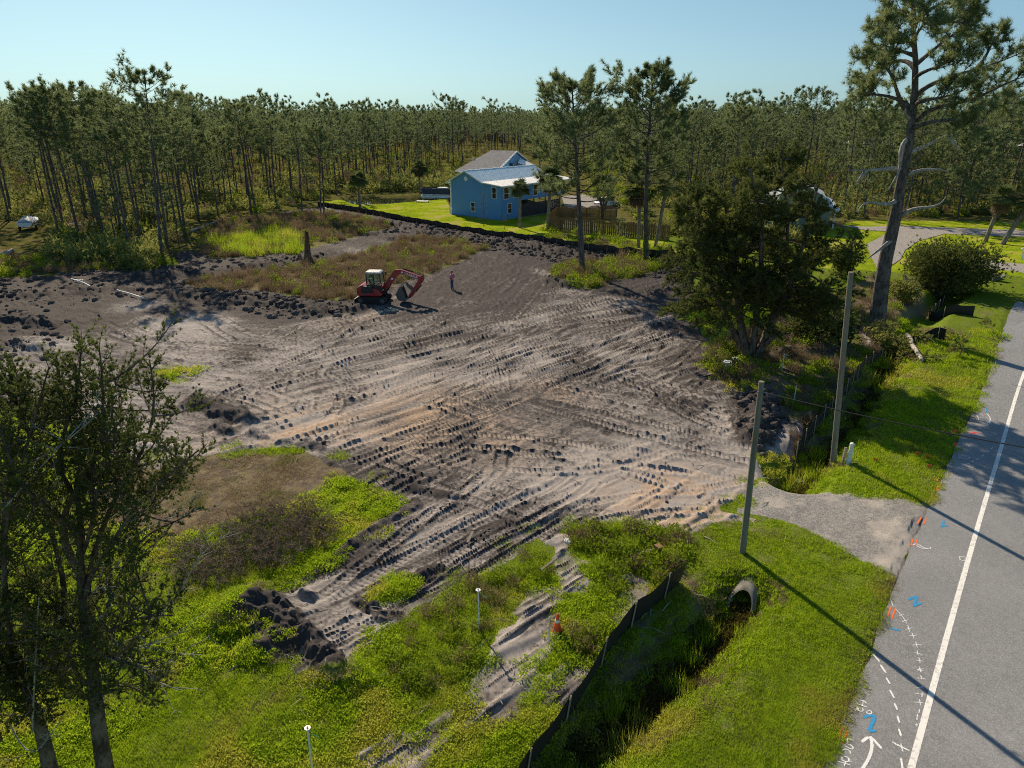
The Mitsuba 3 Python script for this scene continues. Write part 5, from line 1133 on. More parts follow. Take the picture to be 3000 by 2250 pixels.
def ribbon_flag(p, d, L, w, droop, seed):
    rng = np.random.default_rng(seed); n = 7; t = np.linspace(0, 1, n)
    c = np.asarray(p) + np.outer(t, np.asarray(d) * L) - np.stack([0 * t, 0 * t, droop * t ** 1.5], 1) + np.stack([0 * t, 0.02 * np.sin(t * 9), 0.015 * np.sin(t * 7)], 1)
    v = np.vstack([c + [0, 0, w / 2], c - [0, 0, w / 2], c + [0, 0.003, w / 2], c + [0, 0.003, -w / 2]])
    k = np.arange(n - 1); f = np.vstack([np.stack([k, k + n, k + 1], 1), np.stack([k + 1, k + n, k + n + 1], 1), np.stack([k + 2 * n, k + 2 * n + 1, k + 3 * n], 1), np.stack([k + 2 * n + 1, k + 3 * n + 1, k + 3 * n], 1)])
    return v, f
def survey(label, base, h, ribbon_, disc=True, lean=0.0, r=0.022, d=(0.8, -0.3, 0), L=0.32):
    k = thing('survey_marker', label, 'survey stake'); z = gz(*base)
    part(k, 'rod', move(tube([[0, 0, -0.1], [lean, 0, h]], r, 8), (base[0], base[1], z)), 'pvc', smooth=True)
    if disc:
        c = trimesh.creation.annulus(0.02, 0.075, 0.018, sections=24); part(k, 'disc', move(c, (base[0] + lean, base[1], z + h + 0.012)), 'decal_white')
        part(k, 'pin', move(tube([[0, 0, 0], [0, 0, 0.05]], 0.02, 8), (base[0] + lean, base[1], z + h)), 'machine_black')
    for i, (rb, dd, ll) in enumerate(ribbon_):
        part(k, 'ribbon', ribbon_flag((base[0] + lean, base[1], z + h - 0.04 - 0.05 * i), unit(dd), ll, 0.035, 0.10 + 0.05 * i, i), rb)
survey('tall white rod with green ribbon in the middle of the grassy slope', [(-1.03,18.01)][0], 1.5, [('green_ribbon', (0.8, -0.6, 0), 0.34)])
survey('tall white rod with green ribbon nearest the bottom of the picture', [(-4.84,12.81)][0], 1.5, [('green_ribbon', (0.8, -0.4, 0), 0.34)], lean=0.02)
survey('white rod with green ribbon in the shade behind the cedar', [(17.16,42.58)][0], 1.0, [('green_ribbon', (0.9, -0.2, 0.1), 0.3)], False)
survey('white rod with red ribbon on the earth bank left of the pole', [(15.67,36.63)][0], 1.15, [('red_paint', (0.9, 0.2, 0.0), 0.4)], False)
survey('thin white rod with pink ribbon out on the bare lot', [(-10.25,41.68)][0], 0.9, [('pink_ribbon', (0.9, -0.3, 0.2), 0.4)], False)
survey('white rod with pink and orange ribbons leaning on the traffic cone', [(1.12,17.41)][0], 1.0, [('pink_ribbon', (0.5, -0.2, -0.9), 0.5), ('pink_ribbon', (0.35, -0.2, -0.9), 0.62), ('green_ribbon', (0.6, -0.2, -0.9), 0.55)], False)
k = thing('traffic_cone', 'orange traffic cone standing on the sandy path', 'traffic cone'); b = [(1.4,17.9)][0]; z = gz(*b)
part(k, 'cone', move(tube([[0, 0, 0.03], [0.0, 0, 0.06], [0, 0, 0.40], [0, 0, 0.70], [0, 0, 0.72]], [0.15, 0.14, 0.085, 0.035, 0.02], 20), (b[0], b[1], z)), 'orange_cone', smooth=40)
part(k, 'base', move(box(-0.18, 0.18, -0.18, 0.18, 0, 0.035), (b[0], b[1], z), 0.4), 'machine_black')
part(k, 'band', move(tube([[0, 0, 0.42], [0, 0, 0.52]], [0.0845, 0.0705], 20), (b[0], b[1], z)), 'decal_white', smooth=40, label='pale reflective band')
def pin_flag(label, base, h, col, grp=None):
    k = thing('pin_flag', label, 'marker flag', grp); z = gz(*base)
    part(k, 'wire', move(tube([[0, 0, -0.05], [0.04, 0, h]], 0.006, 5), (base[0], base[1], z)), 'raw_wood')
    v, f = box(0.04, 0.20, -0.003, 0.003, h - 0.14, h); part(k, 'flag', move((v, f), (base[0], base[1], z), -0.3), col)
pin_flag('small red flag on a wire in the verge by the far culvert', [(43.68,61.19)][0], 1.0, 'red_paint')
for pt in ([(16.711,29.567)], [(18.981,30.208)], [(19.294,29.885)], [(18.787,28.874)], [(22.176,32.644)], [(21.275,31.127)]):
    pin_flag('tiny orange-red flag in the shaded grass of the verge', pt[0], 0.22, 'orange_paint', 'orange pin flags in the shaded verge')

# ---------------------------------------------------------------- excavator
def exc():
    k = thing('excavator', 'dark red mini excavator with white lettering digging on the bare lot', 'excavator')
    ox, oy = [(-11.8,59.72)][0]; oz = gz(ox, oy); rz = -0.10
    P = lambda m: move(m, (ox, oy, oz), rz)
    def rounded(pts, y0, y1, r=0.05):
        M = manifold3d.Manifold
        return M.batch_hull([M.sphere(r, 12).translate([x, y, z]) for x, z in pts for y in (y0, y1)])
    def slab(poly, y0, y1):
        m = trimesh.creation.extrude_polygon(shapely.Polygon(poly), y1 - y0, engine='earcut'); v = np.asarray(m.vertices)
        return np.c_[v[:, 0], v[:, 2] + y0, v[:, 1]], np.asarray(m.faces)[:, ::-1]
    for y0 in (-1.0, 0.6):
        tk = part(k, 'track', P(join([slab(shapely.LineString([(-0.95, 0.31), (0.95, 0.31)]).buffer(0.31).exterior.coords[:-1], y0, y0 + 0.4)])), 'rubber', smooth=30)
        lugs = []
        for q in np.linspace(-0.95, 0.95, 14): lugs += [box(q - 0.035, q + 0.035, y0 - 0.01, y0 + 0.41, 0.60, 0.65), box(q - 0.035, q + 0.035, y0 - 0.01, y0 + 0.41, -0.03, 0.02)]
        part(tk, 'track_lugs', P(join(lugs)), 'rubber')
        for x in (-0.95, 0.95): part(tk, 'drive_wheel', P(move((lambda c: (np.asarray(c.vertices)[:, [0, 2, 1]], np.asarray(c.faces)[:, ::-1]))(trimesh.creation.cylinder(0.2, 0.44, sections=18)), (x, y0 + 0.2, 0.31))), 'machine_grey')
    part(k, 'undercarriage', P(join([box(-0.7, 0.7, -0.62, 0.62, 0.25, 0.5), tube([[0, 0, 0.45], [0, 0, 0.72]], 0.5, 20)])), 'machine_black', smooth=30)
    part(k, 'blade', P(box(-1.5, -1.42, -0.95, 0.95, 0.05, 0.42)), 'machine_black')
    th = np.linspace(0, 6.28, 29)[:-1]
    body = rounded([(-1.05, 0.78), (-1.1, 1.35), (-0.75, 1.55), (0.6, 1.2), (0.75, 0.78)], -0.88, 0.88, 0.10)
    part(k, 'engine_body', P(join([body])), 'machine_red', smooth=35)
    part(k, 'counterweight', P(join([rounded([(-1.16, 0.80), (-1.18, 1.05), (-0.9, 0.8), (-0.9, 1.05)], -0.78, 0.78, 0.08)])), 'machine_black', smooth=35)
    part(k, 'side_panel', P(join([rounded([(-0.8, 1.02), (-0.75, 1.52), (0.1, 1.52), (0.25, 1.02)], -1.0, -0.9, 0.03)])), 'machine_black', smooth=35)
    part(k, 'grille', P(join([box(-0.85, -0.35, -1.01, -0.985, 0.80 + 0.05 * i, 0.825 + 0.05 * i) for i in range(4)])), 'machine_grey')
    # cab
    x0, x1, y0, y1, z0, z1 = -0.35, 0.95, -0.80, 0.25, 1.15, 2.62
    fr_ = []
    for (xa, ya), (xb, yb) in (((x0, y0), (x0, y0)), ((x1, y0), (x1 - 0.18, y0)), ((x0, y1), (x0, y1)), ((x1, y1), (x1 - 0.18, y1)), ((0.28, y0), (0.26, y0))):
        fr_.append(bar([xa, ya, z0], [xb, yb, z1], 0.07))
    for z_, xe in ((z0, x1), (1.62, x1 - 0.06)):
        fr_ += [bar([x0, y0, z_], [xe, y0, z_], 0.06), bar([x0, y1, z_], [xe, y1, z_], 0.06), bar([x0, y0, z_], [x0, y1, z_], 0.06), bar([xe, y0, z_], [xe, y1, z_], 0.06)]
    part(k, 'cab_frame', P(join(fr_)), 'machine_black')
    part(k, 'lower_door', P(box(x0 + 0.03, 0.9, y0 - 0.01, y0 + 0.02, 1.15, 1.60)), 'machine_black')
    part(k, 'cab_roof', P(join([rounded([(x0 - 0.02, z1), (x0, z1 + 0.07), (x1 - 0.22, z1 + 0.07), (x1 - 0.12, z1)], y0, y1, 0.05)])), 'cab_roof', smooth=40)
    for m in (([x0 + 0.04, y0, 1.66], [0.25, y0, 2.6]), ([0.31, y0, 1.66], [0.76, y0, 2.6]), ([x0 + 0.04, y1, 1.66], [0.76, y1, 2.6])):
        a, b_ = m; v = np.array([[a[0], a[1], a[2]], [b_[0], a[1], a[2]], [b_[0], a[1], b_[2]], [a[0], a[1], b_[2]]]); part(k, 'window', P((v, np.array([[0, 1, 2], [0, 2, 3]]))), 'cab_glass')
    v = np.array([[x0, y0, 1.66], [x0, y1, 1.66], [x0, y1, 2.6], [x0, y0, 2.6]]); part(k, 'window', P((v, np.array([[0, 1, 2], [0, 2, 3]]))), 'cab_glass')
    v = np.array([[x1 - 0.06, y0, 1.66], [x1 - 0.06, y1, 1.66], [x1 - 0.18, y1, 2.6], [x1 - 0.18, y0, 2.6]]); part(k, 'windscreen', P((v, np.array([[0, 1, 2], [0, 2, 3]]))), 'cab_glass')
    part(k, 'seat', P(join([rounded([(-0.05, 1.45), (0.35, 1.45)], -0.5, -0.05, 0.07), rounded([(-0.12, 1.5), (-0.22, 2.05)], -0.48, -0.07, 0.06)])), 'machine_black', smooth=40)
    for y in (-0.95, 0.9): part(k, 'mirror', P(join([tube([[0.75, y * 0.85, 2.3], [0.85, y, 2.35]], 0.012, 5), box(0.82, 0.86, y - 0.09, y + 0.09, 2.22, 2.48)])), 'machine_black')
    # boom, arm, bucket
    part(k, 'boom', P(slab([(0.75, 0.95), (1.05, 0.95), (2.25, 2.42), (2.45, 2.50), (4.05, 1.98), (4.22, 2.08), (4.18, 2.26), (2.42, 2.86), (2.02, 2.84), (1.72, 2.58), (0.70, 1.25)], -0.12, 0.12)), 'machine_red', smooth=25)
    part(k, 'arm', P(slab([(4.30, 2.42), (4.42, 2.22), (4.36, 1.92), (3.18, 0.42), (3.02, 0.40), (2.98, 0.58), (3.86, 1.9), (4.05, 2.3)], -0.10, 0.10)), 'machine_red', smooth=25)
    part(k, 'swing_post', P(join([rounded([(0.72, 0.75), (0.98, 0.75), (0.98, 1.15), (0.75, 1.2)], -0.16, 0.16, 0.05)])), 'machine_black', smooth=35)
    def ram(a, b_, r):
        a, b_ = np.asarray(a, float), np.asarray(b_, float); m_ = a + (b_ - a) * 0.55
        ck = part(k, 'cylinder', P(tube([a, m_], r, 10)), 'machine_black', smooth=True); part(ck, 'piston_rod', P(tube([m_, b_], r * 0.55, 8)), 'steel', smooth=True)
    ram([1.05, 0, 0.8], [1.9, 0, 2.2], 0.065); ram([2.6, 0, 2.92], [4.28, 0, 2.42], 0.06); ram([4.15, 0.0, 1.55], [3.30, 0, 0.52], 0.05)
    bk = [(3.10, 0.42), (2.72, 0.18), (2.2, 0.25), (1.95, 0.75), (2.35, 1.45), (2.55, 1.42), (2.15, 0.8), (2.35, 0.42), (2.7, 0.36), (3.0, 0.56)]
    bu = part(k, 'bucket', P(slab(bk, -0.40, 0.40)), 'machine_grey', smooth=25)
    for y in (-0.41, 0.39): part(bu, 'side_plate', P(slab([(2.2, 0.25), (1.95, 0.75), (2.5, 1.45), (2.85, 0.4), (2.7, 0.2)], y, y + 0.02)), 'machine_grey')
    for y in np.linspace(-0.36, 0.36, 5): part(bu, 'tooth', P(slab([(2.32, 1.40), (2.55, 1.40), (2.52, 1.62)], y - 0.03, y + 0.03)), 'steel')
    for y in (-0.16, 0.14): part(k, 'thumb', P(slab([(3.5, 1.0), (3.3, 1.05), (2.82, 1.55), (2.88, 1.75), (2.96, 1.62), (3.45, 1.25)], y, y + 0.03)), 'machine_grey')
    tm = meshkit.text_mesh('YANMAR', 0.20, 0.006, True); v = np.asarray(tm.vertices); v = np.c_[v[:, 0], v[:, 2] * 0, v[:, 1]]; v[:, 1] = -np.asarray(tm.vertices)[:, 2]
    an = math.atan2(1.98 - 2.5, 4.05 - 2.45); ca_, sa_ = math.cos(an), math.sin(an)
    v = np.c_[v[:, 0] * ca_ - v[:, 2] * sa_ + 2.72, v[:, 1] - 0.122, v[:, 0] * sa_ + v[:, 2] * ca_ + 2.47]
    part(k, 'lettering', P((v, np.asarray(tm.faces))), 'decal_white', label='white lettering YANMAR on the boom')
    part(k, 'emblem', P(join([slab([(2.46, 2.58), (2.56, 2.72), (2.66, 2.66), (2.60, 2.54)], -0.128, -0.12), slab([(1.55, 2.0), (1.72, 1.94), (1.80, 2.10), (1.63, 2.16)], -0.128, -0.12)])), 'decal_white', label='small white emblem and square sticker on the boom')
    return P
EP = exc()

# ---------------------------------------------------------------- people
def figure(bones, length=0.035):
    """a continuous body: each bone is ((x,y,z), r, (x,y,z), r)"""
    M = manifold3d.Manifold; tot = M()
    for a, ra, b, rb in bones:
        tot = tot + M.batch_hull([M.sphere(ra, 16).translate(list(map(float, a))), M.sphere(rb, 16).translate(list(map(float, b)))])
    m = tot.refine_to_length(length).to_mesh(); t = trimesh.Trimesh(m.vert_properties[:, :3], m.tri_verts, process=True)
    trimesh.smoothing.filter_taubin(t, iterations=6); return t
def hand(w, d, up):
    """five fingers and a palm at the wrist w, pointing along d"""
    w, d, up = np.asarray(w, float), unit(d), unit(up); s = np.cross(d, up); b = [(w, 0.025, w + d * 0.07, 0.030)]
    for i, (o, l) in enumerate(((-0.028, 0.062), (-0.009, 0.075), (0.010, 0.072), (0.028, 0.056))):
        k1 = w + d * 0.085 + s * o; k2 = k1 + unit(d - up * 0.25) * l * 0.5; k3 = k2 + unit(d - up * 0.8) * l * 0.5; b += [(w + d * 0.05 + s * o * 0.8, 0.014, k1, 0.010), (k1, 0.010, k2, 0.009), (k2, 0.009, k3, 0.008)]
    b += [(w + d * 0.02 - s * 0.02, 0.014, w + d * 0.05 - s * 0.055 - up * 0.01, 0.011), (w + d * 0.05 - s * 0.055 - up * 0.01, 0.011, w + d * 0.085 - s * 0.06 - up * 0.02, 0.009)]
    return b
def face(hx, fwd, side):
    h = np.asarray(hx, float); f, s = np.asarray(fwd, float), np.asarray(side, float); u = np.array([0, 0, 1.0])
    b = [(h + u * 0.03, 0.092, h + u * 0.03 - f * 0.02, 0.092), (h + f * 0.03 - u * 0.06, 0.06, h + f * 0.02, 0.08), (h + f * 0.09 + u * 0.01, 0.014, h + f * 0.115 - u * 0.02, 0.014), (h + f * 0.085 - u * 0.055, 0.014, h + f * 0.09 - u * 0.06, 0.012)]
    for q in (-1, 1): b += [(h + s * 0.088 * q + u * 0.0, 0.016, h + s * 0.092 * q - u * 0.03, 0.012)]
    return b
def standing(label, base, rz):
    k = thing('person', label, 'person'); z = gz(*base); P = lambda m: move(m, (base[0], base[1], z), rz)   # faces +x locally
    f, s = (1, 0, 0), (0, 1, 0)
    hip, kn, an_ = 0.92, 0.49, 0.085
    legs = lambda g: sum([[((0.0, q * 0.095, hip), 0.085 + g, (0.025, q * 0.10, kn), 0.058 + g), ((0.025, q * 0.10, kn), 0.058 + g, (-0.02, q * 0.115, an_), 0.040 + g * 1.3)] for q in (-1, 1)], [])
    torso = lambda g: [((0, 0.06, 0.95), 0.115 + g, (0.0, 0.08, 1.15), 0.115 + g), ((0, -0.06, 0.95), 0.115 + g, (0, -0.08, 1.15), 0.115 + g), ((0, 0.08, 1.15), 0.11 + g, (-0.01, 0.14, 1.38), 0.075 + g), ((0, -0.08, 1.15), 0.11 + g, (-0.01, -0.14, 1.38), 0.075 + g), ((-0.01, -0.14, 1.38), 0.07 + g, (-0.01, 0.14, 1.38), 0.07 + g), ((0.02, 0, 1.05), 0.13 + g, (0, 0, 1.35), 0.10 + g)]
    sh = lambda q: np.array([-0.01, q * 0.19, 1.38]); el = lambda q: np.array([-0.06, q * 0.33, 1.14]); wr = lambda q: np.array([0.06, q * 0.20, 1.00])
    arms = sum([[(sh(q), 0.055, el(q), 0.043), (el(q), 0.042, wr(q), 0.030)] + hand(wr(q), (0.35, -q * 0.8, -0.15), (0.9, 0.2 * q, 0.4)) for q in (-1, 1)], [])
    body = figure(legs(0) + torso(0) + arms + [((0, 0, 1.38), 0.055, (0.01, 0, 1.52), 0.052)] + face((0.02, 0, 1.60), f, s), 0.03)
    part(k, 'body', P(body), 'skin', smooth=True)
    part(k, 'shirt', P(figure(torso(0.014) + sum([[(sh(q), 0.072, sh(q) + (el(q) - sh(q)) * 0.62, 0.064)] for q in (-1, 1)], []), 0.04)), 'pink_cloth', smooth=True, label='pink shirt')
    part(k, 'jeans', P(figure(legs(0.013) + [((0, 0.07, 0.93), 0.118, (0, -0.07, 0.93), 0.118)], 0.04)), 'denim', smooth=True, label='blue jeans')
    for q in (-1, 1): part(k, 'shoe', P(figure([((-0.05, q * 0.115, 0.05), 0.05, (0.12, q * 0.125, 0.035), 0.04)], 0.03)), 'boot', smooth=True)
    part(k, 'cap', P(figure([((0.01, 0, 1.655), 0.098, (0.0, 0, 1.66), 0.10), ((0.10, 0, 1.655), 0.02, (0.17, 0, 1.64), 0.012), ((0.09, 0.05, 1.655), 0.015, (0.15, 0.03, 1.645), 0.010), ((0.09, -0.05, 1.655), 0.015, (0.15, -0.03, 1.645), 0.010)], 0.03)), 'hair', smooth=True, label='dark cap')
standing('person in pink shirt, blue jeans and dark cap standing with hands on hips', [(-5.49,64.19)][0], PI - 0.5)
k = thing('person', 'person in pale shirt sitting in the excavator cab', 'person')
hp = lambda q: (0.05, -0.28 + q * 0.1, 1.58)
legs = sum([[(hp(q), 0.085, (0.5, -0.28 + q * 0.13, 1.62), 0.06), ((0.5, -0.28 + q * 0.13, 1.62), 0.058, (0.58, -0.28 + q * 0.12, 1.24), 0.04)] for q in (-1, 1)], [])
tor = lambda g: [((0.0, -0.28, 1.62), 0.13 + g, (-0.04, -0.28, 1.95), 0.11 + g), ((-0.05, -0.28 - 0.14, 2.02), 0.07 + g, (-0.05, -0.28 + 0.14, 2.02), 0.07 + g), ((0.0, -0.28, 1.8), 0.13 + g, (-0.05, -0.28, 2.02), 0.085 + g)]
arm = sum([[((-0.05, -0.28 + q * 0.19, 2.02), 0.055, (0.12, -0.28 + q * 0.26, 1.78), 0.042), ((0.12, -0.28 + q * 0.26, 1.78), 0.04, (0.38, -0.28 + q * 0.22, 1.80), 0.03)] + hand((0.38, -0.28 + q * 0.22, 1.80), (1, 0, 0.1), (0, 0, 1)) for q in (-1, 1)], [])
part(k, 'body', EP(figure(legs + tor(0) + arm + [((-0.04, -0.28, 2.02), 0.055, (-0.03, -0.28, 2.16), 0.05)] + face((-0.01, -0.28, 2.25), (1, 0, 0), (0, 1, 0)), 0.035)), 'skin', smooth=True)
part(k, 'shirt', EP(figure(tor(0.015) + sum([[((-0.05, -0.28 + q * 0.19, 2.02), 0.072, (0.1, -0.28 + q * 0.255, 1.81), 0.058)] for q in (-1, 1)], []), 0.04)), 'pale_cloth', smooth=True)
part(k, 'trousers', EP(figure([(a, ra + 0.014, b, rb + 0.014) for a, ra, b, rb in legs], 0.04)), 'dark_cloth', smooth=True)
part(k, 'hair', EP(figure([((-0.03, -0.28, 2.30), 0.095, (-0.04, -0.28, 2.29), 0.095)], 0.03)), 'hair', smooth=True)

# ---------------------------------------------------------------- blue house in front
HA = np.array([-9.72, 116.91]); ha = math.radians(-39.5); HU = np.array([math.cos(ha), math.sin(ha)]); HW = np.array([-HU[1], HU[0]])
def house_local(o, U, W):
    def P(m):
        v, f = (np.asarray(m.vertices), np.asarray(m.faces)) if hasattr(m, 'faces') else m
        v = np.asarray(v, float); xy = o + v[:, :1] * U + v[:, 1:2] * W
        return np.c_[xy, v[:, 2]], f
    return P
P = house_local(HA, HU, HW)
def gable(poly_uz, w0, w1):
    """a slab whose section is given in (u, z), from w0 to w1"""
    m = trimesh.creation.extrude_polygon(shapely.Polygon(poly_uz), w1 - w0, engine='earcut'); v = np.asarray(m.vertices)
    return np.c_[v[:, 0], v[:, 2] + w0, v[:, 1]], np.asarray(m.faces)[:, ::-1]
k = thing('blue_house', 'two-storey blue house with pale metal roof and dark slatted screen', 'house')
HL, BL = 16.6, 5.0
wl = part(k, 'wall', P(gable([(0, -0.2), (10.4, -0.2), (10.4, 5.05), (6.7, 5.35), (3.35, 6.82), (0, 5.2)], 0, BL)), 'blue_siding', label='blue end wall')
part(k, 'upper_wall', P(gable([(0, 2.6), (10.398, 2.6), (10.398, 5.04), (6.7, 5.34), (3.35, 6.81), (0, 5.19)], BL + 0.002, HL)), 'blue_siding')
part(k, 'back_wall', P(box(0, 0.2, BL, HL, -0.2, 2.6)), 'blue_siding')
for q in np.arange(0, 5.2, 0.3):
    part(wl, 'siding_course', P(box(0.0, 10.4, -0.012, 0.0, q - 0.1, q - 0.075)), 'blue_siding')
part(k, 'corner_board', P(box(-0.05, 0.09, -0.03, 0.08, -0.1, 5.15)), 'white_trim'); part(k, 'corner_board', P(box(10.32, 10.44, -0.03, 0.08, -0.1, 5.0)), 'blue_siding')
def slope(u0, z0, u1, z1, w0, w1, t=0.10): return gable([(u0, z0), (u1, z1), (u1, z1 + t), (u0, z0 + t)], w0, w1)
r1 = part(k, 'roof', P(join([slope(3.35, 6.90, 6.75, 5.42, -0.45, HL + 0.6), gable([(-0.75, 4.92), (3.35, 6.90), (3.35, 7.0), (-0.75, 5.02)], -0.45, HL + 0.6)])), 'metal_roof', label='pale ribbed metal roof')
for w in np.arange(-0.4, HL + 0.6, 0.42): part(r1, 'roof_rib', P(gable([(3.40, 6.985), (6.74, 5.53), (6.74, 5.57), (3.40, 7.03)], w, w + 0.04)), 'metal_roof')
part(r1, 'ridge_cap', P(box(3.2, 3.5, -0.46, HL + 0.61, 6.97, 7.04)), 'metal_roof')
part(k, 'porch_roof', P(slope(6.72, 5.40, 11.1, 5.0, -0.46, HL + 1.8, 0.09)), 'white_roof', label='flatter white roof over the side')
part(k, 'fascia', P(join([slope(-0.78, 4.86, 3.35, 6.84, -0.49, -0.452, 0.17), slope(3.35, 6.84, 6.75, 5.36, -0.49, -0.452, 0.17), slope(6.75, 5.34, 11.12, 4.94, -0.50, -0.462, 0.15), box(11.1, 11.14, -0.5, HL + 1.8, 4.93, 5.10), box(-0.83, -0.76, -0.46, HL + 0.6, 4.84, 5.02)])), 'white_trim')
def window(u, w, z, wid, h, face_='u', parent=None):
    fr_, t = [], 0.07
    def pane(a, b, c, d, dep): return P(box(a, b, -dep - 0.035, -dep, c, d)) if face_ == 'u' else P(box(dep, dep + 0.035, a, b, c, d))
    base_ = u if face_ == 'u' else w; off = 0.0 if face_ == 'u' else 10.4
    D_ = 0.012 if face_ == 'u' else 10.4
    wk = part(parent or k, 'window', join([pane(base_ - wid / 2 - t, base_ - wid / 2, z - t, z + h + t, D_), pane(base_ + wid / 2, base_ + wid / 2 + t, z - t, z + h + t, D_), pane(base_ - wid / 2, base_ + wid / 2, z - t, z, D_), pane(base_ - wid / 2, base_ + wid / 2, z + h, z + h + t, D_), pane(base_ - wid / 2, base_ + wid / 2, z + h * 0.5 - 0.025, z + h * 0.5 + 0.025, D_)]), 'white_trim')
    for a, b in ((z, z + h * 0.5 - 0.025), (z + h * 0.5 + 0.025, z + h)):
        g = box(base_ - wid / 2, base_ + wid / 2, -D_ - 0.018, -D_ - 0.003, a, b) if face_ == 'u' else box(D_ + 0.003, D_ + 0.018, base_ - wid / 2, base_ + wid / 2, a, b)
        part(wk, 'pane', P(g), 'glass_dark')
window(4.7, 0, 0.9, 0.75, 1.35); window(9.1, 0, 3.2, 0.75, 1.5)
window(0, 1.3, 3.1, 1.1, 1.6, 'w'); window(0, 2.1, 0.9, 0.85, 1.4, 'w'); window(0, 3.6, 3.1, 1.1, 1.6, 'w'); window(0, 8.5, 3.1, 1.1, 1.6, 'w'); window(0, 14.6, 3.1, 1.1, 1.5, 'w')
d = trimesh.creation.cylinder(0.36, 0.05, sections=24); v = np.asarray(d.vertices)[:, [0, 2, 1]] + [3.3, -0.045, 5.75]
part(k, 'round_vent', P((v, np.asarray(d.faces)[:, ::-1])), 'white_trim')
for a, b in ((BL + 0.1, 8.2), (8.3, 11.3), (11.4, 15.2)):
    sc = part(k, 'slatted_screen', P(join([box(10.33, 10.39, a, a + 0.09, -0.1, 2.1), box(10.33, 10.39, b - 0.09, b, -0.1, 2.1)])), 'dark_boards', label='dark grey screen of horizontal boards')
    for q in np.arange(0.1, 2.0, 0.24): part(sc, 'board', P(box(10.395, 10.425, a, b, q, q + 0.215)), 'dark_boards')
for w in (8.25, 11.35, 15.4): part(k, 'porch_post', P(box(10.2, 10.36, w - 0.08, w + 0.08, -0.1, 2.65)), 'grey_wood')
part(k, 'screen_frame', P(join([box(10.43, 10.45, 12.9, 13.5, 0.75, 0.8), box(10.43, 10.45, 12.9, 13.5, 1.65, 1.7), box(10.43, 10.45, 12.9, 12.95, 0.75, 1.7), box(10.43, 10.45, 13.45, 13.5, 0.75, 1.7)])), 'white_trim', label='white frame and plant shelf on the dark screen')
part(k, 'carport_slab', P(box(0.3, 10.9, BL, HL, -0.2, 0.05)), 'concrete')
part(k, 'downpipe', P(join([tube([[-0.12, -0.05, 0], [-0.12, -0.05, 4.7]], 0.045, 8), tube([[-0.12, -0.05, 4.7], [-0.7, -0.2, 4.95]], 0.045, 8)])), 'white_trim', smooth=True)
part(k, 'meter_box', P(join([box(-0.55, -0.25, -0.1, 0.2, 2.0, 2.7), tube([[-0.4, 0.05, 0], [-0.4, 0.05, 2.0]], 0.05, 8)])), 'machine_black')
q = P(np.array([[7.0, 8.5, 0]]).repeat(1, 0)) if False else None

# things kept in the carport
def at_house(u, w): xy = HA + HU * u + HW * w; return float(xy[0]), float(xy[1])
kx, ky = at_house(9.2, 6.6)
solo('patio_furniture', join([move(box(-0.9, 0.9, -0.45, 0.45, 0.35, 0.5), (kx, ky, 0.05)), move(box(-0.9, 0.9, 0.35, 0.5, 0.5, 2.45), (kx, ky, 0.05))]), 'machine_black', 'dark covered furniture showing over the slatted screen', 'furniture')

# ---------------------------------------------------------------- house behind it
k = thing('rear_house', 'pale blue house with big grey shingle roof behind the metal-roofed house', 'house')
e1, e2, ra, rb = np.array([-9.55, 124.0, 6.39 - 0.15]), np.array([-2.45, 122.0, 6.82 - 0.4]), np.array([-3.70, 134.8, 9.0]), np.array([0.85, 133.2, 8.95])
along = unit((rb - ra)[:2]); 
up_ = unit(np.cross(e2 - e1, ra - e1)); up_ = up_ if up_[2] > 0 else -up_
def slab4(q, t=0.12):
    q = np.asarray(q, float); v = np.vstack([q, q + up_ * t])
    return hull(v)
part(k, 'roof', slab4([e1, e2 + (e2 - e1) * 0.0, rb, ra]), 'shingles', label='grey shingle roof slope')
bk_ = np.array([2.2, 5.2, -1.9])
part(k, 'back_roof', hull([ra + [0, 0, -0.02], rb + [0, 0, -0.02], ra + bk_, rb + bk_, ra + [0, 0, 0.1], rb + [0, 0, 0.1]]), 'shingles')
g0, g1, g2 = e2 + [0.05, 0.3, -0.2], rb + [-0.1, 0.1, -0.3], rb + bk_ + [-0.15, 0, -0.2]
wv = []
for p_ in (g0, g1, g2): wv.append([p_[0], p_[1], p_[2]])
lo = [[g0[0], g0[1], 0], [g2[0], g2[1], 0], [e1[0] + 0.7, e1[1] + 0.6, 0], [ra[0] + 2.2, ra[1] + 5.2, 0]]
hi_ = [[e1[0] + 0.7, e1[1] + 0.7, e1[2] - 0.25], [ra[0] + 2.0, ra[1] + 5.0, 6.7], [ra[0] + 0.3, ra[1], 8.6]]
part(k, 'wall', hull(wv + lo + hi_), 'rear_siding')
part(k, 'fascia', join([bar(e2 + [0.05, 0, -0.02], rb + [0.05, -0.02, 0], 0.10, 0.26), bar(e1 + [0, -0.05, 0], e2 + [0, -0.05, 0], 0.10, 0.2), bar(rb + [0.05, 0, 0], rb + bk_ + [0.05, 0, 0], 0.1, 0.24)]), 'white_trim')
sn = np.array([1.5, 134.2, 6.3])
part(k, 'gable_window', join([move(box(-0.45, 0.45, -0.05, 0.05, 0, 1.3), (-0.05, 128.9, 6.0), 1.25)]), 'glass_dark'); part(k, 'side_roof', hull([rb + [0.6, 1.0, -1.3], rb + [0.2, -3.4, -1.75], rb + [2.6, -2.2, -2.5], rb + [2.9, 1.6, -2.2], rb + [0.6, 1.0, -1.2], rb + [0.2, -3.4, -1.65], rb + [2.6, -2.2, -2.4]]), 'white_roof')
part(k, 'roof_vent', tube([[-2.0, 130.2, 7.7], [-2.0, 130.2, 8.35]], 0.16, 8), 'white_trim'); part(k, 'chimney_cap', box(-7.0, -6.6, 129.6, 130.0, 7.3, 8.1), 'steel')

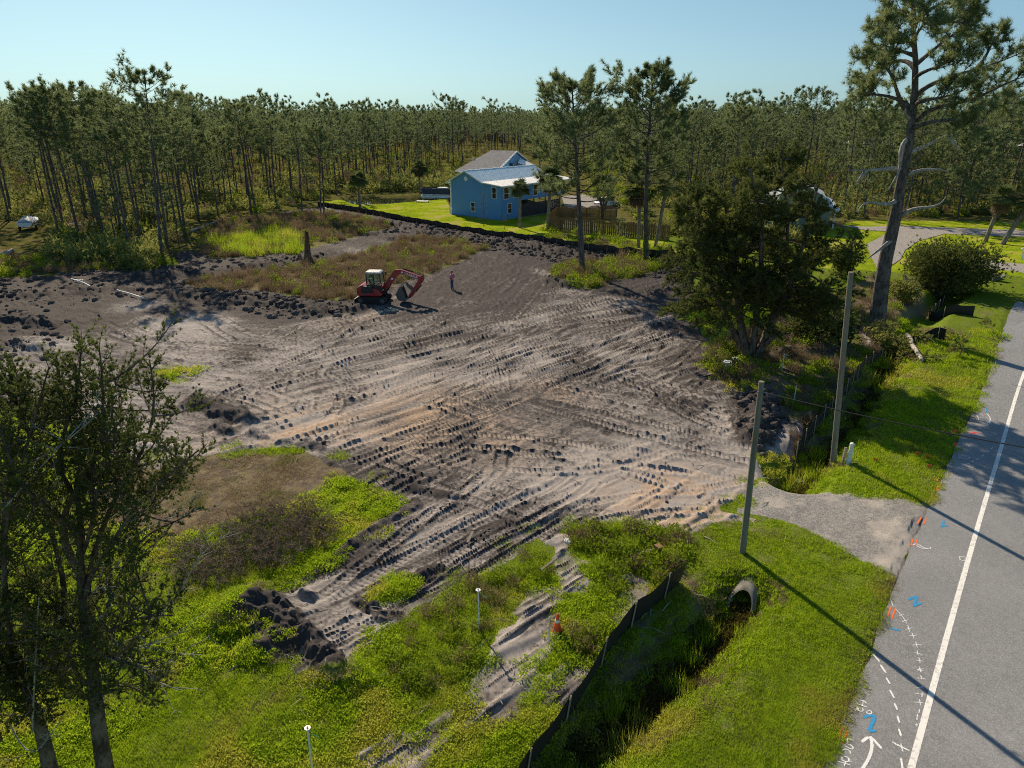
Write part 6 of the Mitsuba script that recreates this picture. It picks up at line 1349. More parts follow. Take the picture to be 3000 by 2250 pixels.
# ---------------------------------------------------------------- wooden fence with arched tops
def picket_fence(label, a, b, h, panel, arch, seed):
    k = thing('picket_fence', label, 'wooden fence'); a, b = np.asarray(a), np.asarray(b); L = np.linalg.norm(b - a); d = (b - a) / L; n_ = np.array([-d[1], d[0]])
    rng = np.random.default_rng(seed)
    for s in np.arange(0, L - 0.05, 0.155):
        t_ = (s / panel) % 1; top = h + arch * (1 - (2 * t_ - 1) ** 2) - arch * 0.3; p_ = a + d * s + n_ * 0.03 * (1 if int(s / 0.155) % 2 else -1); z = gz(*p_)
        part(k, 'picket', bar([p_[0], p_[1], z], [p_[0] + rng.normal() * 0.004, p_[1], z + top], 0.13, 0.02), 'fence_wood')
    for s in np.arange(0, L + 0.1, panel):
        p_ = a + d * s - n_ * 0.07; z = gz(*p_); part(k, 'post', bar([p_[0], p_[1], z - 0.1], [p_[0], p_[1], z + h], 0.10), 'fence_wood')
    for z_ in (0.35, 1.0, h - 0.2):
        p_, q_ = a, b; part(k, 'rail', bar([p_[0], p_[1], gz(*p_) + z_], [q_[0], q_[1], gz(*q_) + z_], 0.04, 0.09), 'fence_wood')
picket_fence('front arched wooden fence facing the bare lot', [(4.9,101.21)][0], [(20.24,91.86)][0], 1.75, 2.3, 0.35, 1)
picket_fence('rear arched wooden fence beside the parked white car', [(6.98,112.14)][0], [(16.19,112.14)][0], 1.7, 2.3, 0.35, 2)
picket_fence('short side wooden fence joining the front and rear fences', [(4.91,101.53)][0], [(6.96,111.75)][0], 1.7, 2.3, 0.3, 3)

# ---------------------------------------------------------------- white-roofed house behind the cedar
k = thing('white_roof_house', 'grey-green house with white metal roof half hidden behind the cedar', 'house')
o = np.array([(35.22,102.5)][0]); P = house_local(o, np.array([0.94, -0.34]), np.array([0.34, 0.94]))
part(k, 'wall', P(gable([(-3, -0.2), (9.0, -0.2), (9.0, 3.4), (3, 3.4), (-3, 3.4)], 0, 9)), 'sage_siding')
part(k, 'upper_wall', P(gable([(2.2, 3.4), (7.6, 3.4), (7.6, 4.7), (4.9, 6.3), (2.2, 4.7)], 0.3, 8)), 'sage_siding')
rf = part(k, 'roof', P(join([gable([(1.7, 4.45), (4.9, 6.35), (4.9, 6.45), (1.7, 4.55)], -0.1, 8.4), gable([(4.9, 6.35), (8.1, 4.45), (8.1, 4.55), (4.9, 6.45)], -0.1, 8.4)])), 'white_roof', label='white metal gable roof')
for w in np.arange(0, 8.4, 0.5): part(rf, 'roof_rib', P(gable([(1.72, 4.56), (4.9, 6.45), (4.9, 6.49), (1.72, 4.60)], w, w + 0.04)), 'metal_roof')
part(k, 'lower_roof', P(hull([(-3.7, -0.7, 3.3), (9.7, -0.7, 3.3), (-3.7, 9.6, 3.3), (9.7, 9.6, 3.3), (-1, 3, 4.7), (7, 3, 4.7), (-1, 6, 4.7), (7, 6, 4.7)])), 'white_roof')
for u in (-1.2, 1.2, 3.9, 6.8):
    wk = part(k, 'window', P(box(u - 0.6, u + 0.6, -0.06, -0.002, 0.9, 2.5)), 'white_trim'); part(wk, 'pane', P(box(u - 0.48, u + 0.48, -0.07, -0.062, 1.0, 2.4)), 'glass_dark')
wk = part(k, 'window', P(box(4.3, 5.5, 0.24, 0.298, 4.2, 5.4)), 'white_trim'); part(wk, 'pane', P(box(4.4, 5.4, 0.225, 0.237, 4.3, 5.3)), 'glass_dark')
k = thing('pergola', 'white open-sided pergola beside the grey-green house', 'pergola'); o = np.array([(42.99,102.5)][0]); P = house_local(o, np.array([0.9, -0.43]), np.array([0.43, 0.9]))
for u, w in ((0, 0), (2.4, 0), (0, 3.2), (2.4, 3.2)): part(k, 'post', P(box(u - 0.09, u + 0.09, w - 0.09, w + 0.09, 0, 2.5)), 'white_trim')
part(k, 'roof', P(hull([(-0.5, -0.5, 2.5), (2.9, -0.5, 2.5), (-0.5, 3.7, 2.5), (2.9, 3.7, 2.5), (1.2, 0.6, 3.2), (1.2, 2.6, 3.2)])), 'white_roof')

# far building on the right
k = thing('long_building', 'long low building with white roof far off at the right', 'building'); o = np.array([130.0, 286.0]); P = house_local(o, np.array([0.97, -0.24]), np.array([0.24, 0.97]))
part(k, 'wall', P(box(0, 70, 0, 14, 0, 4.6)), 'sage_siding'); rf = part(k, 'roof', P(join([slope(-1, 0, 0, 0, 0, 0.01)]) if False else hull([(-1, -1.2, 4.6), (71, -1.2, 4.6), (-1, 15.2, 4.6), (71, 15.2, 4.6), (-1, 7, 7.4), (71, 7, 7.4)])), 'white_roof')
for u in np.arange(3, 68, 6): wk = part(k, 'window', P(box(u, u + 2.2, -0.08, -0.002, 1.0, 3.0)), 'white_trim'); part(wk, 'pane', P(box(u + 0.15, u + 2.05, -0.1, -0.082, 1.15, 2.85)), 'glass_dark')

# ---------------------------------------------------------------- cars, boats, dock
def car(label, base, rz, bsdf, name='parked_car'):
    k = thing(name, label, 'car'); z = gz(*base); P = lambda m: move(m, (base[0], base[1], z), rz)
    def sec(pts, y0, y1, r=0.06):
        M = manifold3d.Manifold; return M.batch_hull([M.sphere(r, 10).translate([x, y, zz_]) for x, zz_ in pts for y in (y0, y1)])
    part(k, 'body', P(join([sec([(-2.15, 0.42), (-2.2, 0.85), (-1.9, 1.0), (1.2, 1.0), (2.1, 0.85), (2.15, 0.42)], -0.82, 0.82)])), bsdf, smooth=35)
    part(k, 'cabin', P(join([sec([(-1.85, 1.0), (-1.5, 1.58), (0.3, 1.62), (1.15, 1.0)], -0.68, 0.68, 0.05)])), 'glass_dark', smooth=35)
    part(k, 'roof', P(join([sec([(-1.5, 1.64), (0.3, 1.67)], -0.64, 0.64, 0.04)])), bsdf, smooth=35)
    for x in (-1.35, 1.35):
        for y in (-0.80, 0.80):
            c = trimesh.creation.cylinder(0.33, 0.22, sections=20); v = np.asarray(c.vertices)[:, [0, 2, 1]] + [x, y, 0.33]; wk = part(k, 'wheel', P((v, np.asarray(c.faces)[:, ::-1])), 'rubber', smooth=30)
            c = trimesh.creation.cylinder(0.19, 0.24, sections=16); v = np.asarray(c.vertices)[:, [0, 2, 1]] + [x, y, 0.33]; part(wk, 'rim', P((v, np.asarray(c.faces)[:, ::-1])), 'steel')
    for y in (-0.6, 0.6): part(k, 'headlight', P(box(2.14, 2.22, y - 0.16, y + 0.16, 0.66, 0.8)), 'steel'); part(k, 'tail_light', P(box(-2.27, -2.2, y - 0.14, y + 0.14, 0.7, 0.88)), 'red_paint')
car('white car parked on the drive behind the rear wooden fence', [(16.63,127.51)][0], 0.5, 'car_white')
car('white car parked far off before the long low building', [(184.13,282.05)][0], 0.1, 'car_white'); car('dark car parked far off before the long low building', [(174.0,273.07)][0], 0.1, 'navy'); car('silver car at the far right before the long low building', [(180.56,268.78)][0], 0.2, 'steel')
k = thing('pontoon_boat', 'dark railed pontoon boat moored on the pond beside the house', 'boat'); b = np.array([(-14.9,141.82)][0]); P = house_local(b, np.array([0.98, -0.18]), np.array([0.18, 0.98]))
for w in (0.3, 2.0): part(k, 'float', P(tube([[-2.9, w, 0.15], [-2.6, w, 0.15], [2.4, w, 0.15], [2.9, w, 0.3]], [0.2, 0.32, 0.32, 0.08], 14)), 'boat_white', smooth=35)
part(k, 'deck', P(box(-2.8, 2.7, 0, 2.3, 0.5, 0.62)), 'boat_white')
for a in (box(-2.75, 2.6, 0.0, 0.05, 0.7, 1.75), box(-2.75, 2.6, 2.25, 2.3, 0.7, 1.75), box(-2.75, -2.7, 0.05, 2.25, 0.7, 1.75), box(2.55, 2.6, 0.05, 2.25, 0.7, 1.75)): part(k, 'rail_panel', P(a), 'navy')
part(k, 'seat', P(join([box(0.4, 2.2, 0.3, 2.0, 0.62, 1.9)])), 'pale_cloth'); part(k, 'console', P(box(-0.7, -0.1, 0.3, 1.0, 0.62, 1.7)), 'machine_grey'); part(k, 'outboard_motor', P(join([box(2.75, 3.1, 0.9, 1.4, 0.2, 1.2)])), 'machine_black')
b = np.array([(-16.4,133.76)][0]); P = house_local(b, np.array([0.97, -0.22]), np.array([0.22, 0.97]))
k = thing('small_dock', 'small white wooden platform at the pond edge', 'dock')
for i in range(9): part(k, 'plank', P(box(-1.1 + 0.245 * i, -0.87 + 0.245 * i, -0.5, 0.6, 0.28, 0.33)), 'white_trim')
for u, w in ((-1, -0.4), (0.95, -0.4), (-1, 0.5), (0.95, 0.5)): part(k, 'post', P(box(u - 0.06, u + 0.06, w - 0.06, w + 0.06, -0.6, 0.275)), 'grey_wood')
k = thing('covered_boat', 'white covered boat on a trailer at the left wood edge', 'boat'); b = np.array([(-67.67,101.21)][0]); P = lambda m: move(m, (b[0], b[1], gz(*b)), 1.9)
sec = []
for x, hw, zb, zt in ((-2.2, 0.95, 0.55, 1.15), (-1, 1.12, 0.48, 1.2), (0.5, 1.1, 0.5, 1.25), (1.8, 0.75, 0.65, 1.35), (2.7, 0.08, 1.0, 1.45)): sec.append([(x, -hw, zt), (x, -hw * 0.8, zb + 0.15), (x, 0, zb), (x, hw * 0.8, zb + 0.15), (x, hw, zt)])
part(k, 'hull', P(join([hull(np.vstack([sec[i], sec[i + 1]])) for i in range(4)])), 'boat_white', smooth=40)
part(k, 'cover', P(hull([(-2.1, -0.9, 1.2), (-2.1, 0.9, 1.2), (-1, -1.05, 1.26), (-1, 1.05, 1.26), (0.4, -1.0, 1.32), (0.4, 1.0, 1.32), (2.3, 0, 1.5), (-0.6, -0.3, 1.85), (-0.6, 0.3, 1.85), (0.6, 0, 1.85), (-1.8, 0, 1.6)])), 'pale_cloth', smooth=50)
part(k, 'stripe', P(join([bar((-2.21, -0.97, 0.92), (-1, -1.125, 0.95), 0.02, 0.09), bar((-1, -1.125, 0.95), (0.5, -1.11, 1.0), 0.02, 0.09)])), 'navy')
tk = part(k, 'trailer', P(join([bar((-2.1, -0.5, 0.42), (2.6, -0.1, 0.42), 0.08), bar((-2.1, 0.5, 0.42), (2.6, 0.1, 0.42), 0.08), bar((-1, -1, 0.36), (-1, 1, 0.36), 0.08)])), 'steel')
for y in (-1.0, 1.0): c = trimesh.creation.cylinder(0.3, 0.18, sections=18); v = np.asarray(c.vertices)[:, [0, 2, 1]] + [-1, y, 0.3]; part(tk, 'wheel', P((v, np.asarray(c.faces)[:, ::-1])), 'rubber', smooth=30)

# ---------------------------------------------------------------- mailbox, stump, logs, lumber, litter
k = thing('mailbox', 'white mailbox on a white post at the right edge by the side driveway', 'mailbox'); b = [(56.15,78.13)][0]; z = gz(*b); P = lambda m: move(m, (b[0], b[1], z), 0.6)
part(k, 'post', P(box(-0.06, 0.06, -0.06, 0.06, -0.1, 1.05)), 'white_trim'); part(k, 'arm', P(box(-0.35, 0.35, -0.05, 0.05, 1.05, 1.13)), 'white_trim')
m = trimesh.creation.capsule(0.45, 0.12, count=[16, 16]); v = np.asarray(m.vertices)[:, [2, 0, 1]]; part(k, 'box', P((v + [-0.225, 0, 1.27], np.asarray(m.faces))), 'white_trim', smooth=True)
def log(label, a, b, r, bsdf='dead_wood', name='fallen_log', z0=0.0, z1=0.0, cat='log'):
    a3, b3 = np.r_[a, gz(*a) + r + z0], np.r_[b, gz(*b) + r + z1]; n_ = 9; t_ = np.linspace(0, 1, n_); rng = np.random.default_rng(int(abs(a[0] * 100)))
    c = a3 + np.outer(t_, b3 - a3) + rng.normal(size=(n_, 3)) * r * 0.25
    return solo(name, tube(c, r * (1.1 - 0.35 * t_), 9), bsdf, label, cat, smooth=40)
log('long pale fallen trunk before the left wood', [(-43.67,90.81)][0], [(-43.69,106.93)][0], 0.22)
log('short pale fallen log at the far left edge', [(-58.44,79.94)][0], [(-58.0,82.91)][0], 0.3)
log('pale fallen log near the pond end of the lot', [(-32.29,124.6)][0], [(-28.29,117.84)][0], 0.16)
log('thin pale pole lying by the weeds in the upper lot', [(-37.4,113.31)][0], [(-33.86,112.53)][0], 0.08)
log('pale bent log in the pile of cut branches', [(28.65,49.51)][0], [(26.57,43.64)][0], 0.16, z0=0.9)
for a, b, l in (([(1.02,20.94)][0], [(1.62,21.59)][0], 'weathered board lying on the weedy slope left of the sandy path'), ([(4.56,21.92)][0], [(5.33,22.25)][0], 'grey board lying in the weeds by the brown block'), ([(12.39,48.42)][0], [(13.25,47.78)][0], 'pale board lying on the dark earth left of the cedar'), ([(-1.65,22.62)][0], [(-1.49,23.27)][0], 'short stick lying between belt tracks')):
    solo('wooden_board', bar([a[0], a[1], gz(*a) + 0.16], [b[0], b[1], gz(*b) + 0.22], 0.10, 0.03), 'grey_wood', l, 'board')
b = [(5.33,22.07)][0]; solo('wooden_block', move(box(-0.12, 0.12, -0.14, 0.14, -0.1, 0.42), (b[0], b[1], gz(*b)), 0.5), 'fence_wood', 'brown wooden block standing in the weeds by the silt fence end', 'block')
b = [(13.23,29.2)][0]; solo('concrete_block', move(box(-0.22, 0.22, -0.16, 0.16, -0.1, 0.22), (b[0], b[1], gz(*b)), 0.5), 'concrete', 'pale concrete block at the foot of the taller pole', 'block')
def crumple(base, r, seed, bsdf, name, label, cat, sq=0.7, z=0.0):
    m = trimesh.creation.icosphere(3, 1.0); v = np.asarray(m.vertices); n_ = meshkit.fbm(v * 1.8 + seed * 5.1, 4, seed); v = v * (0.6 + 0.8 * n_)[:, None] * [r, r, r * sq]
    return solo(name, (v + [base[0], base[1], gz(*base) + r * sq * 0.4 + z], np.asarray(m.faces)), bsdf, label, cat, smooth=45)
crumple([(2.07,22.85)][0], 0.16, 3, 'white_trim', 'plastic_scrap', 'white scrap of plastic on the sand below the lot edge', 'litter')
crumple([(-56.33,92.94)][0], 0.55, 4, 'white_trim', 'plastic_sheet', 'crumpled white sheet before the left wood', 'litter', 0.6)
crumple([(36.47,63.92)][0], 0.3, 5, 'white_trim', 'plastic_scrap', 'white scrap beside the small shrub and silt fence', 'litter', 0.6)
b = [(13.53,42.32)][0]
k = thing('white_bucket', 'pale plastic bucket in the weeds under the cedar', 'bucket'); z = gz(*b)
part(k, 'body', move(tube([[0, 0, 0.02], [0, 0, 0.55]], [0.22, 0.27], 18), (b[0], b[1], z)), 'pale_cloth', smooth=40); part(k, 'rim', move(tube([[0, 0, 0.552], [0, 0, 0.60]], [0.285, 0.285], 18), (b[0], b[1], z)), 'decal_white', smooth=40)
crumple([(14.55,43.78)][0], 0.3, 6, 'pale_cloth', 'plastic_tub', 'grey-white rounded tub beside the bucket under the cedar', 'tub', 0.9)
for L, l in (([(-42.43,67.64),(-40.81,66.45),(-39.14,64.33),(-38.2,63.38)], 'curved pale pipe lying on the mud at the left'), ([(-42.35,67.49),(-41.49,67.19),(-40.95,67.04)], 'straight pale pipe beside the curved one on the mud'), ([(-35.61,62.98),(-34.01,61.94),(-31.8,60.2)], 'thin pale pipe across the mud by the sand patches')):
    c = np.array(L); zg_ = ground_z(c[:, 0], c[:, 1]) + 0.22; solo('plastic_pipe', tube(np.c_[c, zg_], 0.05, 7), 'pvc', l, 'pipe', smooth=True)
k = thing('lumber_stack', 'stack of long grey boards before the left wood', 'lumber'); a, b_ = np.array([(-63.11,101.21)][0]), np.array([(-60.53,102.5)][0]); d = unit(b_ - a); n2 = np.array([-d[1], d[0]])
for i in range(6):
    o = a + n2 * 0.25 * (i % 3); z = gz(*a) + 0.35 + 0.28 * (i // 3); part(k, 'board', bar([o[0], o[1], z], [*(b_ + n2 * 0.25 * (i % 3)), z + 0.1], 0.2, 0.06), 'grey_wood')
for f in (0.15, 0.8): o = a + (b_ - a) * f; part(k, 'bearer', bar([o[0] - n2[0] * 0.2, o[1] - n2[1] * 0.2, gz(*o) + 0.15], [o[0] + n2[0] * 0.9, o[1] + n2[1] * 0.9, gz(*o) + 0.15], 0.2, 0.28), 'grey_wood')
k = thing('tree_snag', 'broken brown tree stump standing alone on the earth bank', 'tree stump'); b = [(-22.05,76.59)][0]; z = gz(*b); rng = np.random.default_rng(9)
n_ = 14; an = np.linspace(0, 6.28, n_ + 1)[:-1]; zs = [-0.2, 0.1, 0.35, 0.8, 1.5, 2.3, 2.9, 3.2]; rs = [0.95, 0.75, 0.5, 0.36, 0.30, 0.27, 0.24, 0.2]; v = []
for zz_, r_ in zip(zs, rs):
    rr2 = r_ * (1 + 0.28 * (nnoise(np.cos(an) * 1.3 + 5, np.sin(an) * 1.3 + zz_ * 0.5, 1.0, 3) - 0.5) * 2); v.append(np.c_[rr2 * np.cos(an) + 0.05 * zz_, rr2 * np.sin(an), np.full(n_, zz_) + (rng.uniform(-0.25, 0.35, n_) if zz_ > 3 else 0)])
i, j = np.meshgrid(np.arange(len(zs) - 1), np.arange(n_), indexing='ij'); q = np.stack([i * n_ + j, i * n_ + (j + 1) % n_, (i + 1) * n_ + (j + 1) % n_, (i + 1) * n_ + j], -1).reshape(-1, 4)
vv = np.vstack(v + [[[0.16, 0, 2.9]]]); ff = np.vstack([q[:, [0, 1, 2]], q[:, [0, 2, 3]], np.stack([np.arange(n_) + (len(zs) - 1) * n_, (np.arange(n_) + 1) % n_ + (len(zs) - 1) * n_, np.full(n_, len(vv) - 1)], 1)])
scene['snag_wood'] = {'type': 'twosided', 'b': {'type': 'diffuse', 'reflectance': proc(bark_color((0.07, 0.045, 0.03), (0.24, 0.15, 0.10)))}}
part(k, 'trunk', move((vv, ff), (b[0], b[1], z)), 'snag_wood', smooth=35)
part(k, 'roots', move(join([tube([[0.3 * math.cos(a), 0.3 * math.sin(a), 0.35], [0.8 * math.cos(a), 0.8 * math.sin(a), 0.12], [1.3 * math.cos(a + 0.2), 1.3 * math.sin(a + 0.2), -0.1]], [0.16, 0.1, 0.04], 6) for a in np.linspace(0, 6.28, 8)[:-1]]), (b[0], b[1], z)), 'snag_wood', smooth=True)

# pile of cut branches beside the huge pine
k = thing('branch_pile', 'tangled pile of cut green branches at the foot of the huge pine', 'brush pile'); t = Tree(81, 4); rng = t.rng; o = np.array([(27.64,47.86)][0])
for s in range(34):
    p_ = o + rng.normal(size=2) * [1.7, 1.5]; a = rng.random() * 6.28; L = rng.uniform(1, 2.6)
    c = t.limb([[p_[0], p_[1], gz(*p_) + 0.1 + rng.random() * 0.5], [p_[0] + math.cos(a) * L * 0.5, p_[1] + math.sin(a) * L * 0.5, gz(*p_) + 0.5 + 0.5 * rng.random()], [p_[0] + math.cos(a) * L, p_[1] + math.sin(a) * L, gz(*p_) + 0.15 + rng.random() * 0.5]], 0.035, 0.01, 4)
    t.twigs(c, 14, 0.2, 0.5, 0.25, 0.006, 3, None, 1, 0.8)
P_, D_ = np.array(t.P), np.array(t.D); part(k, 'branches', t.woodmesh(), 'cedar_bark', smooth=True); part(k, 'leaves', leaves4(P_, D_, 6, 0.2, 0.06, 0.6, rng), 'shrub_leaves')
# red flowers by the fence
k = thing('flower_bed', 'patch of red flowers at the end of the dark screen', 'flowers'); b = np.array([(9.11,116.57)][0]); rng = np.random.default_rng(82); Pf = np.c_[b[0] + rng.normal(size=160) * 1.1, b[1] + rng.normal(size=160) * 0.6, rng.uniform(0.2, 1.1, 160)]
part(k, 'blooms', leaves4(Pf, np.tile([0, 0, 1.0], (160, 1)), 3, 0.25, 0.16, 0.9, rng), 'red_flowers'); part(k, 'leaves', leaves4(Pf - [0, 0, 0.25], np.tile([0, 0, 1.0], (160, 1)), 3, 0.35, 0.1, 0.8, rng), 'shrub_leaves')

# ================================================================ GROUND COVER
cr = np.random.default_rng(91)
def patch_grass(seed, n, R, h, w, bsdf, spread=0.55, four=False):
    rng = np.random.default_rng(seed)
    a = rng.random(n) * 6.28; r = R * np.sqrt(rng.random(n))
    P = np.stack([r * np.cos(a), r * np.sin(a), np.full(n, -0.02)], 1)
    hh = h * (0.5 + 0.8 * meshkit.noise(P * [5, 5, 0] + seed))
    D = np.tile([0, 0, 1.0], (n, 1))
    m = (leaves4 if four else blades)(P, D, 1, 1.0, 1.0, spread, rng)
    v = m[0].reshape(n, -1, 3); b = P[:, None]
    d = v - b; L = np.linalg.norm(d, axis=2, keepdims=True).max(1, keepdims=True)
    # rebuild to size: length hh, width w
    rng = np.random.default_rng(seed)
    dirn = unit(D + spread * rng.normal(size=(n, 3))); dirn[:, 2] = np.abs(dirn[:, 2])
    s = unit(np.cross(dirn, rng.normal(size=(n, 3)))); ww = (w * rng.uniform(0.6, 1.2, n))[:, None] / 2; ll = (hh * rng.uniform(0.7, 1.2, n))[:, None]
    if four:
        v = np.stack([P, P + dirn * ll * 0.5 - s * ww, P + dirn * ll - [0, 0, 0.0], P + dirn * ll * 0.5 + s * ww], 1).reshape(-1, 3); k = np.arange(n)[:, None] * 4
        return v, np.vstack([k + [0, 1, 2], k + [0, 2, 3]])
    v = np.stack([P - s * ww, P + s * ww, P + dirn * ll], 1).reshape(-1, 3)
    return v, np.arange(3 * n).reshape(-1, 3)
def weed_patch(seed, n, R, h, leaf, wid, lumps):
    """low leafy weeds growing in lumps"""
    rng = np.random.default_rng(seed); c = rng.normal(size=(lumps, 2)) * R * 0.5; rad = rng.uniform(0.12, 0.28, lumps) * R / 0.45
    k = rng.integers(lumps, size=n); d = unit(rng.normal(size=(n, 3))); d[:, 2] = np.abs(d[:, 2])
    P = np.c_[c[k], np.zeros(n)] + d * rad[k][:, None] * [1, 1, h / 0.3] * rng.uniform(0.6, 1, (n, 1))
    return leaves4(P, d + [0, 0, 0.5], 1, leaf, wid, 0.6, rng)
GREEN, DRYG, WEED = [], [], []
for k in range(3):
    group(f'g_grass_{k}', leaves=ref_ply(patch_grass(600 + k, 420, 0.5, 0.15, 0.026, '', 0.6), 'grass_leaves')); GREEN.append(f'g_grass_{k}')
    group(f'g_straw_{k}', leaves=ref_ply(patch_grass(610 + k, 300, 0.5, 0.13, 0.016, '', 0.9), 'straw_leaves')); DRYG.append(f'g_straw_{k}')
    group(f'g_weed_{k}', leaves=ref_ply(weed_patch(620 + k, 430, 0.45, 0.17, 0.070, 0.032, 9), 'grass_leaves')); WEED.append(f'g_weed_{k}')
group('g_tall_grass', leaves=ref_ply(patch_grass(630, 170, 0.32, 0.55, 0.022, '', 0.28), 'grass_leaves'))
group('g_tall_straw', leaves=ref_ply(patch_grass(631, 150, 0.4, 0.8, 0.022, '', 0.35), 'dead_leaves'))
group('g_rank_weed', leaves=ref_ply(bush(632, 210, 0.5, 0.55, 0.16, 0.06, True, 0.8), 'weed_leaves'))
group('g_brown_weed', leaves=ref_ply(bush(633, 170, 0.5, 0.6, 0.30, 0.03, False, 1.0), 'dead_leaves'))
group('g_ditch_weed', leaves=ref_ply(bush(634, 150, 0.4, 0.22, 0.10, 0.05, True, 0.6), 'ditch_leaves'))
leaf_bsdf('ditch_leaves', hue((0.07, 0.05, 0.02), (0.17, 0.15, 0.04), 6.0, 0.6), 0.6)

DRIVE_PG = DRIVE
def fields(x, y):
    d = dirt_field(x, y)
    road = sdist(ROAD, x, y); dv = sdist(DRIVE, x, y) + (nfbm(x, y, 1.1, 3, 51) - 0.5) * 1.3
    other = np.maximum.reduce([sdist(DRIVEWAY_SIDE, x, y), sdist(DRIVEWAY_FAR, x, y), sdist(POND, x, y)])
    lw = np.maximum(sdist(YARD, x, y), sdist(LAWN_R, x, y))
    dr_ = np.full(len(x), 0.22)
    for pg, amt in ((DRY, 1.3), (DRY_R, 0.6), (WEEDS[0], 0.8), (WEEDS[1], 0.95), (WEEDS[2], 0.5)):
        dr_ = np.maximum(dr_, amt * sstep(-0.8, 0.6, sdist(pg, x, y)))
    dr_ = np.maximum(dr_, 0.8 * sstep(-0.7, -0.1, road))
    dr_ = np.clip(dr_ + (nfbm(x, y, 0.5, 3, 55) - 0.5) * 1.2 + np.where(x < 3, 0.12, 0), 0, 1)
    ditch = np.maximum.reduce([1 - sstep(0.35, 1.0, ldist(DITCH_A, x, y)), 0.6 * (1 - sstep(0.3, 0.9, ldist(DITCH_B, x, y)))])
    return d, road, dv, other, lw, dr_, ditch
def scatter(n, rmin, rmax, amax=40.0, p=1.0):
    # even over the view: nearer ground gets more
    r = rmin * (rmax / rmin) ** (cr.random(n) ** p); a = np.radians(cr.uniform(-amax, amax, n))
    return r * np.sin(a), r * np.cos(a), r
gcount = {}
def put(name, grp, x, y, z, s, sz=None):
    gcount[name] = gcount.get(name, 0) + 1
    inst(f'{name}__{gcount[name]:04d}', grp, float(x), float(y), float(z), float(s), float(cr.random() * 6.28), None if sz is None else float(sz))
x, y, r = scatter(17500, 11.0, 62, 44, 0.95)
d, road, dv, other, lw, dry_, ditch = fields(x, y)
z = ground_z(x, y)
thinv = np.maximum(np.maximum(0.72 * sstep(-0.5, 0.4, sdist(BANKS[0], x, y)), 0.45 * sstep(-0.5, 0.4, sdist(BANKS[1], x, y))), 0.62 * sstep(-0.5, 0.5, sdist(CEDAR_YARD, x, y)))
lumpn = nfbm(x, y, 0.9, 3, 71); weedn = nfbm(x, y, 0.45, 3, 73)
for i in range(len(x)):
    if road[i] > -0.12 or dv[i] > -0.1 or other[i] > -0.2: continue
    if d[i] > 0.05:
        if d[i] > 0.9 or cr.random() > 0.06: continue
    verge = -9 < road[i] < -0.1 and x[i] > 3
    s = (0.75 + 0.35 * cr.random()) * (1 + max(0, r[i] - 22) / 40)
    hs = s * (0.6 + 0.9 * lumpn[i])
    if ditch[i] > 0.25 and cr.random() < 0.85:
        put('ditch_weeds', 'g_tall_grass' if cr.random() < 0.09 else 'g_ditch_weed', x[i], y[i], z[i], s, hs); continue
    if dry_[i] > 0.75 and cr.random() < 0.5: continue
    if cr.random() < dry_[i]:
        put('dry_grass', DRYG[cr.integers(3)], x[i], y[i], z[i], s, hs)
        continue
    if thinv[i] > 0.1 and cr.random() < thinv[i]: continue
    lush = (weedn[i] > 0.47) and not verge
    g = WEED[cr.integers(3)] if (lush and cr.random() < 0.75) else GREEN[cr.integers(3)]
    put('green_grass', g, x[i], y[i], z[i], s * (1.1 if lush else 1.0), hs * (1.25 if lush else 0.9 if verge else 0.95))
# ranker weeds on the near slope and round the cedar
def fill(poly, n, choose, smin=0.8, smax=1.5, dirtmax=-0.15):
    pg = shapely.Polygon(poly).buffer(0); x0, y0, x1, y1 = pg.bounds; k = 0; pts = []
    while len(pts) < n and k < n * 60:
        k += 1; a, b = cr.uniform(x0, x1), cr.uniform(y0, y1)
        if pg.contains(shapely.Point(a, b)): pts.append((a, b))
    pts = np.array(pts); dd = dirt_field(pts[:, 0], pts[:, 1]); rdd = sdist(ROAD, pts[:, 0], pts[:, 1]); zz_ = ground_z(pts[:, 0], pts[:, 1])
    for (a, b), q, rq, zq in zip(pts, dd, rdd, zz_):
        if q > dirtmax or rq > -0.5: continue
        nm, g = choose(); put(nm, g, a, b, zq - 0.03, cr.uniform(smin, smax))
def ch(*opts):
    w = np.array([o[2] for o in opts]); w = w / w.sum()
    def f():
        o = opts[cr.choice(len(opts), p=w)]; return o[0], o[1]
    return f
rank, brown, tall, straw = ('rank_weeds', 'g_rank_weed'), ('brown_weeds', 'g_brown_weed'), ('tall_grass', 'g_tall_grass'), ('tall_straw', 'g_tall_straw')
fill([(0.95,23.08),(2.41,23.88),(6.73,23.88),(6.48,22.02),(4.53,19.63),(3.41,18.25),(2.68,19.63),(2.33,22.92)], 150, ch((*rank, 0.62), (*brown, 0.22), (*tall, 0.16)), 0.5, 1.0)
fill([(-3.06,18.69),(0.94,22.77),(1.81,20.38),(-0.08,17.21),(-1.64,15.72),(-3.28,15.38),(-4.28,15.9)], 90, ch((*rank, 0.7), (*brown, 0.3)), 0.4, 0.8)
fill([(2.39,18.25),(3.23,18.03),(2.5,16.63),(1.21,15.38),(0.58,15.9),(1.47,17.61)], 40, ch((*rank, 0.5), (*brown, 0.5)), 0.5, 0.9)
fill(CEDAR_YARD, 330, ch((*rank, 0.3), (*brown, 0.55), (*straw, 0.15)), 0.5, 1.2)
fill([(12.2,42.13),(13.87,47.43),(15.97,48.52),(16.44,44.88),(15.29,39.66),(13.76,40.05)], 90, ch((*rank, 0.5), (*brown, 0.25), (*straw, 0.25)), 0.7, 1.3)
fill(WEEDS[0], 620, ch((*brown, 0.52), (*straw, 0.30), (*rank, 0.18)), 0.8, 1.6)
fill(WEEDS[1], 900, ch((*brown, 0.50), (*straw, 0.36), (*rank, 0.14)), 0.7, 1.4)
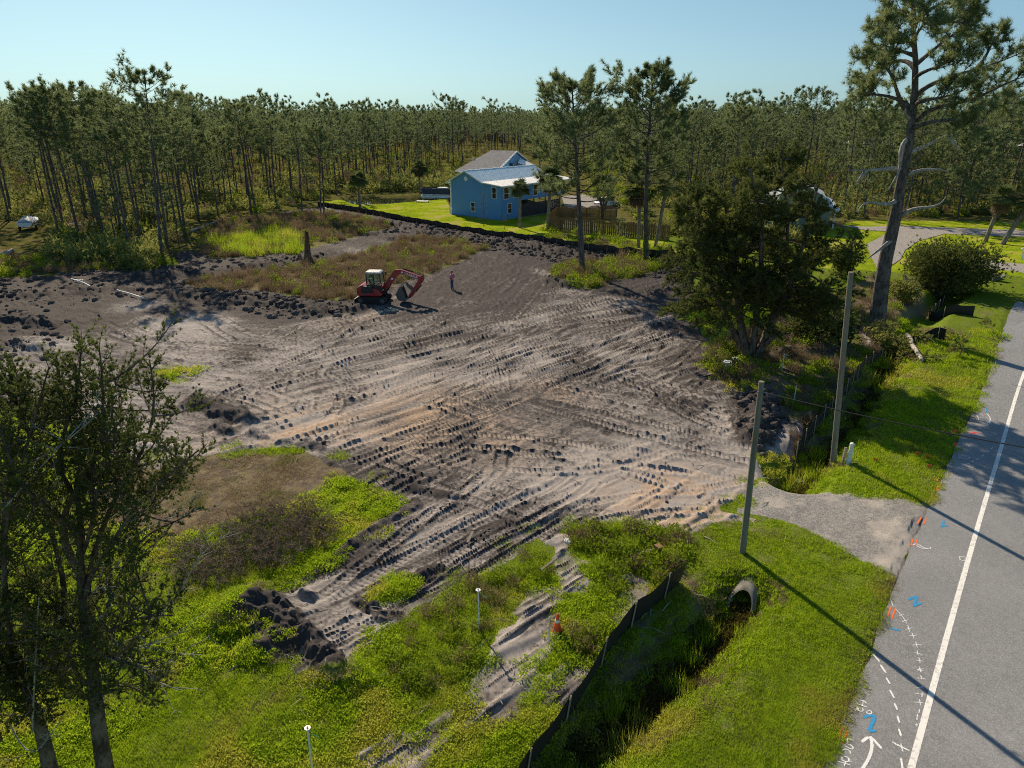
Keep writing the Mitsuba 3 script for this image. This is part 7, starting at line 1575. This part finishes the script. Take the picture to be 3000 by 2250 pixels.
fill(WEEDS[2], 260, ch((*brown, 0.25), (*straw, 0.25), (*rank, 0.50)), 0.8, 1.7)
fill([(4.93,103.64),(19.19,83.32),(18.99,77.68),(11.94,81.84),(4.3,89.77)], 80, ch((*rank, 0.7), (*brown, 0.3)), 0.8, 1.8, 9)
fill([(-37.17,88.07),(-34.9,99.28),(-28.03,95.26),(-24.84,81.84),(-30.04,78.48)], 85, ch(('reeds', 'g_tall_grass', 1.0),), 1.4, 2.8, 9)
fill([(-57.05,79.03),(-39.35,83.32),(-35.19,73.91),(-50.55,69.37)], 160, ch((*brown, 0.6), (*rank, 0.4)), 0.8, 1.6, 9)
fill([(-57.44,88.07),(-41.52,83.32),(-36.51,71.57),(-49.28,76.39)], 110, ch(('undergrowth', 'g_bush_0', 0.5), ('undergrowth', 'g_bush_2', 0.5)), 0.8, 1.5, 9)
fill([(-33.83,144.04),(-14.87,188.12),(-11.49,150.25),(-20.28,155.99),(-29.06,150.25)], 70, ch(('undergrowth', 'g_bush_1', 0.6), ('undergrowth', 'g_bush_3', 0.4)), 1.2, 2.2, 9)
fill([(18.0,118.02),(14.24,168.85),(23.81,168.85),(30.5,139.9),(45.17,119.19),(36.35,91.53),(20.62,84.85),(21.35,99.28)], 130, ch(('undergrowth', 'g_bush_1', 0.4), ('undergrowth', 'g_bright_bush', 0.25), ('undergrowth', 'g_bush_3', 0.35)), 0.8, 1.6, 9)
for nm, lb in (('ditch_weeds', 'brownish low weeds on the ditch floor'), ('dry_grass', 'dry straw-coloured grass'), ('green_grass', 'bright green grass and low weeds'), ('rank_weeds', 'rank green weeds in tufts'), ('brown_weeds', 'dead brown weeds'), ('tall_grass', 'tufts of tall green grass'), ('tall_straw', 'tufts of tall dead grass'), ('reeds', 'bright green reeds in the upper lot')):
    labels[nm] = {'kind': 'stuff', 'label': lb, 'category': 'weeds' if 'weed' in nm else 'grass'}

# clods of dark earth
def clod_fn(p, n, uv):
    f = fbm(p.x * 12, p.y * 12, p.z * 12, 3); g = noise(p.x * 1.3, p.y * 1.3, 2.0)
    return mix((0.045, 0.039, 0.037), (0.24, 0.21, 0.19), dr.clip(f * 0.9 + g * 0.5 - 0.35, 0, 1))
scene['clod_earth'] = {'type': 'twosided', 'b': {'type': 'diffuse', 'reflectance': proc(clod_fn)}}
for k in range(3):
    m = trimesh.creation.icosphere(2, 1.0); v = np.asarray(m.vertices); v = v * (0.55 + 0.9 * meshkit.fbm(v * 1.9 + k * 9.0, 3, k))[:, None] * [1, 0.85, 0.7]
    group(f'g_clod_{k}', lump=ref_ply((v, np.asarray(m.faces)), 'clod_earth', smooth=40))
for ln, half, h, ro in MOUNDS:
    c, s = spline(ln, 0.1) if len(ln) > 1 else (np.array(ln), None)
    n = int(min(90, len(c) * 0.1 * half * 14 * ro))
    q = c[cr.integers(len(c), size=n)] + cr.normal(size=(n, 2)) * half * 0.7
    zq = ground_z(q[:, 0], q[:, 1])
    for (a, b), zz_ in zip(q, zq):
        put('earth_clods', f'g_clod_{cr.integers(3)}', a, b, zz_ + 0.02, (0.03 + 0.15 * cr.random() ** 4) * (1 + 0.5 * min(half, 1.5)) * 0.7)
for pg, n in (([(-5.9,95.26),(0.81,89.77),(7.39,84.85),(18.14,78.48),(18.54,71.57),(14.35,69.37),(10.54,71.57),(6.59,75.13),(0.73,80.41),(-4.82,86.43)], 620), ([(-25.12,113.54),(-6.64,97.23),(-6.16,89.77),(-12.91,97.23),(-23.4,99.28),(-28.9,108.38)], 260), ([(-53.29,69.37),(-41.58,79.03),(-21.78,82.43),(-16.73,69.37),(-24.95,69.37),(-28.96,61.69),(-33.07,61.69),(-41.47,52.73)], 520), ([(-29.27,64.38),(-18.88,60.84),(-12.88,59.2),(-12.73,54.74),(-18.4,54.05),(-26.38,58.41)], 300), ([(13.52,39.27),(15.07,37.43),(13.75,33.0),(11.56,29.87),(11.4,33.0)], 160), ([(-41.47,52.73),(-34.77,54.05),(-30.36,44.88),(-32.2,42.13)], 120), ([(16.76,45.87),(22.67,47.97),(20.66,43.93),(16.13,42.13)], 90), ([(31.71,71.57),(38.07,71.12),(35.24,66.29),(30.39,67.29)], 120)):
    s_ = shapely.Polygon(pg).buffer(0); x0, y0, x1, y1 = s_.bounds; c_ = 0
    px_, py_ = cr.uniform(x0, x1, n * 6), cr.uniform(y0, y1, n * 6); ok = shapely.contains_xy(s_, px_, py_) & (dirt_field(px_, py_) > -0.3); px_, py_ = px_[ok][:n], py_[ok][:n]
    for a, b, zz_ in zip(px_, py_, ground_z(px_, py_)):
        put('earth_clods', f'g_clod_{cr.integers(3)}', a, b, zz_ + 0.04, 0.05 + 0.30 * cr.random() ** 3)
x, y, r = scatter(1500, 17, 85, 38)
d = dirt_field(x, y); z = ground_z(x, y); cn = nfbm(x, y, 0.5, 3, 83)
for i in range(len(x)):
    if d[i] < 0 or cn[i] < 0.56: continue
    put('earth_clods', f'g_clod_{cr.integers(3)}', x[i], y[i], z[i] + 0.01, 0.02 + 0.09 * cr.random() ** 3)
labels['earth_clods'] = {'kind': 'stuff', 'label': 'loose clods of dark earth', 'category': 'earth'}
# twigs, straw and roots lying about
tw = []
x, y, r = scatter(1500, 15, 70, 38); d = dirt_field(x, y); z = ground_z(x, y)
for i in range(len(x)):
    if d[i] < -1.2 or (d[i] > 1.5 and cr.random() < 0.6): continue
    a = cr.random() * 6.28; L = cr.uniform(0.1, 0.5) * (1 + r[i] / 60); w = 0.006 + 0.0003 * r[i]
    p_ = np.array([x[i], y[i], z[i] + 0.03]); o = np.array([math.cos(a), math.sin(a), cr.normal() * 0.15]) * L
    tw.append(tube([p_, p_ + o * 0.5 + [0, 0, 0.03], p_ + o], [w, w, w * 0.5], 3))
solo('twig_litter', join(tw), 'dead_wood', 'scattered twigs and roots on the earth', 'twigs', kind='stuff')
# dead brush heap left of the lower tracks
def brush(name, label, poly, n, h, seed):
    rng = np.random.default_rng(seed); k = thing(name, label, 'dead brush'); pg = shapely.Polygon(poly); x0, y0, x1, y1 = pg.bounds; ms = []; P_, D_ = [], []
    while n:
        a, b = rng.uniform(x0, x1), rng.uniform(y0, y1)
        if not pg.contains(shapely.Point(a, b)): continue
        n -= 1; z0 = gz(a, b); th = rng.random() * 6.28; L = rng.uniform(0.4, 1.1)
        o = np.array([math.cos(th), math.sin(th), 0]) * L; p0 = np.array([a, b, z0]); p1 = p0 + o * 0.4 + [0, 0, h * rng.uniform(0.4, 1)]; p2 = p0 + o + [0, 0, h * rng.uniform(0.3, 1.1)]
        ms.append(tube([p0, p1, p2], [0.012, 0.009, 0.004], 3))
        for q in range(3):
            e = p1 + (p2 - p1) * rng.random(); ms.append(tube([e, e + rng.normal(size=3) * 0.22], [0.006, 0.002], 3)); P_.append(e); D_.append(rng.normal(size=3) + [0, 0, 1])
    part(k, 'twigs', join(ms), 'cedar_bark'); part(k, 'dry_leaves', blades(np.array(P_), np.array(D_), 5, 0.22, 0.014, 0.8, rng), 'brush_leaves')
leaf_bsdf('brush_leaves', hue((0.15, 0.115, 0.085), (0.34, 0.275, 0.21), 6.0, 0.6), 0.6)
brush('dead_brush', 'tangle of dead brown brush left of the lower belt tracks', [(-11.27,23.88),(-10.23,25.09),(-8.03,25.27),(-6.87,23.56),(-7.09,22.31),(-8.27,21.17),(-9.96,21.31)], 520, 0.55, 1)
brush('dead_brush', 'patch of dead brown brush nearest the bare leaning sapling', [(-12.54,22.31),(-11.25,22.92),(-10.01,21.45),(-9.99,20.12),(-11.09,20.12)], 170, 0.4, 2)
# bare roots in the sandy path and a leafy vine on the right-hand island pine
rng = np.random.default_rng(95); P_, D_ = [], []
b = np.array([(14.63,77.42)][0]); z0 = gz(*b)
for q in range(420):
    h_ = rng.uniform(0, 1) ** 1.3 * 8.5; a = rng.normal() * 0.9 + PI; rr_ = 0.36
    P_.append([b[0] - 0.4 * h_ / 19 + rr_ * math.cos(a), b[1] + 0.5 * h_ / 19 - 0.2 + rr_ * math.sin(a) * 0.6, z0 + h_]); D_.append([math.cos(a), math.sin(a), 0.2])
k = thing('climbing_vine', 'leafy green vine climbing the trunk of the right-hand island pine', 'vine'); part(k, 'leaves', leaves4(np.array(P_), np.array(D_), 3, 0.16, 0.11, 0.7, rng), 'bright_leaves')
